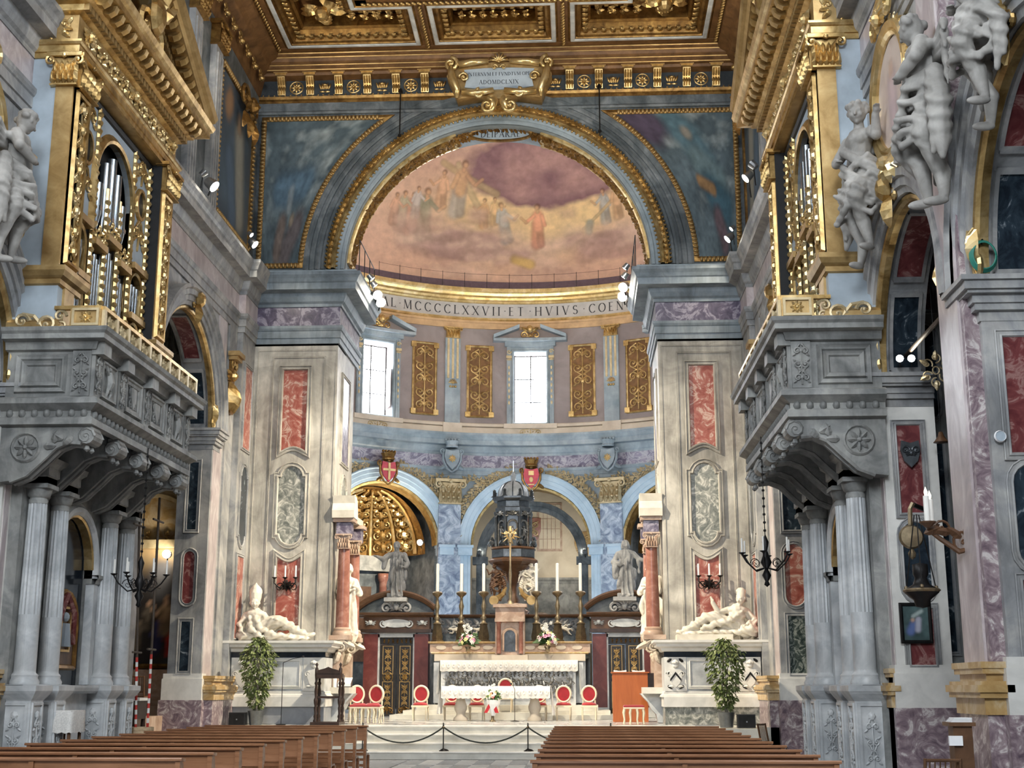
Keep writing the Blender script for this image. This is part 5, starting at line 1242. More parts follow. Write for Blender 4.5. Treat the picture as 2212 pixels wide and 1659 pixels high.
    for y0, y1 in ((20.86, 20.9), (24.8, 24.84)): B(MB().pbox(pl, y0, y1, 7.3, 12.0, .0, W), 'reveal', 'organ_dark')
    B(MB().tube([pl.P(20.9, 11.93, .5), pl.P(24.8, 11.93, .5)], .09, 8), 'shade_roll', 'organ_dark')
    # arch screen with a tall middle arch, and two storeys of small arches either side
    yc = 22.85
    scr = [(20.9, 9.7), (yc - .95, 9.7), (yc - .95, 10.6)] + arc(yc, 10.6, .95, pi, 0, 18)[1:-1] + [(yc + .95, 10.6), (yc + .95, 9.7), (24.8, 9.7), (24.8, 11.95), (20.9, 11.95)]
    B(MB().prism(pl, scr, wf, wf + .1), 'arch_screen', 'organ_side')
    B(MB().mould(pl, archpath(yc, 10.6, .95, 9.6, 18), [(0, wf), (0, wf + .16), (.06, wf + .18), (.12, wf + .14), (.18, wf + .1)]), 'arch_moulding', 'gold')
    for e in (-1, 1):
        B(MB().mould(pl, ellipse(yc + e * 1.45, 10.95, .2, .26, 18), [(0, wf + .1), (0, wf + .16), (.06, wf + .16), (.08, wf + .1)], closed=True), 'oculus_ring', 'gold')
        B(MB().prism(pl, ellipse(yc + e * 1.45, 10.95, .2, .26, 18), wf + .09, wf + .105), 'oculus', 'organ_dark')
        mb = MB(); mb.M = pmat(pl, yc + e * 1.45, 10.3, wf + .1); scroll_field(mb, .7, .6, 1, .03); mb.M = None; B(mb, 'screen_carving', 'gold')
        mb = MB(); mb.M = pmat(pl, yc + e * 1.45, 11.6, wf + .1); scroll_field(mb, .7, .5, 1, .03); mb.M = None; B(mb, 'screen_carving', 'gold')
        for z in (8.55, 9.55):
            B(MB().pbox(pl, yc + e * 1.5 - .4, yc + e * 1.5 + .4, z + .0, z + .12, wf, wf + .22), 'transom', 'gold_flat')
            B(MB().mould(pl, archpath(yc + e * 1.5, z - .35, .3, z - .9, 10), [(0, wf), (0, wf + .12), (.05, wf + .14), (.1, wf)]), 'small_arch', 'gold')
    # gilt colonettes and carved bands
    for y in (20.98, yc - .98, yc - .33, yc + .33, yc + .98, 24.72):
        top = 10.6 if abs(y - yc) < .9 else 11.9
        mb = MB(); mb.tube([pl.P(y, 7.3, wf + .12), pl.P(y, top, wf + .12)], .045, 6)
        for k in range(int((top - 7.4) / .16)): mb.ball(pl.P(y, 7.45 + k * .16, wf + .14), (.065, .065, .06), 6, 4)
        B(mb, 'colonette', 'gold_bright')
    for y0, y1, z in ((yc - .95, yc - .35, 9.62), (yc - .33, yc + .33, 9.9), (yc + .35, yc + .95, 9.62)):
        B(MB().pbox(pl, y0, y1, z - .28, z - .16, wf, wf + .22), 'pipe_mouth_rail', 'gold_flat')
        mb = MB(); foliage_run(mb, pl, [(y0, z), (y1, z)], .34, .2, wf + .12, 15); B(mb, 'pipe_shade', 'gold_bright')
    pipe = {}
    def P(y, z0, z1, r):
        mb = MB(); c = pl.P(y, z0, wf + .04)
        mb.lathe([(r * .3, 0), (r, .35), (r, z1 - z0), (r * .8, z1 - z0), (r * .8, z1 - z0 - .1)], c, 10)
        mb.box(c[0] - r * .5 if s < 0 else c[0] - r * 1.02, c[0] + r * 1.02 if s < 0 else c[0] + r * .5, c[1] - r * .6, c[1] + r * .6, c[2] + .38, c[2] + .46)
        return B(mb, 'organ_pipe', 'pipe_tin', smooth=False, angle=40)
    for k in range(5): P(yc - .82 + k * .12, 7.35, 9.25 - abs(k - 2) * .06, .055); P(yc + .34 + k * .12, 7.35, 9.25 - abs(k - 2) * .06, .055)
    for k in range(5): P(yc - .25 + k * .125, 7.35, 9.6 - abs(k - 2) * .1, .058)
    for k, (dy, t) in enumerate(((-.62, 10.6), (-.3, 11.1), (0, 11.3), (.3, 11.1), (.62, 10.6))): P(yc + dy, 9.7, t, .1)
    for e in (-1, 1):
        for k in range(4): P(yc + e * 1.5 - .24 + k * .16, 7.35, 8.3, .06); P(yc + e * 1.5 - .24 + k * .16, 8.7, 9.3, .05)
    return g
COLY = (20.97, 21.9, 24.35, 25.3)
def aedicule(s):
    pl = PLL if s < 0 else PLR; sg = 1 if s < 0 else -1
    g = empty('marble_aedicule', (s * WX, 23.1, 0), 'four fluted marble columns framing a niche, ' + ('behind the lace-covered table' if s < 0 else 'beside the hanging lamp'), 'aedicule')
    inv = Matrix.Translation(g.location).inverted()
    def B(mb, name, mat, parent=g, **k):
        o = mb.build(name, mat, parent, **k)
        if parent is g: o.matrix_parent_inverse = inv
        return o
    wc = .36; r = .17
    cap = [(0, 0), (r * .86, 0), (r * .9, .05), (r * .8, .09), (r * 1.05, .12), (r * 1.2, .2), (r * 1.22, .24)]
    for k, y in enumerate(COLY):
        c = Vector(pl.P(y, 0, wc))
        col = empty('column', tuple(c)); col.parent = g; col.matrix_parent_inverse = inv
        def C(mb, name, mat, **kw): return mb.build(name, mat, col, **kw)
        C(MB().lathe([(0, 1.68), (r * 1.35, 1.68), (r * 1.4, 1.74), (r * 1.2, 1.8), (r * 1.25, 1.84), (r * 1.02, 1.88), (r * 1.0, 1.92), (0, 1.92)], n=24), 'column_base', 'grey_marble', angle=50)
        C(fluted(MB(), (0, 0, 1.9), r, 2.68), 'shaft', 'grey_marble')
        C(MB().lathe([(a, 4.56 + b) for a, b in cap], n=24), 'capital', 'gallery_stone', angle=50)
        C(MB().box(-r * 1.35, r * 1.35, -r * 1.35, r * 1.35, 4.8, 4.87), 'abacus', 'gallery_stone')
        # entablature block above the capital and pedestal below
        C(MB().mould(GROUND, [(-r * 1.2, r * 1.2), (-r * 1.2, -r * 1.2), (r * 1.2, -r * 1.2), (r * 1.2, r * 1.2)], [(0, 4.87), (0, 4.98), (.03, 5.0), (.03, 5.14), (.1, 5.2), (.12, 5.28), (0, 5.3)], closed=True).box(-r * 1.2, r * 1.2, -r * 1.2, r * 1.2, 4.87, 5.32), 'entablature_block', 'gallery_stone')
        C(MB().mould(GROUND, [(-.24, .24), (-.24, -.24), (.24, -.24), (.24, .24)], [(0, 1.45), (.04, 1.5), (.08, 1.56), (.1, 1.6), (.1, 1.68), (0, 1.7)], closed=True).box(-.24, .24, -.24, .24, .1, 1.69), 'pedestal', 'grey_marble')
        C(MB().mould(GROUND, [(-.24, .24), (-.24, -.24), (.24, -.24), (.24, .24)], basep(.25, .08, 0), closed=True), 'pedestal_base', 'grey_marble')
        # carved field on the pedestal's face
        fx = -s
        PF = Flat((fx * .24, 0, 0), (0, 1, 0), (0, 0, 1), (fx, 0, 0)); PN = Flat((0, -.24, 0), (1, 0, 0), (0, 0, 1), (0, -1, 0))
        for pp in (PF, PN):
            mb = MB(); mb.mould(pp, rect(-.16, .16, .4, 1.38), [(0, 0), (0, .025), (.04, .025), (.05, 0)], closed=True)
            mb.M = pmat(pp, 0, .85, .0); scroll_field(mb, .2, .7, 3, .014, k); mb.ball((0, .38, .02), (.06, .07, .04), 7, 4); mb.M = None
            C(mb, 'pedestal_carving', 'grey_marble')
    # wall screen between the columns, with the arched niche
    yc = 23.12
    B(MB().pbox(pl, 20.7, yc - .9, 0, 5.6, .02, .2).pbox(pl, yc + .9, 25.55, 0, 5.6, .02, .2), 'back_wall', 'gallery_stone')
    B(MB().prism(pl, [(yc - .9, 3.75)] + arc(yc, 3.75, .9, pi, 0, 14) + [(yc + .9, 5.6), (yc - .9, 5.6)], .02, .2), 'niche_head', 'gallery_stone')
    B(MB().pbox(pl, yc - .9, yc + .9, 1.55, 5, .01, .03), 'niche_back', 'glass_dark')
    B(MB().pbox(pl, yc - .9, yc + .9, 0, 1.55, .02, .26), 'niche_dado', 'grey_marble')
    B(MB().mould(pl, archpath(yc, 3.75, .9, 3.6, 16), [(0, .05), (0, .24), (.06, .28), (.14, .28), (.17, .24), (.24, .2)]), 'niche_archivolt', 'grey_marble')
    B(MB().mould(pl, arc(yc, 3.75, .86, 0, pi, 14) if False else arc(yc, 3.75, .86, 0, pi, 14), [(0, .05), (0, .2), (.04, .22), (.05, .05)]), 'niche_gilding', 'gold')
    for e in (-1, 1):
        B(MB().pbox(pl, yc + e * .98 - .1, yc + e * .98 + .1, 1.7, 3.5, .1, .26), 'niche_pilaster', 'grey_marble')
        B(MB().mould(pl, [(yc + e * .98 + .13, 3.5), (yc + e * .98 - .13, 3.5)], [(0, .1), (0, .28), (.06, .3), (.1, .34), (.16, .34), (.16, .1)]), 'niche_impost', 'gallery_stone')
    # small relief panels between the paired columns
    for y in (21.43, 24.82):
        for z0, z1 in ((3.3, 4.4), (2.0, 3.1)):
            B(MB().mould(pl, rect(y - .2, y + .2, z0, z1), [(0, .2), (0, .24), (.05, .24), (.06, .2)], closed=True), 'side_panel', 'gallery_stone')
            mb = MB(); mb.M = pmat(pl, y, (z0 + z1) / 2, .2); scroll_field(mb, .3, z1 - z0 - .15, 3, .02, int(z0)); mb.M = None; B(mb, 'side_carving', 'gallery_stone')
        mb = MB(); mb.M = pmat(pl, y, 4.75, .22); cherub(mb, .15); mb.M = None; B(mb, 'side_cherub', 'gallery_stone')
    B(MB().mould(pl, [(25.6, 1.55), (20.65, 1.55)], [(0, .1), (0, .4), (.04, .46), (.1, .48), (.14, .48), (.14, .1)]), 'pedestal_shelf', 'grey_marble')
    # altar picture in the niche
    pic = empty('altar_picture', pl.P(yc, 1.95, .06), 'gilt-framed saint with red curtains in the niche, ' + ('above the lace-covered table' if s < 0 else 'on the hanging lamp wall'), 'picture')
    ip = Matrix.Translation(pic.location).inverted()
    out = [(yc - .6, 1.95), (yc + .6, 1.95), (yc + .6, 2.75)] + arc(yc, 2.75, .6, 0, pi, 10)[1:-1] + [(yc - .6, 2.75)]
    for mb, nm, mt in ((MB().prism(pl, out, .05, .09), 'panel', 'carved_wood'), (MB().mould(pl, out, [(-.1, .09), (-.08, .12), (-.03, .14), (0, .1)], closed=True), 'frame', 'gold_old')):
        o = mb.build(nm, mt, pic); o.matrix_parent_inverse = ip
    mb = MB(); mb.tube([pl.P(yc, 2.35, .11), pl.P(yc, 2.75, .12)], [.13, .08], 7); mb.ball(pl.P(yc, 2.86, .12), (.07, .07, .085)); o = mb.build('painted_saint', 'organ_side', pic); o.matrix_parent_inverse = ip
    mb = MB()
    for e in (-1, 1): mb.tube([pl.P(yc, 3.25, .12), pl.P(yc + e * .28, 2.95, .12), pl.P(yc + e * .42, 2.4, .12)], [.06, .09, .04], 6)
    o = mb.build('curtain', 'red_marble_dark', pic); o.matrix_parent_inverse = ip
    MB().mould(pl, rect(yc - .18, yc + .18, 2.3, 3.0), [(0, .1), (0, .14), (.04, .14), (.04, .1)], closed=True).build('inner_frame', 'gold', pic).matrix_parent_inverse = ip
    return g
for s in (-1, 1): gallery(s); organ(s); aedicule(s)
# ================================================================ sculpture
def sculpt(name, parts, vox=.03, smooth=4, fold=None):
    """parts: ('t', [points], [radii]) limbs and ('b', centre, radii, rot) masses, fused into one continuous skin"""
    mb = MB()
    for p in parts:
        if p[0] == 't': mb.tube(p[1], list(p[2]), 10); [mb.ball(q, r * .98, 10, 7) for q, r in zip(p[1], p[2])]
        else: mb.ball(p[1], p[2], 14, 9, p[3] if len(p) > 3 else None)
    me = mb.data(name + '_raw'); ob = bpy.data.objects.new('tmp', me); COL.objects.link(ob)
    m = ob.modifiers.new('r', 'REMESH'); m.mode = 'VOXEL'; m.voxel_size = vox; m.use_smooth_shade = True
    m2 = ob.modifiers.new('s', 'SMOOTH'); m2.iterations = smooth; m2.factor = .5
    dg = bpy.context.evaluated_depsgraph_get(); dg.update()
    out = bpy.data.meshes.new_from_object(ob.evaluated_get(dg)); out.name = name
    bpy.data.objects.remove(ob); bpy.data.meshes.remove(me)
    if fold is not None:
        n = len(out.vertices); co_ = np.empty(n * 3, np.float32); out.vertices.foreach_get('co', co_); co_ = co_.reshape(-1, 3)
        no = np.empty(n * 3, np.float32); out.vertices.foreach_get('normal', no); no = no.reshape(-1, 3)
        co_ = co_ + no * fold(co_.astype(float))[:, None]
        out.vertices.foreach_set('co', co_.astype(np.float32).ravel()); out.update()
    out.polygons.foreach_set('use_smooth', [True] * len(out.polygons))
    return out
def head(c, r, face=(0, -1, 0), hair='curls'):
    """head with nose, brow, cheeks, chin, ears; face = direction looked at"""
    c = Vector(c); f = Vector(face).normalized(); u = Vector((0, 0, 1)); u = (u - f * u.dot(f)).normalized(); s = f.cross(u)
    P = lambda a, b, d: tuple(c + s * a * r + u * b * r + f * d * r)
    ps = [('b', tuple(c), (r * .82, r * .9, r * 1.08)), ('b', P(0, -.55, .28), (r * .5, r * .5, r * .5)), ('t', [P(0, .1, .85), P(0, -.22, 1.08)], [r * .11, r * .17]),
          ('b', P(-.35, -.25, .6), (r * .3,) * 3), ('b', P(.35, -.25, .6), (r * .3,) * 3), ('t', [P(-.45, .22, .72), P(.45, .22, .72)], [r * .13, r * .13]), ('b', P(0, -.85, .5), (r * .25,) * 3), ('t', [P(-.2, -.5, .82), P(.2, -.5, .82)], [r * .09] * 2)]
    for e in (-1, 1): ps.append(('b', P(e * .85, -.05, 0), (r * .16, r * .2, r * .28)))
    if hair == 'curls':
        q = random.Random(3)
        for k in range(16):
            a = q.uniform(-2.6, 2.6); el = q.uniform(.1, 1.3); d = Vector(P(sin(a) * cos(el), sin(el), -cos(a) * cos(el) * .9)); ps.append(('b', tuple(d), (r * .32,) * 3))
    elif hair == 'hood':
        ps += [('b', P(0, .15, -.2), (r * 1.08, r * 1.05, r * 1.15)), ('t', [P(-.85, .2, .1), P(-.95, -.8, .0)], [r * .3, r * .4]), ('t', [P(.85, .2, .1), P(.95, -.8, .0)], [r * .3, r * .4])]
    elif hair == 'short': ps.append(('b', P(0, .25, -.15), (r * .88, r * .9, r * 1.0)))
    return ps
def hand(w, d, r):
    """palm and five unequal bent fingers from the wrist w along d"""
    w = Vector(w); d = Vector(d).normalized(); s = d.cross(Vector((0, 0, 1)));
    if s.length < .1: s = d.cross(Vector((0, 1, 0)))
    s.normalize(); n = s.cross(d)
    ps = [('t', [tuple(w), tuple(w + d * r * 1.6)], [r * .8, r])]
    for k, L in enumerate((1.5, 1.8, 1.7, 1.3)):
        b = w + d * r * 2 + s * r * (k - 1.5) * .55; ps.append(('t', [tuple(b), tuple(b + d * r * L * .6), tuple(b + d * r * L + n * r * -.5)], [r * .32, r * .3, r * .24]))
    b = w + d * r * .7 - s * r * 1.0; ps.append(('t', [tuple(b), tuple(b + d * r * .9 - s * r * .5)], [r * .36, r * .28])); return ps
def robe_fold(amp, k=11, z1=.9):
    def f(p):
        a = np.arctan2(p[:, 1], p[:, 0]); n = vnoise(p * 3 + 9, 4, 3)
        return amp * np.sin(a * k + 6 * n + p[:, 2] * 2.5) * np.clip((z1 - p[:, 2]) / .3, .25, 1) * (.5 + n)
    return f
def wave_fold(amp, d, k=22, lo=None):
    d = np.array(d, float)
    def f(p):
        n = vnoise(p * 2.5 + 5, 6, 3); m = np.ones(len(p)) if lo is None else lo(p)
        return amp * np.sin(p @ d * k + 7 * n) * m
    return f
def standing(name, arms='out', hair='short', h=1.75, drape=True, seed=1):
    """robed standing figure, feet at z = 0, facing -y"""
    P = [('t', [(0, .02, .05), (0, .03, .5), (0, .0, .95)], [.30, .24, .19]), ('t', [(.08, -.06, .1), (.06, -.1, .5), (.05, -.04, .9)], [.15, .13, .14]), ('t', [(-.1, -.02, .08), (-.09, -.02, .5)], [.17, .15]),
         ('b', (0, 0, 1.12), (.22, .15, .26)), ('b', (0, .0, 1.33), (.26, .15, .13)), ('t', [(0, 0, 1.4), (0, -.02, 1.52)], [.085, .075]),
         ('t', [(.12, -.14, 1.3), (0, -.19, 1.0), (-.14, -.17, .7), (-.2, -.1, .35)], [.06, .08, .08, .07]),
         ('t', [(.2, .02, .3), (.23, .05, .8)], [.09, .08]), ('b', (.1, -.17, .04), (.06, .13, .05)), ('b', (-.1, -.15, .04), (.06, .13, .05))]
    P += head((0, -.05, 1.63), .115, (.25 if arms == 'nun' else -.2, -1, -.15), hair)
    if arms == 'out':
        P += [('t', [(-.24, 0, 1.34), (-.42, -.12, 1.2), (-.62, -.28, 1.27)], [.1, .085, .06]), ('t', [(-.36, -.06, 1.2), (-.4, -.08, .95)], [.09, .05]), ('t', [(.24, 0, 1.34), (.36, -.02, 1.08), (.24, -.18, .95)], [.1, .085, .06])]
        P += hand((-.62, -.28, 1.27), (-1, -.3, .25), .045) + hand((.24, -.18, .95), (-.8, -.4, 0), .04)
    elif arms == 'nun':
        P += [('t', [(-.24, 0, 1.34), (-.38, -.05, 1.08), (-.22, -.24, 1.0)], [.1, .09, .06]), ('t', [(.24, 0, 1.34), (.42, -.04, 1.18), (.58, -.14, 1.12)], [.1, .085, .06]), ('t', [(-.3, -.1, 1.02), (-.34, -.12, .62)], [.11, .06]), ('t', [(.4, -.04, 1.14), (.42, -.02, .78)], [.08, .05])]
        P += hand((-.22, -.24, 1.0), (1, -.3, -.1), .042) + hand((.58, -.14, 1.12), (1, -.3, -.2), .042)
        P += [('b', (0, .02, 1.3), (.3, .2, .2))]
    else:
        P += [('t', [(-.24, 0, 1.34), (-.34, -.06, 1.06), (-.1, -.22, 1.1)], [.1, .085, .06]), ('t', [(.24, 0, 1.34), (.34, -.06, 1.06), (.08, -.24, 1.18)], [.1, .085, .06])]
        P += hand((-.1, -.22, 1.1), (1, -.2, .3), .042) + hand((.08, -.24, 1.18), (-1, -.2, .2), .042)
    return sculpt(name, P, .014, 1, robe_fold(.042, 10, 1.3))
def bishop():
    P = [('b', (-.5, 0, .28), (.3, .24, .26)), ('t', [(-.5, 0, .25), (-.54, 0, .52), (-.55, 0, .68)], [.24, .22, .2]), ('b', (-.55, -.02, .7), (.27, .18, .12)), ('t', [(-.55, -.02, .78), (-.55, -.04, .88)], [.08, .07])]
    P += head((-.55, -.09, .98), .145, (.15, -1, -.1), 'short')
    P += [('t', [(-.55, -.05, 1.08), (-.55, -.03, 1.22)], [.15, .165]), ('b', (-.55, -.03, 1.26), (.175, .11, .17)), ('t', [(-.55, -.03, 1.34), (-.55, -.02, 1.5)], [.12, .015])]
    P += [('t', [(-.4, -.05, .32), (0, -.1, .50), (.15, -.08, .5)], [.2, .17, .15]), ('t', [(.15, -.08, .5), (.5, -.06, .3), (.86, -.05, .14)], [.15, .12, .07]), ('t', [(-.35, .05, .25), (.1, .06, .42), (.3, .05, .4)], [.18, .15, .13]), ('t', [(.3, .05, .4), (.9, .06, .12)], [.12, .06]),
          ('b', (.92, -.05, .16), (.13, .06, .08)), ('b', (.0, 0, .1), (.8, .28, .12)), ('b', (.55, 0, .06), (.42, .25, .08)), ('b', (-.75, -.05, .12), (.28, .26, .14))]
    P += [('t', [(-.78, -.02, .66), (-.92, -.1, .42), (-.84, -.24, .24)], [.1, .09, .06]), ('t', [(-.32, -.02, .66), (-.18, -.16, .46), (-.05, -.22, .55)], [.1, .085, .06])] + hand((-.84, -.24, .24), (.6, -.4, -.3), .042) + hand((-.05, -.22, .55), (1, -.2, 0), .042)
    P += [('t', [(-.5, -.2, .6), (-.35, -.25, .3), (0, -.24, .16), (.4, -.22, .1)], [.06, .08, .08, .05]), ('t', [(-.65, -.18, .6), (-.6, -.26, .3), (-.3, -.3, .1)], [.05, .08, .07])]
    return sculpt('bishop', P, .014, 2, wave_fold(.024, (.9, .2, -1.1), 24, lambda p: np.clip((.72 - p[:, 2]) * 6, .0, 1)))
def recliner():
    P = [('b', (.45, 0, .3), (.3, .24, .24)), ('t', [(.42, 0, .28), (.48, -.02, .5), (.5, -.04, .64)], [.25, .23, .2]), ('b', (.5, -.04, .66), (.28, .18, .12)), ('t', [(.53, -.06, .74), (.58, -.1, .84)], [.08, .07])]
    P += head((.6, -.13, .95), .14, (-.6, -.8, -.3), 'short') + [('t', [(.61, -.1, 1.06), (.62, -.08, 1.11)], [.115, .125]), ('t', [(.53, -.12, 1.14), (.57, -.1, 1.2)], [.05, .03]), ('t', [(.7, -.06, 1.14), (.66, -.08, 1.2)], [.05, .03])]
    P += [('t', [(.3, -.02, .66), (.02, -.12, .6), (-.12, -.16, .84)], [.1, .085, .06])] + hand((-.12, -.16, .84), (-.25, -.15, 1), .045)
    P += [('t', [(.74, 0, .62), (.92, -.06, .4), (.78, -.22, .3)], [.11, .1, .06])] + hand((.78, -.22, .3), (-.9, -.2, -.1), .042)
    P += [('t', [(.3, -.06, .3), (-.1, -.12, .46), (-.3, -.1, .46)], [.2, .17, .15]), ('t', [(-.3, -.1, .46), (-.6, -.1, .26), (-.92, -.1, .12)], [.15, .12, .07]), ('t', [(.25, .05, .25), (-.2, .06, .36), (-.8, .04, .1)], [.18, .15, .08]), ('b', (-.98, -.1, .09), (.12, .07, .06)),
          ('b', (.1, 0, .1), (.85, .3, .12)), ('b', (.75, -.05, .14), (.34, .3, .18)), ('b', (-.5, -.02, .06), (.5, .26, .08))]
    P += [('t', [(.6, -.2, .6), (.3, -.26, .38), (-.05, -.26, .3), (-.4, -.24, .2)], [.05, .08, .09, .06]), ('t', [(.95, -.1, .35), (.8, -.3, .16), (.4, -.32, .08)], [.08, .09, .06])]
    return sculpt('recliner', P, .014, 2, wave_fold(.024, (-.9, .2, -1.1), 24, lambda p: np.clip((.68 - p[:, 2]) * 6, .0, 1)))
def angel(twist=1, arm_up=True, hair='curls', seed=1):
    """half-draped stucco figure sprawled over an arch; origin at the hips, facing -y"""
    t = twist; q = random.Random(seed)
    P = [('b', (0, 0, .1), (.2, .15, .2)), ('t', [(0, 0, .15), (.03 * t, -.02, .42), (.06 * t, -.04, .6)], [.16, .15, .18]), ('b', (.06 * t, -.04, .62), (.25, .15, .13)), ('b', (-.03 * t, -.1, .58), (.1, .08, .09)), ('b', (.14 * t, -.12, .58), (.1, .08, .09)), ('t', [(.07 * t, -.05, .72), (.1 * t, -.08, .84)], [.075, .065])]
    P += head((.13 * t, -.12, .95), .14, (t * .6, -.8, -.25), hair)
    P += [('t', [(.1 * t, -.02, .08), (.22 * t, -.26, -.2), (.2 * t, -.3, -.28)], [.15, .125, .11]), ('t', [(.2 * t, -.3, -.28), (.12 * t, -.12, -.55), (.18 * t, -.08, -.88)], [.1, .1, .05]), ('t', [(-.1 * t, 0, .05), (-.22 * t, -.08, -.34), (-.2 * t, -.06, -.42)], [.15, .11, .1]), ('t', [(-.2 * t, -.06, -.42), (-.12 * t, .08, -.75), (-.2 * t, .08, -1.0)], [.09, .09, .05])]
    P += [('b', (.2 * t, -.16, -.93), (.05, .13, .05)), ('b', (-.2 * t, 0, -1.05), (.05, .13, .05))]
    P += [('t', [(.3 * t, -.03, .64), (.48 * t, -.14, .5), (.56 * t, -.2, .74 if arm_up else .28)], [.095, .075, .05]), ('t', [(-.18 * t, -.03, .64), (-.38 * t, -.08, .42), (-.2 * t, -.26, .3)], [.095, .075, .05])] + hand((.56 * t, -.2, .74 if arm_up else .28), (.5 * t, -.3, .5 if arm_up else -.5), .042) + hand((-.2 * t, -.26, .3), (.9 * t, -.2, .1), .042)
    # billowing drapery round hips and thigh, a sash over the shoulder and a loose end
    for k in range(9):
        a = q.uniform(-.25, .2); z = .22 - .07 * k
        P.append(('t', [(-.26 * t, .08, z + .1 + a * .3), (-.16 * t, -.16 - .02 * k, z + a), (.08 * t, -.24 - .015 * k, z - .06), (.3 * t, -.14, z - .12 - a), (.36 * t, .06, z - .05)], [.035, .045, .05, .045, .03]))
    P += [('t', [(-.24 * t, .06, .6), (-.12 * t, -.18, .46), (.1 * t, -.2, .3), (.3 * t, -.1, .15), (.46 * t, .04, -.12), (.44 * t, .06, -.5)], [.05, .06, .06, .08, .1, .04]), ('t', [(-.3 * t, .08, .25), (-.42 * t, .1, -.1), (-.4 * t, .1, -.5), (-.5 * t, .1, -.72)], [.1, .13, .1, .03]), ('t', [(-.34 * t, .02, .1), (-.46 * t, .04, -.3), (-.4 * t, .02, -.62)], [.05, .06, .03]), ('t', [(.34 * t, .02, .0), (.46 * t, .02, -.3), (.38 * t, 0, -.66)], [.06, .07, .03]), ('b', (.05 * t, .0, -.1), (.26, .16, .2))]
    # short feathered wings
    for e in (-1, 1):
        for k in range(4): P.append(('t', [(e * .14, .12, .6 - .05 * k), (e * (.36 + .03 * k), .2, .74 - .12 * k), (e * (.5 + .02 * k), .2, .6 - .2 * k)], [.06, .05, .02]))
    return sculpt('angel', P, .014, 1, wave_fold(.014, (.9, .3, 1.3), 34, lambda p: np.exp(-((p[:, 2] + .12) / .34) ** 2)))
def set_thing(me, name, mat, loc, rz, label, cat, sc_=1.0, group=None, flip=False):
    me.materials.clear(); me.materials.append(M[mat])
    o = bpy.data.objects.new(name, me); COL.objects.link(o); o.location = loc; o.rotation_euler = (0, 0, rz)
    o.scale = (sc_ * (-1 if flip else 1), sc_, sc_); return tag(o, label, cat, group)
# ---- tombs against the piers with their effigies
def tomb(s):
    x0, x1 = 4.3, 6.72; yf = 34.15
    t = empty('tomb', (s * 5.5, yf + .5, DZ), 'grey marble wall tomb with navy band, ' + ('pope arms and bishop effigy on top' if s < 0 else 'inlaid chevron arms, beside the black speaker'), 'tomb')
    t['label'] = 'marble wall tomb with navy band carrying the mitred bishop' if s < 0 else 'marble wall tomb with inlaid chevron arms carrying the waving effigy'
    inv = Matrix.Translation(t.location).inverted()
    def B(mb, name, mat, **k):
        o = mb.build(name, mat, t, **k); o.matrix_parent_inverse = inv; return o
    a, b = sorted((s * x0, s * x1)); pn = [(a, PY), (a, yf), (b, yf), (b, PY)]
    mo = lambda prof: MB().mould(GROUND, pn, prof)
    B(MB().box(a, b, yf, PY - .01, DZ, 1.18), 'plinth', 'floor_grey' if s < 0 else 'oval_marble')
    B(MB().box(a - .03, b + .03, yf - .08, PY - .01, 1.18, 1.42), 'base', 'white_marble'); B(mo([(0, 1.42), (.08, 1.42), (.06, 1.47), (.02, 1.5), (.02, 1.55), (0, 1.56)]), 'base_moulding', 'white_marble')
    B(MB().box(a, b, yf, PY - .01, 1.42, 2.42), 'chest', 'grey_marble')
    B(MB().box(a, b, yf - .01, PY - .01, 2.4, 2.54), 'dark_band', 'glass_dark'); B(mo([(0, 2.53), (.05, 2.55), (.08, 2.62), (.18, 2.66), (.2, 2.72), (.26, 2.76), (.26, 2.82), (0, 2.82)]), 'cornice', 'white_marble')
    B(MB().box(a, b, yf, PY - .01, 2.55, 2.815), 'slab', 'white_marble')
    FT = Flat((0, yf, 0), (1, 0, 0), (0, 0, 1), (0, -1, 0)); c = (a + b) / 2
    B(MB().mould(FT, rect(c - .55, c + .55, 1.7, 2.3), frameprof(.08, .04), closed=True), 'chest_panel', 'white_marble'); B(MB().pbox(FT, c - .55, c + .55, 1.7, 2.3, 0, .012), 'inscribed_tablet', 'grey_marble')
    for e in (-1, 1):
        u = c + e * .93
        B(MB().pbox(FT, u - .27, u + .27, 1.56, 2.4, 0, .03), 'side_panel', 'white_marble')
        B(MB().prism(FT, [(u - .15, 2.1), (u - .15, 1.9), (u - .09, 1.74), (u, 1.66), (u + .09, 1.74), (u + .15, 1.9), (u + .15, 2.1)], .03, .07), 'arms_shield', 'white_marble')
        if s > 0:
            B(MB().prism(FT, [(u - .14, 1.86), (u - .14, 1.8), (u, 1.97), (u + .14, 1.8), (u + .14, 1.86), (u, 2.04)][::-1], .07, .085), 'chevron', 'iron')
            mb = MB(); mb.M = pmat(FT, u, 2.0, .035)
            for x, y, q in ((-.2, .28, .6), (.2, .28, 2.5), (-.24, 0, 0), (.24, 0, pi), (-.2, -.3, -.6), (.2, -.3, pi + .6)): leafb(mb, x, y, .14, q, .3, .0)
            mb.M = None; B(mb, 'inlay_leaves', 'iron')
        mb = MB(); mb.M = pmat(FT, u, 2.0, .04); mb.ball((0, .2, .02), (.08, .07, .05)); mb.lathe([(.09, 0), (.1, .04), (.02, .1)], (0, .24, .02), 8, 'Y'); spiral(mb, -.16, -.02, .07, 0, 1.2, 1, .018); spiral(mb, .16, -.02, .07, pi, 1.2, -1, .018); leafb(mb, -.05, -.32, .14, pi, .3); leafb(mb, .05, -.32, .14, 0, .3); mb.M = None
        B(mb, 'arms_ornament', 'white_marble')
    return t
tomb(-1); tomb(1)
bm = bishop(); recm = recliner()
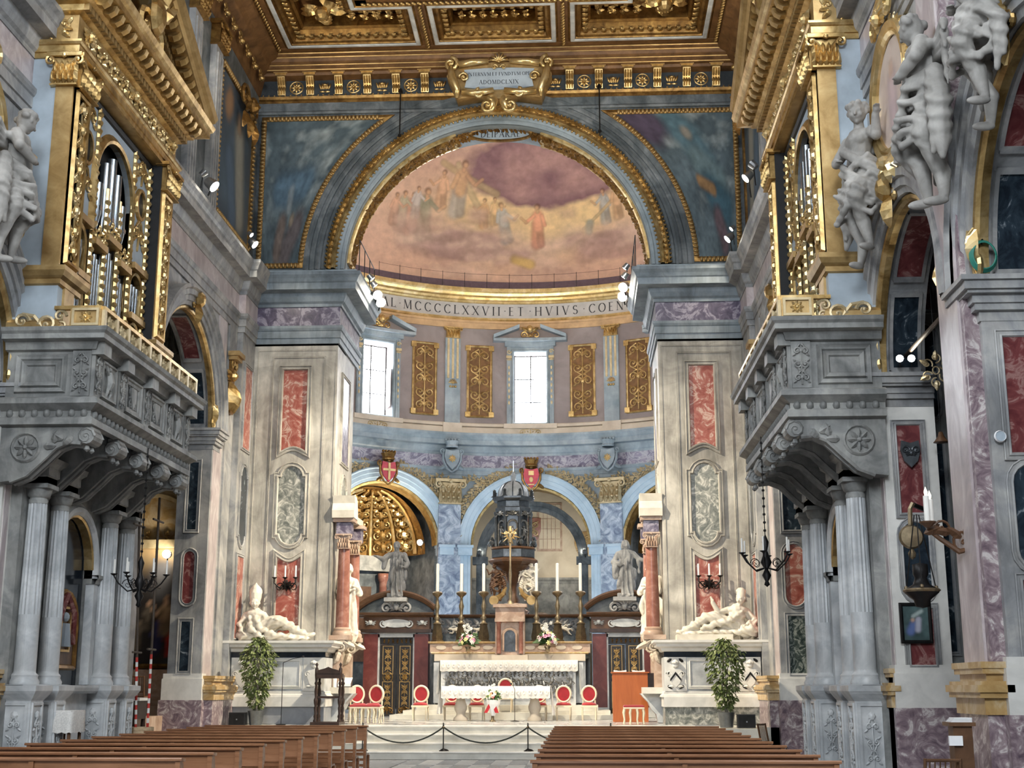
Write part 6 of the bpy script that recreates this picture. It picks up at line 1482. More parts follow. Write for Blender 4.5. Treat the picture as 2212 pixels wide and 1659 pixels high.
bo = set_thing(bm, 'bishop_effigy', 'statue_white', (-5.72, 34.62, 2.83), 0, 'white marble bishop in a mitre reclining on the tomb', 'statue', 1.0)
ro_ = set_thing(recm, 'cardinal_effigy', 'statue_white', (5.72, 34.62, 2.93), 0, 'white marble reclining churchman raising one hand above the tomb', 'statue', 1.0)
MB().box(-1.06, .35, -.32, .3, -.1, .04).build('effigy_slab', 'statue_white', ro_)
# ---- side altars on the inner faces of the piers: rose columns, corbels, saints
st_saint = standing('saint', 'fold', 'short')
for s in (-1, 1):
    a = empty('pier_altar', (s * 4.2, 36.3, DZ), 'rose marble column pair with white corbel blocks against the ' + ('bishop tomb pier' if s < 0 else 'pier beside the orange lectern'), 'altar')
    inv = Matrix.Translation(a.location).inverted()
    def B(mb, name, mat, **k):
        o = mb.build(name, mat, a, **k); o.matrix_parent_inverse = inv; return o
    for y, r in ((35.45, .17), (37.1, .16)):
        x = s * 4.12
        B(MB().lathe([(0, 0), (.26, 0), (.26, .08), (.22, .12), (.23, .17), (.19, .21), (0, .21)], (x, y, 3.0), 16), 'column_base', 'tan_marble', angle=50)
        B(MB().lathe([(r * 1.05, 0), (r * 1.05, .6), (r * .9, 2.1)], (x, y, 3.2), 18), 'column_shaft', 'rose_column', smooth=True)
        mb = MB(); mb.M = Matrix.Translation((x, y - r * .3, 5.3)) @ Matrix.Rotation(pi / 2, 4, 'X'); volute_cap(mb, .36, .38, .2); mb.M = None; B(mb, 'column_capital', 'tan_marble')
        B(MB().box(x - .2, x + .2, y - .2, y + .2, 5.64, 6.0), 'impost_block', 'purple_marble'); B(MB().box(x - .28, x + .28, y - .28, y + .28, 6.0, 6.1), 'impost_cap', 'tan_marble')
        B(MB().box(min(s * 4.44, x - s * .25), max(s * 4.44, x - s * .25), y - .26, y + .26, 2.88, 3.0), 'corbel_slab', 'tan_marble')
        PC = Flat((s * 4.44, y, 0), (-s, 0, 0), (0, 0, 1), (0, -1, 0))
        mb = MB(); mb.prism(PC, [(0, 2.88), (.55, 2.88), (.5, 2.7), (.3, 2.55), (.22, 2.3), (0, 2.2)], -.2, .2); mb.M = pmat(PC, .35, 2.7, .2); spiral(mb, 0, 0, .16, 0, 1.5, 1, .04); leafb(mb, -.05, -.1, .35, -1.9, .3); leafb(mb, .1, .1, .3, -.4, .3); mb.M = None; B(mb, 'corbel', 'attic_cream')
        B(MB().box(min(s * 4.42, x), max(s * 4.42, x), y - .18, y + .18, 1.6, 2.9), 'corbel_pier', 'tan_marble')
    # broken pediment block on top, seen as a pale cushion
    mb = MB(); PB = Flat((s * 4.12, 35.4, 0), (0, 1, 0), (0, 0, 1), (s, 0, 0))
    mb.prism(PB, [(-.3, 6.1), (.3, 6.1), (.32, 6.3), (.25, 6.5), (.1, 6.68), (-.28, 6.7), (-.22, 6.5), (-.33, 6.3)], -.3, .3); B(mb, 'pediment_block', 'statue_white')
    B(MB().box(min(s * 4.42, s * 3.95), max(s * 4.42, s * 3.95), 35.3, 37.4, 6.1, 6.28), 'entablature', 'attic_cream')
    B(MB().box(min(s * 4.42, s * 3.8), max(s * 4.42, s * 3.8), 34.95, 36.0, 1.5, 1.66), 'altar_ledge', 'step_stone')
    PC = Flat((s * 4.44, 35.6, 0), (-s, 0, 0), (0, 0, 1), (0, -1, 0))
    B(MB().prism(PC, [(0, 1.5), (.7, 1.5), (.62, 1.4), (.5, 1.28), (.42, 1.1), (.3, .98), (.25, DZ + .02), (0, DZ)], -.3, .3), 'altar_bracket', 'grey_marble')
    sn = set_thing(st_saint.copy(), 'saint_statue', 'statue_white', (s * 4.16, 36.25, 3.02), -s * .9 if s > 0 else .9, 'white marble saint in a niche between rose columns ' + ('by the bishop tomb' if s < 0 else 'by the orange lectern'), 'statue', 1.1)
    B(MB().box(min(s * 4.43, s * 3.95), max(s * 4.43, s * 3.95), 36.0, 36.5, 2.85, 3.03), 'statue_shelf', 'attic_cream')
# ---- stucco figures on the near arches and the pictures they hold
an1 = angel(1, True); an2 = angel(-1, False, 'curls', 5); an3 = angel(1, False, 'curls', 9)
def oval_picture(s):
    pl = PLL if s < 0 else PLR; yc, zc = 17.95, 10.05
    o = empty('oval_picture', pl.P(yc, zc - 1.05, .05), 'tall oval picture in a gilded carved frame ' + ('behind the stucco youth' if s < 0 else 'held between two stucco angels'), 'picture')
    inv = Matrix.Translation(o.location).inverted(); A, Bz = .86, .8
    def B(mb, name, mat):
        q = mb.build(name, mat, o); q.matrix_parent_inverse = inv; return q
    g = painted_grid('canvas', lambda a, b: pl.P(yc + A * (2 * a - 1) * math.sqrt(max(0, 1 - (2 * b - 1) ** 2)), zc + Bz * (2 * b - 1), .12), 14, 26,
        lambda uv: stroke(stroke(lerp(np.tile((.52, .40, .34), (len(uv), 1)), (.68, .58, .5), vnoise(uv * 5, 4)), uv, (.5, .25), (.5, .6), .16, (.55, .42, .42)), uv, (.5, .72), (.5, .74), .08, (.6, .42, .32)), 'oil_paint', o); g.matrix_parent_inverse = inv
    B(MB().mould(pl, ellipse(yc, zc, A, Bz, 32), [(0, .05), (0, .16), (.05, .2), (.08, .16), (.1, .2), (.2, .22), (.26, .1), (.26, 0)], closed=True), 'frame', 'gold_bright')
    mb = MB(); foliage_run(mb, pl, ellipse(yc, zc, A + .2, Bz + .2, 32), .22, .2, .14, 17); B(mb, 'frame_carving', 'gold_bright')
    mb = MB(); mb.M = pmat(pl, yc, zc + Bz + .35, .2); shell(mb, .32); cherub(mb, .18); spiral(mb, -.4, 0, .2, 0, 1.3, 1, .05); spiral(mb, .4, 0, .2, pi, 1.3, -1, .05); mb.M = None; B(mb, 'frame_crest', 'gold_bright')
    mb = MB(); mb.M = pmat(pl, yc, zc - Bz - .3, .2); [leafb(mb, .1 * k, .1, .4, -pi / 2 + .3 * k, .3) for k in (-2, -1, 0, 1, 2)]; mb.ball((0, 0, .1), .12); mb.M = None; B(mb, 'frame_drop', 'gold_bright')
oval_picture(1); oval_picture(-1)
set_thing(an1, 'stucco_angel', 'stucco', on('X', 6.55, 1862, 400), -pi / 2 + .5, 'grey stucco angel with curly hair leaning beside the gilt oval frame', 'statue', 1.15)
set_thing(an2, 'stucco_angel', 'stucco', on('X', 6.5, 2008, 235), -pi / 2 - .3, 'grey stucco angel with wings, bare legs dangling over the arch', 'statue', 1.2)
set_thing(an3.copy(), 'stucco_youth', 'stucco', on('X', -6.5, 22, 400), pi / 2 + .4, 'pale stucco youth with curly hair and draped hips above the arch', 'statue', 1.2)
set_thing(an3, 'stucco_figure', 'stucco', on('X', 6.6, 2120, 60), -pi / 2, 'stucco figure reaching down over the arch with the green hose', 'statue', 1.0)
# gilded corbel masks on the pilasters
def corbel_mask(s, y, z, label):
    pl = PLL if s < 0 else PLR; g = empty('gilded_corbel', pl.P(y, z, .02), label, 'corbel'); inv = Matrix.Translation(g.location).inverted()
    for fn, nm, mt in ((lambda mb: (mb.box(-.3, .3, .5, .62, 0, .3), mb.box(-.24, .24, .4, .5, 0, .24)), 'cap', 'gold_flat'), (lambda mb: (cherub(mb, .22), spiral(mb, -.16, .28, .13, 0, 1.3, 1, .04, .1), spiral(mb, .16, .28, .13, pi, 1.3, -1, .04, .1)), 'mask', 'gold'),
                       (lambda mb: [leafb(mb, x, -.2, .75, -pi / 2 + x * .4, .2, .05) for x in (-.18, -.06, .06, .18)], 'acanthus', 'gold'), (lambda mb: mb.box(-.16, .16, -1.0, .4, 0, .08), 'back', 'gold_old')):
        mb = MB(); mb.M = pmat(pl, y, z, .05); fn(mb); mb.M = None; o = mb.build(nm, mt, g); o.matrix_parent_inverse = inv
corbel_mask(-1, 33.3, 9.6, 'gilded lion mask corbel beside the arch near the bishop tomb pier')
corbel_mask(1, 33.2, 9.7, 'gilded mask corbel under the cornice beyond the balcony end')
corbel_mask(-1, 19.55, 9.5, 'gilded mask bracket at the near corner of the organ case')
corbel_mask(1, 19.55, 9.4, 'gilded mask bracket behind the curly-haired stucco angel')
# ================================================================ high altar, tempietto, choir screen
YA = 42.3
FA = Flat((0, YA, 0), (1, 0, 0), (0, 0, 1), (0, -1, 0))
def door_case(s):
    uc = s * 3.6
    d = empty('choir_doorway', (uc, YA, DZ), 'red marble doorway with black gilded doors below the ' + ('monk statue with outstretched arm' if s < 0 else 'veiled nun statue'), 'doorway')
    inv = Matrix.Translation(d.location).inverted()
    def B(mb, name, mat, parent=d, **k):
        o = mb.build(name, mat, parent, **k)
        if parent is d: o.matrix_parent_inverse = inv
        return o
    for e in (-1, 1):
        B(MB().pbox(FA, uc + e * .8 - .22, uc + e * .8 + .22, DZ + .12, 3.3, -.4, .12), 'red_pier', 'door_red'); B(MB().pbox(FA, uc + e * .62 - .09, uc + e * .62 + .09, DZ, 3.3, -.4, .06), 'jamb', 'grey_marble')
        B(MB().pbox(FA, uc + e * .8 - .27, uc + e * .8 + .27, DZ, DZ + .3, -.4, .18), 'pier_base', 'grey_marble')
    B(MB().pbox(FA, uc - .62, uc + .62, 3.2, 3.36, -.4, .06), 'lintel', 'grey_marble')
    B(MB().pbox(FA, uc - 1.12, uc + 1.12, 3.34, 3.45, -.4, .2), 'architrave', 'dark_wood'); B(MB().pbox(FA, uc - 1.05, uc + 1.05, 3.45, 3.82, -.4, .12), 'frieze', 'carved_wood')
    pr = MB().mould(FA, [(uc + 1.2, 3.82), (uc - 1.2, 3.82)], [(0, -.3), (0, .14), (.04, .2), (.06, .32), (.12, .36), (.14, .36), (.14, -.3)]); B(pr, 'cornice', 'carved_wood')
    # segmental pediment
    R0 = 1.75; vc = 3.96 - (R0 - .55); hw = 1.2; a = math.asin(hw / R0)
    B(MB().mould(FA, arc(uc, vc, R0, pi / 2 - a, pi / 2 + a, 20), [(-.02, -.3), (-.02, .28), (.04, .34), (.1, .38), (.15, .38), (.15, -.3)]), 'pediment_arc', 'carved_wood')
    B(MB().prism(FA, [(uc - hw, 3.96)] + arc(uc, vc, R0, pi / 2 + a, pi / 2 - a, 16) + [(uc + hw, 3.96)], -.3, .12), 'tympanum', 'dark_stone')
    mb = MB(); mb.M = pmat(FA, uc, 4.12, .2); cherub(mb, .16); spiral(mb, -.32, -.02, .17, 0, 1.3, 1, .05); spiral(mb, .32, -.02, .17, pi, 1.3, -1, .05); mb.box(-.36, .36, .16, .26, -.2, .16); mb.M = None; B(mb, 'tympanum_carving', 'statue_grey')
    B(MB().pbox(FA, uc - .36, uc + .36, 4.3, 4.42, -.1, .5), 'statue_plinth', 'statue_grey')
    B(MB().prism(FA, ellipse(uc, 3.63, .46, .13, 18), .12, .17), 'cartouche', 'grey_marble')
    mb = MB(); [(setattr(mb, 'M', pmat(FA, uc + e * .42, 3.63, .13)), spiral(mb, 0, 0, .13, pi if e > 0 else 0, 1.2, e, .03)) for e in (-1, 1)]; mb.M = None; B(mb, 'cartouche_scroll', 'grey_marble')
    for e in (-1, 1):
        mb = MB(); mb.M = pmat(FA, uc + e * .82, 3.65, .13); cherub(mb, .11); mb.M = None; B(mb, 'frieze_cherub', 'grey_marble')
    # two leaves with gilt panels
    B(MB().pbox(FA, uc - .53, uc + .53, 2.98, 3.2, -.12, -.06), 'transom', 'ebony'); mb = MB(); foliage_run(mb, FA, [(uc - .48, 3.09), (uc + .48, 3.09)], .14, .14, -.06, 5); B(mb, 'transom_scroll', 'gold_old')
    for e in (-1, 1):
        lf = B(MB().pbox(FA, uc + e * .27 - .255, uc + e * .27 + .255, DZ + .02, 2.97, -.12, -.06), 'door_leaf', 'ebony')
        for z, h in ((2.5, .72), (1.42, .68)):
            mb = MB(); mb.M = pmat(FA, uc + e * .27, z, -.06); scroll_field(mb, .2, h, 4, .014, 3); mb.mould(Flat((0, 0, 0), (1, 0, 0), (0, 1, 0), (0, 0, 1)), rect(-.15, .15, -h / 2 - .06, h / 2 + .06), [(0, 0), (0, .015), (.02, .015), (.02, 0)], closed=True); mb.M = None; B(mb, 'gilt_panel', 'gold_flat')
        mb = MB(); mb.M = pmat(FA, uc + e * .27, 1.97, -.06); rosette(mb, .11); mb.lathe([(.14, 0), (.15, .02), (.17, 0)], n=20); mb.M = None; B(mb, 'gilt_roundel', 'gold')
        mb = MB(); mb.M = pmat(FA, uc + e * .27, .95, -.06); scroll_field(mb, .42, .22, 1, .02, 3); mb.M = None; B(mb, 'gilt_foot', 'gold_old')
    return d
for s in (-1, 1): door_case(s)
set_thing(standing('monk', 'out', 'short'), 'monk_statue', 'statue_dark', (-3.62, 42.1, 4.43), .1, 'grey stone monk with outstretched arm on the choir doorway', 'statue', 1.0)
set_thing(standing('nun', 'nun', 'hood'), 'nun_statue', 'statue_grey', (3.66, 42.1, 4.43), 0, 'pale stone veiled nun standing on the choir doorway', 'statue', 1.0)
# screen wall between the doorways with carved balustrade
scn = empty('choir_screen', (0, 42.7, DZ), 'brown marble choir balustrade with dark carved putti behind the candlesticks', 'screen')
inv = Matrix.Translation(scn.location).inverted()
def SB(mb, name, mat, **k):
    o = mb.build(name, mat, scn, **k); o.matrix_parent_inverse = inv; return o
F2 = Flat((0, 42.6, 0), (1, 0, 0), (0, 0, 1), (0, -1, 0))
SB(MB().pbox(F2, -2.5, 2.5, DZ, 3.85, -.3, 0), 'wall', 'dark_stone'); SB(MB().mould(F2, [(2.55, 3.82), (-2.55, 3.82)], [(0, -.35), (0, .08), (.04, .14), (.08, .16), (.1, .16), (.1, -.35)]), 'rail', 'carved_wood')
for e in (-1, 1):
    mb = MB(); foliage_run(mb, F2, [(e * .75, 3.55), (e * 2.35, 3.55)], .5, .22, 0, 19 + e); SB(mb, 'carving', 'statue_grey')
    mb = MB()
    for x in (1.0, 1.75):
        mb.M = pmat(F2, e * x, 3.45, .06) @ Matrix.Rotation(1.2 * e, 4, 'Z'); relief_figure(mb, .5)
    mb.M = None; SB(mb, 'putto', 'statue_white')
# high altar: gradines, silver frontal, tabernacle
alt = empty('high_altar', (0, 41.6, DZ), 'tan marble high altar with silver relief front and lace cloth', 'altar')
inva = Matrix.Translation(alt.location).inverted()
def AB(mb, name, mat, **k):
    o = mb.build(name, mat, alt, **k); o.matrix_parent_inverse = inva; return o
F3 = Flat((0, 41.5, 0), (1, 0, 0), (0, 0, 1), (0, -1, 0))
AB(MB().pbox(F3, -2.45, 2.5, 2.7, 3.02, -.8, 0), 'gradine', 'tan_marble'); AB(MB().mould(F3, [(2.55, 2.98), (-2.5, 2.98)], [(0, -.7), (0, .05), (.03, .08), (.06, .08), (.06, -.7)]), 'gradine_ledge', 'yellow_marble')
AB(MB().mould(F3, [(2.45, 2.66), (-2.4, 2.66)], [(0, -.7), (0, .1), (.03, .12), (.06, .1), (.06, -.7)]), 'gradine_ledge', 'yellow_marble')
for x in (-2.1, -1.6, -1.05, -.65, .65, 1.05, 1.6, 2.1): AB(MB().prism(F3, ellipse(x, 2.86, .16, .07, 12), 0, .02), 'gradine_inlay', 'attic_cream')
AB(MB().pbox(F3, -2.3, 2.35, 2.45, 2.66, -.8, .1), 'lower_gradine', 'attic_cream')
AB(MB().pbox(F3, -2.3, 2.35, DZ, 2.45, -.8, .02), 'altar_body', 'grey_marble')
AB(MB().pbox(F3, -2.0, 2.05, 1.15, 2.36, .02, .95), 'mensa_block', 'grey_marble')
for e in (-1, 1): AB(MB().pbox(F3, e * 2.1 - .18, e * 2.1 + .18, 1.2, 2.4, .02, .4), 'altar_pilaster', 'grey_marble')
F4 = Flat((0, 40.53, 0), (1, 0, 0), (0, 0, 1), (0, -1, 0))
AB(MB().pbox(F4, -1.86, 1.96, 1.35, 2.2, -.02, .02), 'silver_frontal', 'silver_relief')
mb = MB(); q = random.Random(2)
for k in range(34):
    mb.M = pmat(F4, -1.75 + k * .11, 1.72 + q.uniform(-.12, .14), .02) @ Matrix.Rotation(q.uniform(-.3, .3), 4, 'Z'); relief_figure(mb, q.uniform(.3, .45))
mb.M = None; foliage_run(mb, F4, [(-1.8, 2.05), (1.9, 2.05)], .16, .13, .02, 30); AB(mb, 'silver_figures', 'silver_relief')
AB(MB().pbox(F4, -2.0, 2.1, 2.36, 2.44, -1, .02), 'mensa', 'white_marble')
for z, w in ((1.15, .35), (1.0, .7), (.88, 1.05)): AB(MB().box(-2.3 - w, 2.35 + w, 40.2 - w * .9, 41.6, DZ, z), 'altar_step', 'step_stone')
def scallop_cloth(name, x0, x1, y0, y1, z, drop, label, cat, sides=(.9, .9), n=60):
    """table cloth with a scalloped lace fall and hanging side tails"""
    o = empty(name, ((x0 + x1) / 2, (y0 + y1) / 2, z), label, cat); inv_ = Matrix.Translation(o.location).inverted()
    MB().box(x0, x1, y0, y1, z, z + .012).build('cloth_top', 'cloth_white', o).matrix_parent_inverse = inv_
    mb = MB(); rs = []
    for k in range(n + 1):
        x = x0 + (x1 - x0) * k / n; wv = .012 * sin(k * .9); d = drop + .03 * abs(sin(pi * k / n * 22))
        rs.append([(x, y0, z + .012), (x, y0 - .02, z - .01), (x, y0 - .03 + wv, z - d * .5), (x, y0 - .03 + wv * 2, z - d)])
    mb.rings(rs, closed=False); mb.build('lace_fall', 'lace', o, smooth=True).matrix_parent_inverse = inv_
    for x, L, e in ((x0, sides[0], -1), (x1, sides[1], 1)):
        if not L: continue
        mb = MB(); rs = []
        for k in range(15):
            y = y0 + (y1 - y0) * k / 14; wv = .03 * sin(k * 1.3)
            rs.append([(x, y, z + .012), (x + e * .025, y, z - .02), (x + e * (.05 + wv), y, z - L * .5), (x + e * (.08 + wv * 1.5), y, z - L * (1 - .04 * (k % 3)))])
        mb.rings(rs, closed=False); mb.build('side_fall', 'cloth_white', o, smooth=True).matrix_parent_inverse = inv_
    q = mesh_of(lambda m_: m_.lathe([(.02, 0), (.035, .008), (.05, 0)], n=10), 'lace_medallion', 'cloth_white')
    fl = Flat((0, y0 - .045, 0), (1, 0, 0), (0, 0, 1), (0, -1, 0)); nn = int((x1 - x0) / .155)
    for k in range(nn): place(q, 'lace_medallion', o, fl, x0 + .1 + k * (x1 - x0 - .2) / (nn - 1), z - drop * .5, .01, 0, (1, 1.4, 1))
    return o
scallop_cloth('altar_cloth', -2.02, 2.12, 40.49, 41.4, 2.445, .3, 'white lace cloth spread over the high altar below the flowers', 'altar cloth', (1.0, 1.0))
# tabernacle
tb = empty('tabernacle', (.05, 41.3, 2.7), 'tan marble tabernacle with arched glass door between the two bouquets', 'tabernacle'); it = Matrix.Translation(tb.location).inverted()
def TB(mb, name, mat, **k):
    o = mb.build(name, mat, tb, **k); o.matrix_parent_inverse = it; return o
F5 = Flat((.05, 41.1, 0), (1, 0, 0), (0, 0, 1), (0, -1, 0))
TB(MB().pbox(F5, -.45, .45, 2.62, 4.1, -.5, 0), 'body', 'tan_marble'); TB(MB().prism(F5, [(-.4, 3.72), (.4, 3.72), (0, 3.92)], 0, .12), 'pediment', 'tan_marble'); TB(MB().pbox(F5, -.46, .46, 3.62, 3.72, 0, .14), 'entablature', 'tan_marble')
TB(MB().pbox(F5, -.52, .52, 4.06, 4.16, -.5, .08), 'cap', 'tan_marble')
for e in (-1, 1): TB(MB().lathe([(.07, 0), (.06, .9), (.08, .92), (.08, .98)], F5.P(e * .34, 2.66, .06), 10), 'colonette', 'rose_column', smooth=True)
TB(MB().mould(F5, [(.17, 2.75), (.17, 3.2)] + arc(0, 3.2, .17, .2, pi - .2, 8) + [(-.17, 3.2), (-.17, 2.75)], [(0, 0), (0, .06), (.05, .07), (.08, 0)]), 'door_arch', 'tan_marble')
TB(MB().prism(F5, [(-.17, 2.72), (.17, 2.72), (.17, 3.2)] + arc(0, 3.2, .17, 0, pi, 8)[1:-1] + [(-.17, 3.2)], 0, .015), 'glass_door', 'bronze_dark'); TB(MB().pbox(F5, -.55, .55, 2.45, 2.62, -.5, .1), 'foot', 'attic_cream')
# tempietto above
tp = empty('tempietto', (.05, 43.2, 4.05), 'dark bronze domed ciborium with cross carried by angels behind the altar', 'ciborium'); itp = Matrix.Translation(tp.location).inverted()
def PB_(mb, name, mat, **k):
    o = mb.build(name, mat, tp, **k); o.matrix_parent_inverse = itp; return o
c = (.05, 43.2); O8 = pi / 8
def octo(prof, name, mat, n=8):
    return PB_(MB().lathe(prof, (c[0], c[1], 0), n, a0=O8, a1=2 * pi + O8), name, mat)
octo([(0, 3.6), (.62, 3.6), (.62, 3.7), (.5, 3.75), (.5, 4.0), (.55, 4.05), (.4, 4.12), (.38, 4.25), (.3, 4.3)], 'foot', 'tan_marble')
PB_(MB().lathe([(.2, 4.25), (.22, 4.4), (.13, 4.55), (.12, 4.8), (.2, 5.0), (.42, 5.3), (.68, 5.5)], (c[0], c[1], 0), 16), 'stem', 'carved_wood', smooth=True)
octo([(.66, 5.48), (.84, 5.6), (.86, 5.66), (.8, 5.7), (.72, 5.74), (.72, 6.0), (.78, 6.04), (.72, 6.1), (.6, 6.1)], 'platform', 'carved_wood')
octo([(.70, 5.74), (.74, 5.76), (.74, 6.0), (.70, 6.02)], 'platform_band', 'bronze_dark')
octo([(.5, 6.1), (.5, 7.25)], 'drum', 'bronze_dark'); octo([(.5, 7.2), (.62, 7.24), (.62, 7.36), (.56, 7.4), (.56, 7.58), (.66, 7.6), (.72, 7.66), (.72, 7.72), (.45, 7.74)], 'entablature', 'bronze_dark')
PB_(MB().lathe([(.5, 7.7), (.5, 7.8), (.49, 7.9), (.45, 8.02), (.37, 8.14), (.25, 8.23), (.13, 8.27), (.09, 8.3), (.09, 8.45), (.12, 8.47), (.06, 8.53), (.03, 8.6), (0, 8.62)], (c[0], c[1], 0), 20), 'dome', 'grey_marble', smooth=True)
for k in range(8):
    a = 2 * pi * k / 8
    PB_(MB().tube([(c[0] + r * cos(a), c[1] + r * sin(a), z) for r, z in ((.51, 7.72), (.5, 7.88), (.46, 8.02), (.38, 8.14), (.26, 8.23), (.1, 8.28))], .022, 5), 'dome_rib', 'bronze_dark')
    a += O8; x, y = c[0] + .6 * cos(a), c[1] + .6 * sin(a)
    if sin(a) < .8:
        PB_(MB().lathe([(.07, 6.12), (.05, 6.2), (.05, 7.1), (.075, 7.18), (.075, 7.24)], (x, y, 0), 10), 'colonette', 'bronze_dark', smooth=True)
        mb = MB(); mb.M = Matrix.Translation((c[0] + .66 * cos(a), c[1] + .66 * sin(a), 7.72)); mb.ball((0, 0, .2), .055); mb.tube([(0, 0, 0), (0, 0, .16)], [.06, .05], 6); leafb(mb, 0, 0, .16, 1, .3); leafb(mb, 0, 0, .16, 2.4, .3); mb.M = None; PB_(mb, 'roof_putto', 'bronze_dark')
        mb = MB(); mb.M = Matrix.Translation((c[0] + .74 * cos(a), c[1] + .74 * sin(a), 6.12)); mb.ball((0, 0, .1), (.08, .08, .1)); mb.ball((0, 0, .25), .06); mb.tube([(-.08, 0, .15), (-.14, 0, .05)], .03, 5); mb.M = None; PB_(mb, 'seated_putto', 'bronze_dark')
for a in (-pi / 2, -pi / 2 - pi / 4, -pi / 2 + pi / 4):
    ff = Flat((c[0] + .47 * cos(a), c[1] + .47 * sin(a), 0), (-sin(a), cos(a), 0), (0, 0, 1), (cos(a), sin(a), 0))
    PB_(MB().mould(ff, archpath(0, 6.8, .12, 6.2, 10), [(0, 0), (0, .05), (.04, .07), (.07, .02)]), 'niche_frame', 'silver_relief'); mb = MB(); mb.M = pmat(ff, 0, 6.55, .0); relief_figure(mb, .5); mb.M = None; PB_(mb, 'niche_figure', 'silver_relief')
    mb = MB(); mb.M = pmat(ff, 0, 7.12, .1); shell(mb, .14); spiral(mb, -.17, 0, .08, 0, 1.2, 1, .02); spiral(mb, .17, 0, .08, pi, 1.2, -1, .02); mb.M = None; PB_(mb, 'frieze_swag', 'silver_relief')
PB_(MB().tube([(c[0], c[1], 8.58), (c[0], c[1], 8.98)], .02, 5).tube([(c[0] - .13, c[1], 8.86), (c[0] + .13, c[1], 8.86)], .02, 5), 'finial_cross', 'steel')
sup = angel(1, True); 
for e, lb in ((-1, 'grey stone angel with raised arm holding up the bronze ciborium'), (1, 'pale stone angel with raised arm holding up the bronze ciborium')):
    set_thing(sup.copy(), 'support_angel', 'carved_wood' if e < 0 else 'statue_white', (c[0] + e * .5, 42.85, 4.95), e * .4, 'small carved angel crouching under the ciborium on its ' + ('brown side' if e < 0 else 'pale white side'), 'statue', .55, flip=e < 0)
    mb = MB(); ff = Flat((c[0] + e * .42, 42.8, 4.45), (e, 0, 0), (0, 0, 1), (0, -1, 0)); mb.M = pmat(ff, 0, 0, 0); mb.tube([(-.2, .35, 0), (-.1, .12, .02), (.05, 0, .03), (.2, -.05, .03)], [.05, .08, .1, .12], 7); mb.M = None
    a_, b_ = ff.P(.18, -.08, -.15), ff.P(.18, -.08, .2); mb.tube([a_, b_], .15, 12); PB_(mb, 'volute_foot', 'gold_flat')
# processional crucifix before the tempietto
cr = empty('altar_crucifix', (.05, 41.75, 3.0), 'gilded rayed crucifix on a tall brass stem before the ciborium', 'crucifix'); ic = Matrix.Translation(cr.location).inverted()
for mb, nm, mt in ((MB().lathe([(.14, 4.14), (.1, 4.2), (.04, 4.3), (.07, 4.5), (.03, 4.7), (.05, 5.1), (.03, 5.3), (.03, 6.1), (0, 6.1)], (.05, 41.3, 0), 10), 'stem', 'brass'), (MB().box(.02, .08, 41.28, 41.32, 6.0, 6.58).box(-.14, .24, 41.28, 41.32, 6.34, 6.4), 'cross', 'gold'), (MB().tube([(.05, 41.26, 6.08), (.05, 41.25, 6.3)], [.03, .045], 6).tube([(-.1, 41.26, 6.39), (.05, 41.26, 6.34), (.2, 41.26, 6.39)], .02, 5).ball((.05, 41.25, 6.42), .04), 'corpus', 'gold_pale')):
    mb.build(nm, mt, cr, smooth=nm == 'stem').matrix_parent_inverse = ic
mb = MB()
for k in range(12): a = 2 * pi * k / 12 + .26; mb.tube([(.05 + .08 * cos(a), 41.3, 6.3 + .08 * sin(a)), (.05 + (.32 if k % 2 else .22) * cos(a), 41.3, 6.3 + (.3 if k % 2 else .2) * sin(a))], [.03, .006], 4)
mb.build('rays', 'gold_bright', cr).matrix_parent_inverse = ic
# six great candlesticks
def candlestick(x, lab):
    o = empty('altar_candlestick', (x, 41.9, 3.04), lab, 'candlestick', 'candlesticks on the altar ledge')
    st = [(0, 0), (.23, 0), (.23, .05), (.18, .07), (.2, .16), (.13, .5), (.15, .56), (.08, .6), (.06, .68), (.1, .74), (.05, .8), (.05, .95), (.085, 1.1), (.05, 1.22), (.04, 1.36), (.07, 1.4), (.15, 1.46), (.17, 1.52), (.12, 1.56), (0, 1.56)]
    MB().lathe(st[:8], n=3, a0=-pi / 2, a1=1.5 * pi).build('foot', 'brass', o, angle=30); MB().lathe(st[6:17], n=12).build('stem', 'brass', o, smooth=True); MB().lathe(st[15:], n=14).build('drip_pan', 'brass', o, angle=40)
    MB().lathe([(.05, 1.5), (.05, 2.42), (.02, 2.44), (0, 2.44)], n=12).build('candle', 'candle', o, angle=40)
    return o
names = ('nearest the monk doorway', 'second from the monk doorway', 'just beside the tabernacle on the monk side', 'just beside the tabernacle on the nun side', 'second from the nun doorway', 'nearest the nun doorway')
for x, nm in zip((-2.28, -1.52, -.82, .84, 1.5, 2.22), names): candlestick(x, 'tall brass altar candlestick with white candle, ' + nm)
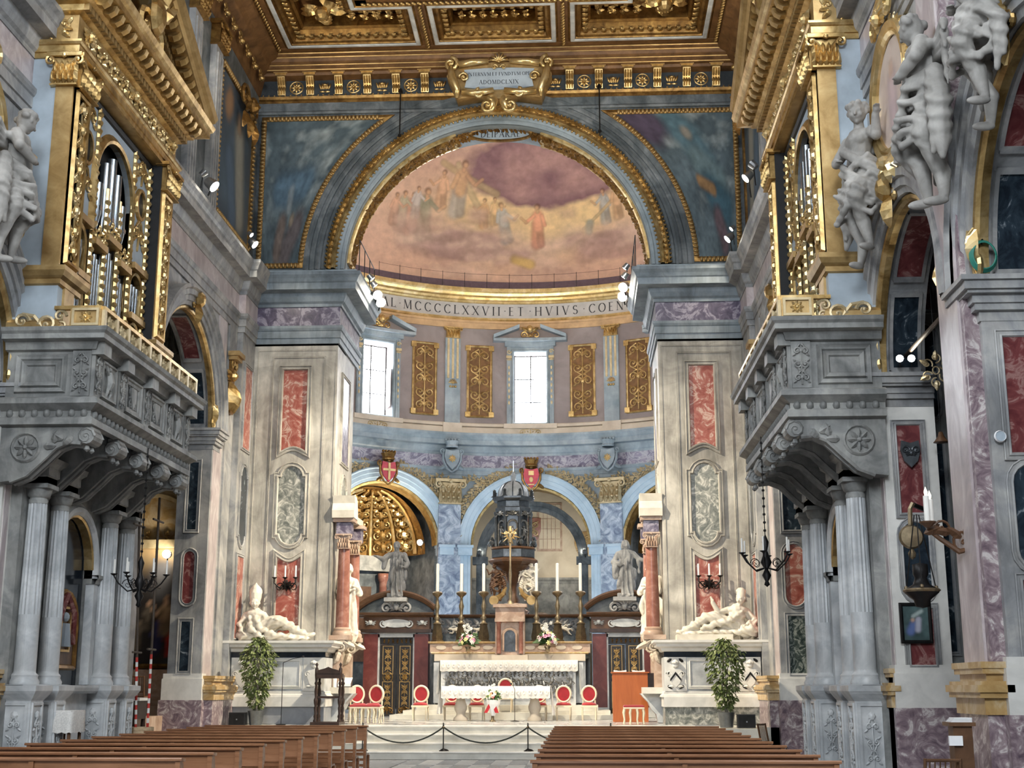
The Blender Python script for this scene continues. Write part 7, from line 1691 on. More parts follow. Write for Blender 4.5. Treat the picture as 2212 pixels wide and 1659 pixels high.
# bouquets
def bouquet(x, y, z, r, lab, name='flower_bouquet', tall=True, cols=('petal_pink', 'petal_white', 'petal_white', 'petal_pink', 'petal_yellow'), vase='brass'):
    o = empty(name, (x, y, z), lab, 'flowers'); q = random.Random(int(x * 100))
    MB().lathe([(0, 0), (r * .25, 0), (r * .2, r * .2), (r * .35, r * .45), (0, r * .45)], n=12).build('vase', vase, o, smooth=True)
    mb = MB()
    for k in range(46):
        a = q.uniform(0, 2 * pi); el = q.uniform(-.3, 1.2); L = r * q.uniform(.8, 1.25); d = Vector((cos(a) * cos(el), sin(a) * cos(el), sin(el))); m = d.to_track_quat('X', 'Z').to_matrix().to_4x4(); m.translation = Vector((0, 0, r * .75)) + d * r * .2; mb.M = m; leafb(mb, 0, 0, L, 0, .16, 0)
    mb.M = None; mb.build('leaves', 'bouquet_leaf', o)
    fm = {c_: mesh_of(lambda m_: ([leafb(m_, .012 * cos(a), .012 * sin(a), .09, a, .38, .0) for a in np.linspace(0, 2 * pi, 7)[:-1]], m_.ball((0, 0, .03), .03, 6, 4)), 'blossom', c_) for c_ in set(cols)}
    for k in range(26):
        a = q.uniform(pi * .95, 2.05 * pi); el = q.uniform(-.1, 1.25); d = Vector((cos(a) * cos(el), sin(a) * cos(el), sin(el))); rr = r * q.uniform(.85, 1.0)
        e = d.to_track_quat('Z', 'Y').to_euler(); inst(fm[cols[k % len(cols)]], 'blossom', o, tuple(Vector((0, 0, r * .8)) + d * rr), e, (r * 2.6,) * 3)
    if tall:
        for k in range(7): inst(fm['petal_white' if 'petal_white' in fm else cols[0]], 'blossom', o, (q.uniform(-.12, .12), -.05, r * (1.9 + .12 * k)), (pi / 2 + q.uniform(-.5, .5), 0, q.uniform(-.6, .6)), (r * 2.2,) * 3)
    return o
bouquet(-1.22, 40.95, 2.73, .3, 'bouquet of pink and white flowers on the altar ledge, monk statue side'); bouquet(1.2, 40.95, 2.73, .32, 'bouquet of pink and white flowers on the altar ledge, nun statue side')
# arms on the rotunda entablature
def arms(u, z, red, lab, crown):
    o = empty('coat_of_arms', RC.P(u, z, .2), lab, 'coat of arms', None); inv_ = Matrix.Translation(o.location).inverted()
    def B(mb, nm, mt): q_ = mb.build(nm, mt, o); q_.matrix_parent_inverse = inv_; return q_
    sh = [(-.3, .42), (-.36, .1), (-.26, -.22), (0, -.5), (.26, -.22), (.36, .1), (.3, .42), (0, .36)][::-1]
    mb = MB(); mb.M = pmat(RC, u, z, .5); mb.prism(Flat((0, 0, 0), (1, 0, 0), (0, 1, 0), (0, 0, 1)), sh, 0, .1); mb.M = None; B(mb, 'shield', 'shield_red' if red else 'rot_stone')
    mb = MB(); mb.M = pmat(RC, u, z, .5)
    for e in (-1, 1): spiral(mb, e * .42, .35, .14, pi if e > 0 else 0, 1.4, e, .045); mb.tube([(e * .42, .28, .03), (e * .4, -.1, .05), (e * .22, -.45, .03), (0, -.6, .03)], [.05, .06, .05, .04], 6); leafb(mb, e * .3, -.3, .35, -.6 if e > 0 else pi + .6, .3)
    mb.M = None; B(mb, 'scroll_border', 'gold_old' if red else 'rot_stone')
    mb = MB(); mb.M = pmat(RC, u, z, .62)
    if crown == 'cross': mb.box(-.05, .05, -.4, .36, -.02, .02); mb.box(-.3, .3, .0, .1, -.02, .02)
    elif red: mb.box(-.12, .12, .1, .3, -.02, .02); mb.ball((0, -.1, 0), (.1, .14, .03)); mb.box(-.14, .14, -.35, -.3, -.02, .02)
    else: rosette(mb, .18)
    mb.M = None; B(mb, 'charge', 'shield_gold')
    mb = MB(); mb.M = pmat(RC, u, z + .5, .5); mb.lathe([(.26, 0), (.3, .05), (.26, .12), (.34, .3), (.28, .3)], n=12, ax='Y')
    for k in range(5): mb.ball((-.28 + .14 * k, .38, .05), .07)
    if crown != 'none': cherub(mb, .18)
    mb.M = None; B(mb, 'crown', 'gold_old' if red else 'rot_stone')
arms(.05, 10.95, True, 'red shield with gold charges on the keystone behind the ciborium', 'charge')
arms(-6.92, 11.0, True, 'crowned red shield with a pale cross above the gilded half dome', 'cross')
arms(-3.76, 11.75, False, 'grey stone shield above the gilt capital on the monk statue side', 'none'); arms(3.76, 11.75, False, 'grey stone shield above the gilt capital on the nun statue side', 'none')
# great gilt cartouche on the crown of the arch
ct = empty('gilt_cartouche', (0, PY, 17.9), 'gilded scrolled cartouche with inscribed slate tablet on the arch crown', 'cartouche'); ict = Matrix.Translation(ct.location).inverted()
def CB(mb, nm, mt, **k): q_ = mb.build(nm, mt, ct, **k); q_.matrix_parent_inverse = ict; return q_
F6 = Flat((.08, PY - .55, 18.55), (1, 0, 0), (0, 0, 1), (0, -1, 0))
CB(MB().prism(F6, [(-1.35, .5), (-1.5, .1), (-1.3, -.35), (-1.2, -.62), (-.5, -.5), (0, -.62), (.5, -.5), (1.2, -.62), (1.3, -.35), (1.5, .1), (1.35, .5), (.6, .42), (0, .55), (-.6, .42)][::-1], -.5, .0), 'backplate', 'gold_flat')
CB(MB().prism(F6, [(-1.0, .26), (-.92, 0), (-.98, -.28), (-.4, -.36), (.4, -.36), (.98, -.28), (.92, 0), (1.0, .26), (.4, .3), (-.4, .3)][::-1], 0, .05), 'tablet', 'organ_side')
mb = MB()
for e in (-1, 1):
    mb.M = pmat(F6, e * 1.38, .42, .1); spiral(mb, 0, 0, .2, pi / 2, 1.5, e, .07); mb.M = pmat(F6, 0, 0, .05)
    mb.tube([(e * 1.38, .3, .05), (e * 1.32, -.05, .12), (e * 1.18, -.4, .1), (e * 1.2, -.62, .05)], [.1, .12, .1, .05], 8); mb.tube([(e * 1.15, .4, .05), (e * .8, .44, .1), (e * .3, .48, .08)], [.1, .1, .07], 7); mb.tube([(e * 1.05, -.45, .06), (e * .6, -.5, .1), (e * .15, -.42, .08)], [.09, .1, .08], 7)
    mb.M = pmat(F6, e * 1.0, 0, .1); spiral(mb, 0, 0, .14, 0 if e > 0 else pi, 1.4, e, .04); mb.M = pmat(F6, e * .32, -.95, .25); spiral(mb, 0, 0, .22, pi / 2, 1.5, e, .06); mb.M = pmat(F6, e * .55, -.52, .15); spiral(mb, 0, 0, .14, pi / 2, 1.4, -e, .05)
    mb.M = pmat(F6, e * .12, -.62, .15); leafb(mb, 0, 0, .5, -pi / 2 + e * .2, .3, .05)
mb.M = None; CB(mb, 'scrolls', 'gold_bright', smooth=True)
mb = MB(); mb.M = pmat(F6, 0, .45, .12); shell(mb, .26); mb.M = pmat(F6, 0, .28, .12); spiral(mb, -.12, 0, .08, 0, 1.2, 1, .025); spiral(mb, .12, 0, .08, pi, 1.2, -1, .025); mb.M = None; CB(mb, 'shell_crest', 'gold_bright', smooth=True)
for l_ in write(F6, 'INTERNVM ET FVNDTVM OPE', 0, .06, .105, .055, 'letter', 'ink', ct, sp=.06) + write(F6, 'ADOMDCLXIX', 0, -.2, .13, .055, 'letter', 'ink', ct): l_.matrix_parent_inverse = ict
# small cartouche on the soffit crown
cs = empty('soffit_cartouche', (0, 36.6, 17.4), 'dark carved cartouche lettered on the arch soffit above the fresco', 'cartouche'); ics = Matrix.Translation(cs.location).inverted()
F7 = Flat((.08, 35.6, 17.22), (1, 0, 0), (0, 0, 1), (0, -1, 0))
mb = MB(); mb.prism(F7, ellipse(0, 0, .85, .17, 24), 0, .08); mb.build('tablet', 'rot_stone', cs).matrix_parent_inverse = ics
mb = MB(); foliage_run(mb, F7, [(x, .22 - .16 * x * x) for x in np.linspace(-1.3, 1.3, 12)], .26, .13, .08, 41, 1.3); mb.mould(F7, ellipse(0, 0, .85, .17, 24), [(0, .06), (0, .12), (.05, .13), (.07, .06)], closed=True); foliage_run(mb, F7, [(-1.45, -.12), (-.85, .02)], .34, .1, .06, 42, 1.3); foliage_run(mb, F7, [(.85, .02), (1.45, -.12)], .34, .1, .06, 43, 1.3); mb.build('carving', 'gold_old', cs).matrix_parent_inverse = ics
for l_ in write(F7, 'DEIPARAE', 0, -.09, .19, .09, 'letter', 'ink', cs): l_.matrix_parent_inverse = ics
# ================================================================ pews
def make_pew(L):
    """origin at the aisle end on the floor under the top rail; length runs +x, altar towards +y"""
    o = empty('pew', (0, 0, 0), None, 'pew', 'rows of wooden pews')
    W = 'pew_wood'
    prof = [(-.07, .945), (.06, .93), (.075, .95), (.07, .965), (-.06, .975), (-.075, .965)]
    mb = MB(); mb.rings([[(x, y, z) for y, z in prof] for x in (-.02, L + .02)], closed=True, capa=True, capb=True); mb.build('top_rail', W, o)
    MB().box(.03, L - .03, -.02, .015, .70, .94).build('back_board', W, o)
    for z_ in (.24, .34, .50): MB().box(.03, L - .03, -.02, .01, z_, z_ + .045).build('slat', W, o)
    MB().box(.02, L - .02, .02, .42, .43, .46).build('seat', W, o)
    MB().box(.04, L - .04, -.45, -.24, .18, .215).build('kneeler', W, o)
    MB().box(.03, L - .03, -.2, -.17, .44, .5).build('book_rail', W, o)
    n = 3 if L > 2 else 2
    for k in range(n):
        x = .0 + (L - .05) * k / (n - 1)
        e = MB().box(x, x + .05, -.05, .03, 0, .94).build('leg', 'dark_wood' if False else W, o)
        MB().prism(Flat((x, 0, 0), (0, 1, 0), (0, 0, 1), (1, 0, 0)), [(.03, .93), (.03, .72), (.1, .72), (.14, .78), (.1, .92)], .005, .04).build('arm_board', W, o)
        MB().box(x, x + .05, .34, .40, 0, .43).build('front_leg', W, o)
        MB().box(x, x + .05, -.45, -.4, 0, .18).build('kneeler_leg', W, o)
        MB().box(x, x + .05, -.5, .44, .0, .06).build('foot_beam', W, o)
    return o
pl_ = make_pew(3.0); pr_ = make_pew(2.92)
NTH = ('first', 'second', 'third', 'fourth', 'fifth', 'sixth', 'seventh', 'eighth', 'ninth', 'tenth', 'eleventh')
for i in range(11):
    for proto, x, y, sd in ((pl_, -1.741, 25.03 - 1.162 * i, -1), (pr_, 1.741, 24.75 - 1.151 * i, 1)):
        p = proto if i == 0 else copy_tree(proto)
        p.location = (x if sd > 0 else x - 3.0, y, 0)
        p['label'] = 'long wooden pew, %s row from the altar steps, on the %s side' % (NTH[i], 'bishop tomb' if sd < 0 else 'orange lectern')
# ================================================================ sanctuary furniture
def oval_chair():
    o = empty('oval_chair', (0, 0, 0), None, 'chair', 'cream chairs with red oval backs')
    FZ = Flat((0, .2, 0), (1, 0, 0), (0, 0, 1), (0, -1, .0)); 
    MB().box(-.23, .23, -.22, .2, .36, .41).build('seat_frame', 'cream_wood', o)
    MB().lathe([(0, .49), (.15, .485), (.2, .46), (.22, .41), (0, .41)], n=16, sx=1.0, sy=.92).build('seat', 'velvet_red', o, smooth=True)
    for x in (-1, 1):
        MB().tube([(x * .19, -.19, .38), (x * .185, -.19, .2), (x * .175, -.19, 0)], [.026, .02, .014], 8).build('leg', 'cream_wood', o); MB().tube([(x * .19, .18, .4), (x * .2, .22, .2), (x * .2, .26, 0)], [.026, .02, .014], 8).build('leg', 'cream_wood', o)
        MB().tube([(x * .17, .18, .38), (x * .17, .2, .55)], .022, 6).build('back_post', 'cream_wood', o)
    MB().mould(FZ, ellipse(0, .72, .185, .205, 22), [(-.01, -.02), (-.01, .03), (.02, .04), (.045, .02), (.045, -.02), (-.01, -.02)], closed=True).build('back_frame', 'cream_wood', o)
    MB().prism(FZ, ellipse(0, .72, .185, .205, 22), -.015, .02).build('back_pad', 'velvet_red', o)
    return o
oc = oval_chair()
spots = [(-2.33, 38.2, DZ + .001, 0, 'nearest the black door below the monk'), (-1.46, 38.3, DZ + .001, 0, 'behind the left balustered leg of the front altar table'), (-.74, 38.3, DZ + .001, 0, 'behind the front altar table beside the red bouquet'), (1.02, 38.3, DZ + .001, 0, 'behind the right leg of the front altar table'),
         (1.71, 38.35, DZ + .001, 0, 'second from the orange lectern'), (2.43, 38.4, DZ + .001, 0, 'nearest the orange lectern'), (.0, 39.4, .96, 0, 'raised in the middle before the high altar'), (-3.77, 36.35, DZ + .001, .5, 'partly hidden by the stone bracket table'), (-3.40, 36.45, DZ + .001, -.3, 'beside the stone bracket table, turned inward')]
spots[1] = (*spots[1][:4], 'behind the front table leg nearer the monk'); spots[3] = (*spots[3][:4], 'behind the front table leg nearer the nun')
for i, (x, y, z, a, lb) in enumerate(spots):
    c = oc if i == 0 else copy_tree(oc); c.location = (x, y, z); c.rotation_euler = (0, 0, a); c['label'] = 'red oval-back chair, ' + lb
pred = MB().box(-1.3, 1.4, 38.75, 39.9, DZ, .957).build('altar_predella', 'step_stone'); tag(pred, 'low pale stone platform under the raised red chair', 'platform')
# front altar table
ft = empty('altar_table', (-.12, 37.6, DZ), 'front altar table on two stone baluster legs under lace cloth', 'table'); itf = Matrix.Translation(ft.location).inverted()
for x in (-1.13, .92):
    MB().lathe([(0, 0), (.2, 0), (.2, .07), (.13, .14), (.12, .2), (.17, .3), (.18, .38), (.13, .52), (.11, .62), (.14, .66), (.14, .7), (0, .7)], (x, 37.6, DZ), 16).build('baluster_leg', 'attic_cream', ft, angle=50).matrix_parent_inverse = itf
MB().box(-1.6, 1.32, 37.25, 37.95, DZ + .7, DZ + .92).build('table_top', 'white_marble', ft).matrix_parent_inverse = itf
scallop_cloth('table_cloth', -1.64, 1.36, 37.22, 37.98, DZ + .925, .3, 'white lace cloth over the front altar table, tails hanging at both ends', 'altar cloth', (.75, .78))
fl = bouquet(-.2, 36.95, DZ + .45, .2, 'red and white flower arrangement with lilies before the front altar table', 'lily_arrangement', True, ('petal_white', 'petal_red', 'petal_yellow', 'petal_white'), 'brass')
MB().lathe([(.1, -.45), (.04, -.4), (.03, -.05), (.08, 0), (.06, .02)], n=10).build('stand', 'brass', fl, smooth=True)
mb = MB()
for a, w in ((.14, .05), (-.2, .045)): mb.add([(-w, -.16, .12), (w, -.16, .12), (w + a * .9, -.17, -.22), (-w + a * .9, -.17, -.22)], [(0, 1, 2, 3)]); mb.add([(-w, -.155, .12), (w, -.155, .12), (w + a * .9, -.165, -.22), (-w + a * .9, -.165, -.22)], [(3, 2, 1, 0)])
mb.build('ribbon', 'petal_red', fl)
MB().lathe([(.05, -.3), (.17, .0), (.2, .12), (.16, .12)], (.02, -.05, .0), 9).build('paper_wrap', 'paper', fl)
def mic(x, y, z, h, lab, boom):
    o = empty('microphone_stand', (x, y, z), lab, 'microphone')
    MB().lathe([(0, 0), (.12, 0), (.12, .015), (.015, .03), (0, .03)], n=14).build('base', 'iron', o); MB().tube([(0, 0, .02), (0, 0, h)], .009, 6).build('pole', 'iron', o)
    MB().tube([(0, 0, h), (boom * .5, -.02, h + .1), (boom, -.02, h + .14)], .008, 6).build('boom', 'iron', o); MB().ball((boom, -.02, h + .15), (.03, .03, .025)).build('head', 'black_plastic', o); return o
mic(.4, 37.0, DZ, .85, 'thin black microphone stand beside the red and white flowers', -.1); mic(-5.19, 33.3, DZ, 1.5, 'black microphone stand with boom before the bishop tomb', .5)
# carved kneeling desk
pd = empty('prie_dieu', (-4.08, 33.5, DZ), 'dark carved wooden kneeling desk with turned posts', 'prie-dieu')
turned = [(0, 0), (.05, 0), (.055, .1), (.035, .14), (.05, .2), (.03, .26), (.045, .4), (.03, .45), (.05, .52), (.055, .6), (.03, .66), (.045, .8), (.03, .95), (.05, 1.0), (.03, 1.05), (.045, 1.2), (.045, 1.35), (.02, 1.4), (.04, 1.46), (0, 1.52)]
for x in (-.3, .3):
    MB().lathe(turned, (x, 0, 0), 10).build('post', 'dark_wood', pd, smooth=True); MB().lathe(turned[:16] + [(0, 1.2)], (x, .4, 0), 10).build('post', 'dark_wood', pd, smooth=True)
MB().box(-.3, .3, -.06, .46, 1.12, 1.24).build('desk_box', 'dark_wood', pd)
MB().prism(Flat((0, -.04, 0), (1, 0, 0), (0, 0, 1), (0, -1, 0)), [(-.3, 1.24), (.3, 1.24), (.26, 1.32), (.1, 1.36), (0, 1.4), (-.1, 1.36), (-.26, 1.32)], -.02, .03).build('crest', 'dark_wood', pd)
MB().box(-.3, .3, -.02, .02, .64, .69).build('stretcher', 'dark_wood', pd); MB().box(-.36, .36, -.35, .46, .0, .07).build('kneeling_board', 'dark_wood', pd)
# orange-brown lectern
lc = empty('ambo', (3.62, 36.85, DZ), 'plain orange-brown wooden lectern box with open books on top', 'lectern')
MB().box(-.56, .38, -.3, .3, 0, 1.28).build('front_box', 'ambo_wood', lc); MB().box(.385, .58, -.2, .3, .45, 1.28).build('side_panel', 'dark_wood', lc); MB().box(-.6, .42, -.34, .32, 1.28, 1.31).build('top', 'ambo_wood', lc)
for x in (-.35, .15):
    bk = MB()
    for e in (-1, 1): bk.add([(x, -.1, 1.335), (x + e * .17, -.1, 1.36), (x + e * .17, .14, 1.36), (x, .14, 1.335), (x, -.1, 1.312), (x + e * .17, -.1, 1.312), (x + e * .17, .14, 1.312), (x, .14, 1.312)], [(0, 1, 2, 3), (0, 4, 5, 1), (1, 5, 6, 2), (2, 6, 7, 3)])
    bo_ = bk.build('open_book', 'paper'); bo_.location = (3.62, 36.85, DZ + .0005); tag(bo_, 'open white book lying on the orange lectern, ' + ('nearer the chairs' if x < 0 else 'nearer the rose column'), 'book', 'open books on the lectern')
# upholstered stools with curved cream legs
def stool(x, y, w, n, lab):
    o = empty('curved_stool', (x, y, DZ), lab, 'stool')
    MB().box(-w / 2, w / 2, -.2, .2, .38, .42).build('seat_frame', 'cream_wood', o); mb = MB(); mb.rings([[(xx, yy, zz) for xx, yy in ((-w / 2 + d, -.2 + d), (w / 2 - d, -.2 + d), (w / 2 - d, .2 - d), (-w / 2 + d, .2 - d))] for d, zz in ((0, .42), (.0, .45), (.03, .47))], capb=True); mb.build('cushion', 'velvet_red', o)
    for k in range(n):
        xx = -w / 2 + .03 + (w - .06) * k / (n - 1); e = -1 if k < n / 2 else 1
        for yy in (-.17, .17): MB().tube([(xx, yy, .38), (xx + e * .02, yy, .28), (xx + e * .004, yy, .12), (xx + e * .018, yy, .01)], [.03, .03, .018, .022], 7).build('leg', 'cream_wood', o)
    return o
stool(-3.3, 34.6, .78, 6, 'long red-topped stool with many curved cream legs beside the kneeling desk'); stool(3.52, 34.2, .52, 4, 'small red-topped stool with curved cream legs before the orange lectern')
# missal and candle on the bracket table
ms = empty('missal_stand', (-3.97, 35.3, 1.66), 'white cloth-covered missal stand on the stone bracket table', 'book stand')
MB().prism(Flat((0, 0, 0), (0, 1, 0), (0, 0, 1), (1, 0, 0)), [(-.14, 0), (.14, 0), (.14, .22), (-.14, .08)], -.16, .16).build('stand', 'dark_wood', ms); MB().box(-.17, .17, -.16, .16, .0, .005).build('base', 'dark_wood', ms)
MB().add([(-.17, -.15, .02), (.17, -.15, .02), (.17, -.15, .1), (-.17, -.15, .1), (.17, .15, .25), (-.17, .15, .25)], [(0, 1, 2, 3), (3, 2, 4, 5)]).build('cloth', 'cloth_white', ms)
ca = empty('thick_candle', (-4.22, 35.15, 1.66), 'short thick white candle on the stone bracket table', 'candle'); MB().lathe([(0, 0), (.05, 0), (.05, .28), (.04, .3), (0, .3)], n=12).build('wax', 'candle', ca, angle=40); MB().tube([(0, 0, .3), (0, 0, .33)], .004, 4).build('wick', 'iron', ca)
# potted plants
def plant(x, y, lab, seed, h=2.1, w=.42):
    o = empty('potted_plant', (x, y, DZ), lab, 'plant'); q = random.Random(seed)
    MB().lathe([(0, 0), (.15, 0), (.2, .32), (.21, .34), (.18, .34), (.17, .28), (0, .28)], n=20).build('pot', 'pot_metal', o, angle=40); MB().lathe([(0, .29), (.17, .285)], n=16).build('soil', 'soil', o)
    for k in range(4): MB().tube([(q.uniform(-.05, .05), q.uniform(-.05, .05), .28), (q.uniform(-.08, .08), q.uniform(-.08, .08), .9), (q.uniform(-.12, .12), q.uniform(-.1, .1), h * .85)], [.018, .014, .006], 5).build('stem', 'bark', o)
    mb = MB()
    for k in range(850):
        f = q.random() ** .8; z = .42 + f * (h - .42); ww = w * (.28 + .72 * min(1, f * 1.7)) * (1 if f < .82 else max(.25, (1 - f) / .18 * .9 + .1)); a = q.uniform(0, 2 * pi); r_ = ww * math.sqrt(q.uniform(.1, 1))
        m = Matrix.Translation((r_ * cos(a), r_ * sin(a) * .8, z + q.uniform(-.05, .05))) @ Matrix.Rotation(a + q.uniform(-.7, .7), 4, 'Z') @ Matrix.Rotation(q.uniform(-.2, 1.1), 4, 'Y') @ Matrix.Rotation(q.uniform(-.8, .8), 4, 'X'); mb.M = m
        L = q.uniform(.09, .15); ww2 = L * .27
        mb.add([(0, 0, 0), (L * .35, -ww2, .01), (L * .75, -ww2 * .7, -.01), (L, 0, -.035), (L * .75, ww2 * .7, -.01), (L * .35, ww2, .01), (L * .5, 0, -.008)], [(0, 1, 6), (1, 2, 6), (2, 3, 6), (3, 4, 6), (4, 5, 6), (5, 0, 6)])
    mb.M = None; lv = mb.build('leaves', 'leaf', o); lv['kind'] = 'stuff'
    return o
plant(-5.82, 33.3, 'tall leafy potted plant before the bishop tomb', 1); plant(5.56, 31.75, 'tall leafy potted plant before the chevron tomb', 2, 2.0, .44)
for x, y, lb in ((-6.25, 33.25, 'small black loudspeaker on the floor before the bishop tomb'), (5.98, 31.5, 'small black loudspeaker on the floor beside the chevron tomb plant')):
    o = empty('floor_speaker', (x, y, DZ), lb, 'speaker'); MB().box(-.2, .2, -.14, .14, 0, .3).build('cabinet', 'black_plastic', o); MB().box(-.18, .18, -.15, -.141, .02, .28).build('grille', 'iron', o); MB().box(-.015, .015, -.155, -.15, .12, .15).build('badge', 'steel', o)
# rope barrier on the steps
def stanchion(x, lab):
    o = empty('rope_post', (x, 32.36, .185), lab, 'rope post', 'rope posts on the altar steps')
    MB().lathe([(0, 0), (.1, 0), (.1, .015), (.03, .04), (.014, .08), (.014, .55), (.025, .58), (.012, .6), (.02, .63), (0, .66)], n=12).build('post', 'iron', o, smooth=True)
    for k in range(3): a = 2 * pi * k / 3; MB().tube([(0, 0, .05), (.09 * cos(a), .09 * sin(a), .03), (.13 * cos(a), .13 * sin(a), .0)], .014, 5).build('foot', 'iron', o)
xs = (-3.0, -1.07, .94, 2.9)
for x, nm in zip(xs, ('beside the first pew under the bishop side', 'left of the front altar table middle', 'before the front altar table, right of the flowers', 'hidden behind the pews on the lectern side')): pass
for x, nm in zip(xs, ('at the end of the bishop side pews', 'between the bishop side pews and the flowers', 'between the flowers and the lectern side pews', 'behind the lectern side pews')): stanchion(x, 'black rope post on the steps, ' + nm)
for a, b, nm in zip(xs, xs[1:], ('beside the bishop side pews', 'in the middle of the aisle', 'beside the lectern side pews')):
    pts = [(a + (b - a) * t, 32.36, .185 + .55 - .38 * 4 * t * (1 - t) * .95) for t in np.linspace(0, 1, 17)]
    o = MB().tube([(x, y, z) for x, y, z in pts], .02, 6).build('barrier_rope', 'rope', None, smooth=True); tag(o, 'sagging dark barrier rope across the altar steps, ' + nm, 'rope', 'barrier ropes')
    for e in (0, -1): MB().ball(pts[e], .032, 8, 5).build('hook', 'brass', o)
# ================================================================ lamps and fixtures
def spot_lamp(loc, d, r, lab, grp, power=0, spot=80, target=None, color=WARM, foot=None):
    """a small spotlight: bracket, can, glowing lens"""
    loc = Vector(loc); o = empty('spotlight', tuple(loc), lab, 'spotlight', grp)
    dv = Vector(d).normalized(); m = dv.to_track_quat('Z', 'Y').to_matrix().to_4x4()
    a = MB(); a.M = m; a.lathe([(0, -.8 * r), (r * .7, -.8 * r), (r * .8, -.5 * r), (r, r * .9), (r * .92, r * .9), (r * .85, 0)], n=14); a.M = None; a.build('can', 'steel', o, angle=40)
    a = MB(); a.M = m; a.lathe([(0, r * 1.0), (r * .6, r * .95), (r * .92, r * .8)], n=14); a.M = None; a.build('lens', 'lamp_glow', o, smooth=True)
    MB().tube([(0, 0, 0), (0, 0, -r * 1.3), tuple(-dv * r * .4 + Vector((0, 0, -r * 2 if foot is None else foot - loc.z)))], r * .15, 5).build('bracket', 'iron', o)
    if power == 1: light('spotlight_beam', 'SPOT', tuple(loc + Vector((0, 0, r * 2))), (0, loc.y + 2, 19.4), 1100, color, .12, spot=130, blend=.9)
    elif power: light('spotlight_beam', 'SPOT', tuple(loc + dv * r * 1.6), target or tuple(loc + dv * 5), power, color, .12, spot=spot, blend=1.0)
    return o
G1 = 'spotlights along the nave cornice'; G2 = 'spotlights on the inner pier corners'
for x, y, r, pw, nm in ((455, 397, .15, 16000, 'larger one before the wall painting'), (438, 375, .09, 1, 'smaller one beside the fluted strips'), (545, 525, .12, 150, 'at the gilt bead corner'), (540, 505, .07, 0, 'tiny one behind the bead corner lamp')):
    p = on('X', -6.35, x, y); spot_lamp((p[0], p[1], max(p[2], 12.9 + r * 2)), ((.75, -.1, -.65) if r != .09 else (.6, .2, .7)), r, 'spotlight on the bishop side cornice, ' + nm, G1, pw, 56 if pw > 5000 else 90, ((5.6, 35.2, 3.2) if pw > 5000 else (-2, 40, 3)) if pw else None, foot=12.86)
for x, y, r, pw, nm in ((1617, 380, .12, 16000, 'lower of the far pair'), (1628, 357, .10, 1, 'upper of the far pair'), (1577, 512, .12, 150, 'lower of the pair nearest the arch'), (1583, 492, .07, 0, 'upper of the pair nearest the arch')):
    p = on('X', 6.3, x, y); spot_lamp((p[0], p[1] if p[1] < 34.4 else 34.4, max(p[2], 12.9 + r * 2)), ((-.75, -.1, -.65) if r != .10 else (-.6, .2, .7)), r, 'spotlight on the lectern side cornice, ' + nm, G1, pw, 56 if pw > 5000 else 90, ((-5.6, 35.2, 3.2) if pw > 5000 else (2, 40, 3)) if pw else None, foot=12.86)
for s, pts in ((-1, [(-3.62, 35.55, 12.99), (-3.6, 36.0, 12.93), (-3.6, 36.6, 12.8), (-3.6, 37.2, 12.75)]), (1, [(3.62, 35.6, 13.2), (3.6, 36.1, 13.1), (3.6, 36.7, 12.95), (3.6, 37.3, 12.85)])):
    for i, p in enumerate(pts):
        spot_lamp(p, (-s * .4, -.75 if i > 1 else .2, -.5), .10 if i < 2 else .15, 'white spotlight on the inner pier corner, %s side, %s in the string' % ('bishop tomb' if s < 0 else 'lectern', NTH[i]), G2, (0, 3500, 0, 12000)[i], (100, 70, 95, 75)[i],
                  (None, (-s * .5, 40, 2.0), None, (-s * 2.5, 59, 24.5))[i])
for x, y, nm in ((1950, 822, 'nearer the balcony'), (1975, 818, 'nearer the dark chapel')):
    p = on('Y', 20.0, x, y); spot_lamp((p[0], 20.1, 6.42 + .18), (-.2, -1, -.1), .06, 'glaring spotlight on the white impost of the near arch, ' + nm, 'spotlights on the impost', 20, 120, (7.2, 17, 4.5))
lmp = spot_lamp(on('Y', 33.9, 370, 1200), (0, -1, 0), .12, 'round lamp glowing in the side chapel above the dark painting', None, 160, 160, (-9, 34, 5)); lmp.location.y = 33.6
rl = spot_lamp(RC.P(-5.15, 7.95, .35), (-.3, -.9, -.2), .14, 'round lamp glowing on the blue impost under the gilded half dome', None, 1500, 170, RC.P(-6.9, 8.5, -2))
spot_lamp((2.45, 61.2, 7.75), (-.2, .9, .2), .12, 'round lamp glowing on the dark impost inside the middle chapel', None, 350, 160, (-.5, 65, 6))
spot_lamp((-2.45, 61.2, 7.75), (.2, .9, .2), .1, 'added unseen lamp behind the ciborium, brightening the middle chapel', None, 150, 160, (.5, 65, 6))  # added lamp, out of sight, put in to brighten the chapel wall
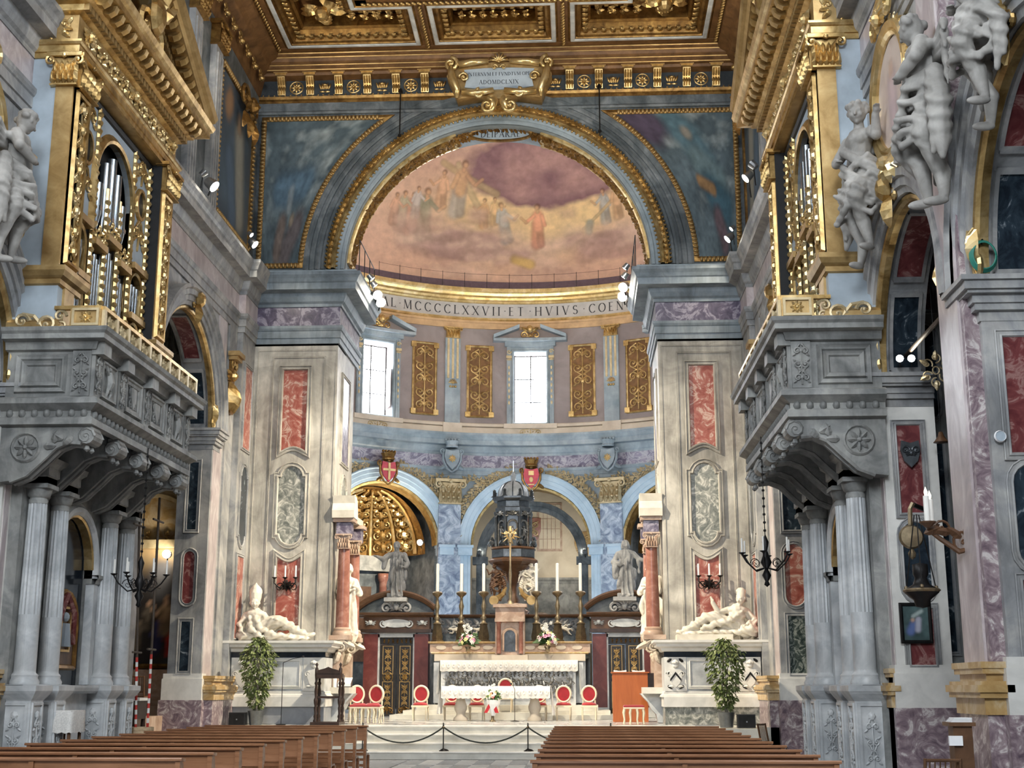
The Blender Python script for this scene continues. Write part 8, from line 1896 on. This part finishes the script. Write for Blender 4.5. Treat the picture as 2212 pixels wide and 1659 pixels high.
# ---- wire railing round the foot of the dome
for k in range(15):
    u = -7.6 + k * 1.1; z0 = 19.9
    if k == 0: rail = empty('cornice_railing', RC.P(0, 19.9, .45), 'thin black wire railing along the gilded cornice below the fresco', 'railing'); ir = Matrix.Translation(rail.location).inverted()
    MB().tube([RC.P(u, z0 - .05, .45), RC.P(u, z0 + .75, .45)], .012, 5).build('post', 'iron', rail).matrix_parent_inverse = ir
MB().tube([RC.P(-7.6 + .3 * k, 20.6, .45) for k in range(52)], .006, 4).build('wire', 'iron', rail).matrix_parent_inverse = ir
for s in (-1, 1):
    o = empty('ledge_railing', (s * 3.75, 36, 12.93), 'thin iron handrail on the pier ledge, %s side' % ('bishop tomb' if s < 0 else 'lectern'), 'railing'); io = Matrix.Translation(o.location).inverted()
    for y in (35.0, 35.9, 36.8, 37.7): MB().tube([(s * 3.85, y, 12.9), (s * 3.85, y, 13.9)], .014, 5).build('post', 'iron', o).matrix_parent_inverse = io
    MB().tube([(s * 3.85, 35.0, 13.9), (s * 3.85, 37.7, 13.9)], .014, 5).build('handrail', 'iron', o).matrix_parent_inverse = io
for x, nm in ((-2.78, 'bishop tomb'), (2.92, 'lectern')):
    o = MB().tube([(x, 34.95, 18.4), (x, 34.95, 17.0)], .02, 6).build('hanging_rod', 'iron', None); tag(o, 'thin black rod hanging from the gilt frieze, %s side' % nm, 'rod'); MB().lathe([(0, 0), (.05, .03), (.05, .08), (0, .1)], (x, 34.95, 16.95), 8).build('hook', 'iron', o); MB().lathe([(0, 0), (.07, .02), (.04, .12), (0, .14)], (x, 34.95, 18.32), 8).build('rosette', 'iron', o)
# ---- pier sconces
def sconce(s):
    o = empty('wall_sconce', (s * 5.58, PY - .02, 4.35), 'dark iron three-candle sconce on the red panel above the ' + ('bishop effigy' if s < 0 else 'waving effigy'), 'sconce')
    MB().lathe([(0, 0), (.1, .02), (.12, .06), (.05, .12), (0, .14)], (0, -.12, -.1), 10).build('boss', 'iron', o)
    for x in (-.28, 0, .28):
        MB().tube([(0, -.08, -.05), (x * .5, -.25, -.14), (x, -.32, .0), (x, -.3, .12)], .02, 6).build('arm', 'iron', o); MB().lathe([(.02, 0), (.07, .04), (.075, .05), (0, .05)], (x, -.3, .1), 10).build('drip_cup', 'iron', o); MB().lathe([(.025, 0), (.025, .3), (0, .31)], (x, -.3, .15), 8).build('candle', 'candle', o)
    mb = MB(); mb.M = pmat(Flat((0, 0, -.05), (1, 0, 0), (0, 0, 1), (0, -1, 0)), 0, 0, .06); spiral(mb, -.18, -.05, .12, 0, 1.3, 1, .016); spiral(mb, .18, -.05, .12, pi, 1.3, -1, .016); rosette(mb, .16); mb.M = None; mb.build('scrollwork', 'iron', o)
sconce(-1); sconce(1)
# ---- iron chandeliers hung from the balconies
def chandelier(s, px, py, lab, chain_top):
    p = on('X', s * 5.42, px, py); o = empty('iron_chandelier', p, lab, 'chandelier')
    MB().lathe([(0, -.42), (.05, -.38), (.03, -.32), (.08, -.22), (.03, -.12), (.1, 0), (.06, .1), (.03, .2), (.06, .35), (.02, .45), (0, .5)], n=10).build('stem', 'iron', o, smooth=True)
    for k in range(6):
        a = 2 * pi * k / 6 + .3; c_, s_ = cos(a), sin(a); MB().tube([(.05 * c_, .05 * s_, -.1), (.2 * c_, .2 * s_, -.14), (.36 * c_, .36 * s_, .0), (.44 * c_, .44 * s_, .12)], .014, 6).build('arm', 'iron', o)
        MB().lathe([(.01, 0), (.06, .03), (.065, .04), (0, .04)], (.44 * c_, .44 * s_, .12), 8).build('drip_cup', 'iron', o); MB().lathe([(.016, 0), (.016, .24), (0, .25)], (.44 * c_, .44 * s_, .16), 6).build('candle', 'candle', o)
        mb = MB(); mb.M = Matrix.Rotation(a, 4, 'Z') @ Matrix.Rotation(pi / 2, 4, 'X'); spiral(mb, .2, -.02, .09, 0, 1.3, 1, .008, 0); mb.M = None; mb.build('scroll', 'iron', o)
    MB().tube([(0, 0, .48), (0, 0, chain_top - p[2])], .01, 5).build('chain', 'iron', o)
    for k in range(int((chain_top - p[2] - .5) / .14)): MB().lathe([(.02, -.02), (.026, 0), (.02, .02)], (0, 0, .55 + k * .14), 6).build('link', 'iron', o)
chandelier(-1, 302, 1260, 'black iron chandelier with candles hanging before the striped poles', 5.8); chandelier(1, 1655, 1215, 'black iron chandelier with candles hanging beside the chevron tomb', 5.95)
# ---- right-hand wall: hanging lamp, sconce, pictures, hose, sensor, book stand
p = on('X', 6.3, 1992, 1292); hl = empty('hanging_lamp', p, 'dark metal sanctuary lamp hanging by cords before the white jamb', 'lamp')
MB().lathe([(0, -.12), (.08, -.1), (.1, -.02), (.2, .06), (.21, .1), (.1, .16), (.07, .24), (.09, .28), (.09, .4), (0, .42)], n=18).build('bowl', 'iron', hl, smooth=True); MB().lathe([(.205, .07), (.225, .09), (.205, .11)], n=18).build('rim', 'brass', hl)
for a in (.3, 2.4, 4.5): MB().tube([(.2 * cos(a), .2 * sin(a), .1), (.03 * cos(a), .03 * sin(a), 1.0)], .008, 5).build('cord', 'iron', hl); MB().ball((.2 * cos(a), .2 * sin(a), .13), .025).build('finial', 'brass', hl)
p2 = on('X', 6.3, 1968, 1160); pu = empty('brass_pulley', p2, 'round brass pulley block above the hanging sanctuary lamp', 'pulley')
MB().lathe([(0, -.05), (.13, -.04), (.15, 0), (.13, .04), (0, .05)], n=20, ax='Y').build('wheel', 'brass', pu, angle=40); MB().lathe([(0, -.28), (.04, -.25), (.05, -.2), (.02, -.15)], n=8).build('weight', 'brass', pu); MB().tube([(0, 0, .14), (.01, 0, .35), (.05, 0, .42)], .03, 6).build('hook', 'brass', pu); MB().tube([(.05, 0, .4), (.3, .3, .36)], .03, 6).build('bracket', 'iron', pu)
sc2 = empty('bracket_sconce', (WX - .03, 15.75, 3.35), 'ornate bronze bracket with two white electric candles on the lilac pilaster', 'sconce')
MB().lathe([(0, 0), (.12, -.02), (.1, -.06), (0, -.08)], n=12, ax='X').build('wall_plate', 'carved_wood', sc2)
MB().tube([(-.05, 0, -.1), (-.25, 0, -.15), (-.45, .02, .0), (-.6, .02, .12)], [.03, .035, .03, .02], 7).build('arm', 'carved_wood', sc2)
mb = MB(); mb.M = Matrix.Rotation(pi / 2, 4, 'X'); spiral(mb, -.2, -.05, .14, 0, 1.4, 1, .02, 0); spiral(mb, -.42, .12, .1, pi, 1.4, -1, .018, 0); [leafb(mb, -.1 - .12 * k, -.05 + .06 * k, .2, 2 + k * .5, .3, .02) for k in range(4)]; mb.M = None; mb.build('foliage', 'carved_wood', sc2)
for x, y in ((-.62, -.12), (-.50, .18)):
    MB().lathe([(.02, 0), (.09, .05), (.1, .07), (0, .07)], (x, y, .12), 12).build('drip_cup', 'carved_wood', sc2); MB().lathe([(.035, 0), (.035, .3), (0, .31)], (x, y, .19), 10).build('candle', 'candle', sc2); MB().lathe([(.015, 0), (.022, .04), (0, .1)], (x, y, .5), 8).build('bulb', 'candle_bulb', sc2)
def framed(name, pl, u0, u1, v0, v1, w, fm, paint, lab, fw=.05):
    o = empty(name, pl.P((u0 + u1) / 2, v0, w), lab, 'picture'); io = Matrix.Translation(o.location).inverted()
    g = painted_grid('canvas', lambda a, b: pl.P(u0 + (u1 - u0) * a, v0 + (v1 - v0) * b, w + .012), 18, 24, paint, 'oil_paint', o, (u1 - u0) / (v1 - v0)); g.matrix_parent_inverse = io
    MB().mould(pl, rect(u0, u1, v0, v1), [(0, w), (0, w + .03), (fw * .5, w + .05), (fw, w + .03), (fw, w - .02), (0, w - .02)], closed=True).build('frame', fm, o).matrix_parent_inverse = io
    return o
J1 = Flat((WX, NEAR[0] + NEAR[1], 0), (1, 0, 0), (0, 0, 1), (0, -1, 0))
def p_annun(uv):
    c = lerp(np.tile((.03, .05, .05), (len(uv), 1)), (.10, .16, .16), vnoise(uv * 6, 3)); c = stroke(c, uv, (.2, .25), (.3, .45), .13, (.12, .17, .36)); c = stroke(c, uv, (.42, .3), (.45, .6), .09, (.42, .42, .5)); c = stroke(c, uv, (.28, .58), (.28, .6), .06, (.5, .33, .26)); return stroke(c, uv, (.55, .85), (.3, .7), .06, (.35, .42, .4))
framed('small_picture', J1, .1, .47, 2.34, 2.84, .09, 'iron', p_annun, 'small dark-framed blue painting leaning on the white jamb')
def p_dark(uv):
    c = lerp(np.tile((.06, .06, .08), (len(uv), 1)), (.15, .15, .18), vnoise(uv * 6, 5)); c = stroke(c, uv, (.4, .2), (.45, .5), .14, (.2, .19, .2)); return stroke(c, uv, (.45, .65), (.45, .67), .07, (.27, .25, .25))
framed('tall_picture', PLR, 15.42, 15.98, 2.3, 3.1, .1, 'iron', p_dark, 'tall dim picture in black frame on the lilac pilaster')
J2 = Flat((WX, NEXT[0] + NEXT[1], 0), (1, 0, 0), (0, 0, 1), (0, -1, 0))
framed('edge_picture', J2, .28, .7, 2.4, 3.1, .09, 'iron', p_dark, 'black-framed picture on the jamb beside the lilac pilaster')
mb = MB()
for k in range(5): r_ = .13 + .006 * k; mb.tube([(r_ * cos(a), -.03 + .012 * k, r_ * sin(a) * 1.25) for a in np.linspace(0, 2 * pi, 22)], .011, 5)
hs = mb.build('hose_coil', 'hose', None, smooth=True, loc=on('Y', 14.9, 2125, 553)); tag(hs, 'coiled green hose hung at the impost of the nearest arch', 'hose'); MB().tube([(0, .04, .16), (0, .0, .2), (0, .12, .2)], .012, 5).build('hook', 'iron', hs)
se = empty('wall_sensor', on('Y', NEXT[0] + NEXT[1] - .08, 2160, 943), 'small round white-rimmed disc on the jamb', 'sensor'); MB().lathe([(0, 0), (.055, 0), (.055, -.03), (0, -.035)], n=18, ax='Y').build('disc', 'organ_side', se); MB().lathe([(.05, -.01), (.06, -.04), (.07, -.01)], n=18, ax='Y').build('rim', 'paper', se)
po = MB().tube([on('X', 7.35, 1950, 775), on('X', 7.35, 2062, 655)], .035, 8).build('wooden_pole', 'scaffold', None, smooth=True); tag(po, 'slanting dark wooden pole across the near chapel arch', 'pole'); MB().lathe([(.04, 0), (.05, .05), (.04, .1)], on('X', 7.35, 2056, 661), 8).build('collar', 'iron', po)
mp_ = Flat(on('X', 7.7, 2022, 800), (1, 0, 0), (0, 0, 1), (0, -1, 0)); md = empty('gilt_medallion', mp_.P(0, 0), 'flat gilded fretwork ornament hanging in the dark near chapel', 'ornament')
mb = MB()
for k in range(6): a = 2 * pi * k / 6 + .5; mb.M = Matrix.Rotation(pi / 2, 4, 'X'); spiral(mb, .15 * cos(a), .2 * sin(a), .08, a + pi, 1.3, 1, .014, 0); leafb(mb, .12 * cos(a), .16 * sin(a), .16, a, .3, 0)
mb.M = None; mb.build('fretwork', 'gold_pale', md); mb = MB(); mb.M = Matrix.Rotation(pi / 2, 4, 'X'); mb.tube([(.05 * cos(a), .06 * sin(a), 0) for a in np.linspace(0, 2 * pi, 12)], .012, 5); mb.M = None; mb.build('ring', 'gold_pale', md); MB().tube([(0, 0, .25), (0, 0, 3.4)], .006, 4).build('wire', 'iron', md)
be = empty('hanging_bell', on('X', 7.7, 2033, 950), 'small bell-shaped lamp hanging in the dark near chapel', 'bell'); MB().lathe([(.0, .12), (.03, .12), (.05, .05), (.1, -.02), (.12, -.04), (.0, -.03)], n=14).build('bell', 'carved_wood', be, smooth=True); MB().tube([(0, 0, .1), (0, 0, .9)], .006, 4).build('cord', 'iron', be)
ar = empty('arms_shield', J1.P(.37, 5.15, .1), 'small dark bronze shield on the red jamb panel', 'shield'); mb = MB(); FJ = Flat((0, 0, 0), (1, 0, 0), (0, 0, 1), (0, -1, 0)); mb.prism(FJ, [(-.13, .2), (-.15, .05), (-.1, -.12), (0, -.22), (.1, -.12), (.15, .05), (.13, .2), (0, .16)][::-1], 0, .05); mb.build('plate', 'bronze_dark', ar)
mb = MB(); mb.M = pmat(FJ, 0, 0, .05); spiral(mb, -.08, .05, .06, 0, 1.2, 1, .015); spiral(mb, .08, .05, .06, pi, 1.2, -1, .015); cherub(mb, .06); mb.M = None; mb.build('boss', 'bronze_dark', ar)
bs = empty('leaflet_stand', (6.28, 14.9, 0), 'slim brown wooden stand topped with white leaflets', 'stand'); MB().box(-.1, .1, -.1, .1, 0, 1.25).build('post', 'carved_wood', bs); MB().box(-.15, .13, -.14, .14, 1.25, 1.29).build('shelf', 'carved_wood', bs); MB().box(-.16, -.02, -.15, -.11, 1.05, 1.15).build('notice', 'paper', bs)
for k in range(4): MB().box(-.12 + .01 * k, .1, -.12, .11 - .01 * k, 1.29 + .012 * k, 1.3 + .012 * k).build('leaflet', 'paper', bs)
def slat_chair(x, y, rz, lab):
    o = empty('slat_chair', (x, y, 0), lab, 'chair', rz=rz)
    MB().box(-.2, .2, -.2, .2, .43, .46).build('seat', 'carved_wood', o)
    for e in (-1, 1):
        MB().tube([(e * .19, .2, 0), (e * .19, .2, .45), (e * .19, .28, .92)], .018, 6).build('leg', 'carved_wood', o); MB().tube([(e * .18, -.18, 0), (e * .18, -.18, .43)], .018, 6).build('leg', 'carved_wood', o)
    for z, yy in ((.9, .275), (.55, .215)): MB().tube([(-.19, yy, z), (.19, yy, z)], .02, 6).build('back_rail', 'carved_wood', o)
    for k in range(6): xx = -.14 + .056 * k; MB().tube([(xx, .215, .55), (xx, .275, .9)], .009, 5).build('slat', 'carved_wood', o)
    return o
slat_chair(6.2, 28.6, 1.0, 'wooden slat-back chair by the wall beyond the lectern side pews'); slat_chair(6.0, 15.0, pi + .1, 'wooden slat-back chair beside the leaflet stand')
# ---- left side: striped poles, chapel, lace table
ch = MB().box(-6.55, -5.95, 25.6, 26.4, 0, .6).build('low_chest', 'pew_wood'); tag(ch, 'low wooden chest carrying the basket of striped poles', 'chest'); MB().box(-6.6, -5.9, 25.55, 26.45, .6, .63).build('lid', 'pew_wood', ch)
bk = empty('pole_basket', (-6.3, 26.0, .63), 'pale round wicker basket holding the striped poles', 'basket'); MB().lathe([(0, 0), (.22, 0), (.24, .14), (.25, .28), (.22, .28), (.21, .03), (0, .03)], n=20).build('body', 'wicker', bk, angle=40)
for z in (.06, .14, .22): MB().lathe([(.235, z - .015), (.255, z), (.235, z + .015)], n=20).build('band', 'wicker', bk)
for i, (x, y, t, nm) in enumerate(((-6.36, 25.9, on('X', -6.36, 302, 1085), 'nearer the fluted columns'), (-6.2, 26.1, on('X', -6.2, 345, 1075), 'nearer the chapel painting'))):
    o = empty('striped_pole', (x, y, .7), 'tall processional pole striped red and white below, ' + nm, 'pole', 'striped processional poles')
    H = t[2] - .7; dx, dy = t[0] - x, t[1] - y
    at = lambda f: (dx * f, dy * f, H * f)
    MB().tube([at(.34), at(1)], .026, 8).build('upper_shaft', 'scaffold', o); 
    for k in range(16): MB().tube([at(.02 + .02 * k), at(.04 + .02 * k)], .026, 8).build('stripe', 'stripe_red' if k % 2 else 'stripe_white', o)
    for f, L in ((.9, .32), (.62, .3), (.36, .25)): MB().tube([tuple(Vector(at(f)) + Vector((0, -L, 0))), tuple(Vector(at(f)) + Vector((0, L, 0)))], .022, 6).build('crossbar', 'scaffold', o)
# chapel on the left: altar painting, lit arch, statue, table
cl = Flat((0, 34.35, 0), (1, 0, 0), (0, 0, 1), (0, -1, 0))
def p_altar(uv):
    c = lerp(np.tile((.02, .018, .02), (len(uv), 1)), (.07, .06, .055), vnoise(uv * [4, 5], 9)); c = lerp(c, (.42, .30, .16), np.clip((uv[:, 1] - .74) * 4, 0, 1) * (.4 + .6 * vnoise(uv * 4, 2)))
    c = stroke(c, uv, (.42, .62), (.4, .8), .1, (.10, .10, .11)); F = paint_figure
    c = F(c, uv, .4, .12, .3, (.05, .05, .14)); c = F(c, uv, .2, .15, .28, (.22, .17, .12)); c = F(c, uv, .5, .1, .22, (.45, .03, .02)); c = F(c, uv, .46, .28, .3, (.35, .24, .15), arm=-1); c = F(c, uv, .3, .3, .24, (.16, .13, .1)); c = F(c, uv, .55, .62, .25, (.3, .2, .13))
    return c
ap = framed('chapel_altarpiece', cl, -9.9, -8.0, 2.25, 5.2, .02, 'gold_old', p_altar, 'large dark painting of a crowd glowing at the top, in the side chapel', .12)
ca_ = empty('chapel_altar', (-9.0, 34.1, 0), 'pale chapel altar with gilded arch around the dark painting', 'altar'); ia = Matrix.Translation(ca_.location).inverted()
for mb, nm, mt in ((MB().mould(cl, archpath(-9.0, 5.4, 1.15, 5.3, 18), [(0, 0), (0, .12), (.1, .2), (.16, .12), (.3, .12), (.34, .2), (.42, .2), (.42, 0)]), 'arch', 'gold_pale'), (MB().prism(cl, [(-10.15, 5.4), (-7.85, 5.4)] + arc(-9.0, 5.4, 1.15, 0, pi, 14)[1:-1], 0, .03), 'lunette', 'yellow_marble'), (MB().pbox(cl, -10.3, -7.7, 5.2, 5.42, 0, .3), 'cornice', 'gold_pale'),
                   (MB().pbox(cl, -10.1, -7.9, 1.2, 2.1, 0, .5), 'gradine', 'tan_marble'), (MB().pbox(cl, -10.3, -7.7, 0, 1.2, 0, .9), 'mensa', 'tan_marble'), (MB().pbox(cl, -10.3, -9.95, 2.1, 5.2, 0, .12), 'side_pier', 'tan_marble'), (MB().pbox(cl, -7.95, -7.66, 2.1, 5.2, 0, .12), 'side_pier', 'tan_marble')):
    mb.build(nm, mt, ca_).matrix_parent_inverse = ia
mb = MB(); foliage_run(mb, cl, [(-10.0, 5.55), (-8.0, 5.55)], .25, .25, .1, 51); mb.build('gilt_swags', 'gold', ca_).matrix_parent_inverse = ia
for k in range(7):
    a0_, a1_ = pi * (k + .1) / 7, pi * (k + .9) / 7
    MB().mould(cl, arc(-9.0, 5.4, 1.75, a0_, a1_, 6), [(0, 0), (0, .06), (.4, .06), (.4, 0)]).build('arch_voussoir', 'rose_column' if k % 2 else 'tan_marble', ca_).matrix_parent_inverse = ia
tbm = empty('chapel_table', (-7.4, 28.6, 0), 'long white-topped table before the side chapel', 'table'); MB().box(-.9, .3, -.35, .35, 1.38, 1.44).build('top', 'cloth_white', tbm); MB().box(-.85, .25, -.3, .3, 1.0, 1.38).build('apron', 'dark_wood', tbm)
for x in (-.8, .2):
    for y in (-.28, .28): MB().lathe([(.05, 0), (.06, .3), (.03, .4), (.06, .7), (.05, 1.0)], (x, y, 0), 8).build('leg', 'dark_wood', tbm, smooth=True)
for x, lb in ((-8.9, 'nearer the striped poles'), (-8.2, 'nearer the marble jamb')):
    c_ = slat_chair(x, 31.5, pi, 'wooden chair before the chapel painting, ' + lb); c_.location.z = 1.0
chb = MB().box(-10.6, -7.75, 30.6, 34.0, 0, 1.0).build('chapel_platform', 'tan_marble'); tag(chb, 'raised marble platform before the chapel painting', 'platform')
up_st = set_thing(st_saint.copy(), 'chapel_statue', 'stucco', on('Y', 33.9, 368, 770), .5, 'pale stucco saint on a broken pediment inside the far chapel arch', 'statue', 1.05)
pdm = empty('chapel_pediment', (-8.8, 34.1, 9.5), 'broken marble pediment under the stucco saint inside the chapel arch', 'pediment'); ip_ = Matrix.Translation(pdm.location).inverted()
zz = on('Y', 33.9, 368, 770)[2]
for mb, nm, mt in ((MB().pbox(cl, -10.2, -7.6, zz - .25, zz, 0, .7), 'plinth', 'stucco'), (MB().pbox(cl, -10.0, -7.7, 7.6, zz - .25, 0, .3), 'panel', 'red_marble_dark'), (MB().mould(cl, [(-7.5, zz - .2), (-8.3, zz + .35)], [(0, 0), (0, .6), (.1, .7), (.2, .7), (.2, 0)]), 'raking_part', 'stucco')): mb.build(nm, mt, pdm).matrix_parent_inverse = ip_
lt = empty('lace_table', (-6.22, 22.0, 0), 'small table under a white lace cloth before the fluted columns', 'table'); MB().box(-.17, .17, -.27, .27, 1.24, 1.27).build('top', 'carved_wood', lt)
for x in (-.13, .13):
    for y in (-.23, .23): MB().lathe([(.03, 0), (.04, .4), (.025, .6), (.035, 1.24)], (x, y, 0), 8).build('leg', 'carved_wood', lt, smooth=True)
mb = MB(); rs = []
pth = [(-.18, -.29), (.18, -.29), (.18, .29), (-.18, .29)]
per = along(pth, .06, True)
mb.rings([[(u, v, 1.28), (u * 1.02, v * 1.02, 1.27), (u * (1.04 + .03 * sin(i * 1.7)), v * (1.04 + .03 * sin(i * 1.7)), 1.1), (u * (1.06 + .05 * sin(i * 1.7)), v * (1.06 + .05 * sin(i * 1.7)), .92 + .02 * (i % 2))] for i, (u, v, a) in enumerate(per)], closed=False, loop=True); mb.box(-.18, .18, -.29, .29, 1.272, 1.283)
lc_ = mb.build('lace_cover', 'lace', None, smooth=True, loc=(-6.22, 22.0, .005)); tag(lc_, 'white lace cloth covering the small table before the fluted columns', 'cloth')
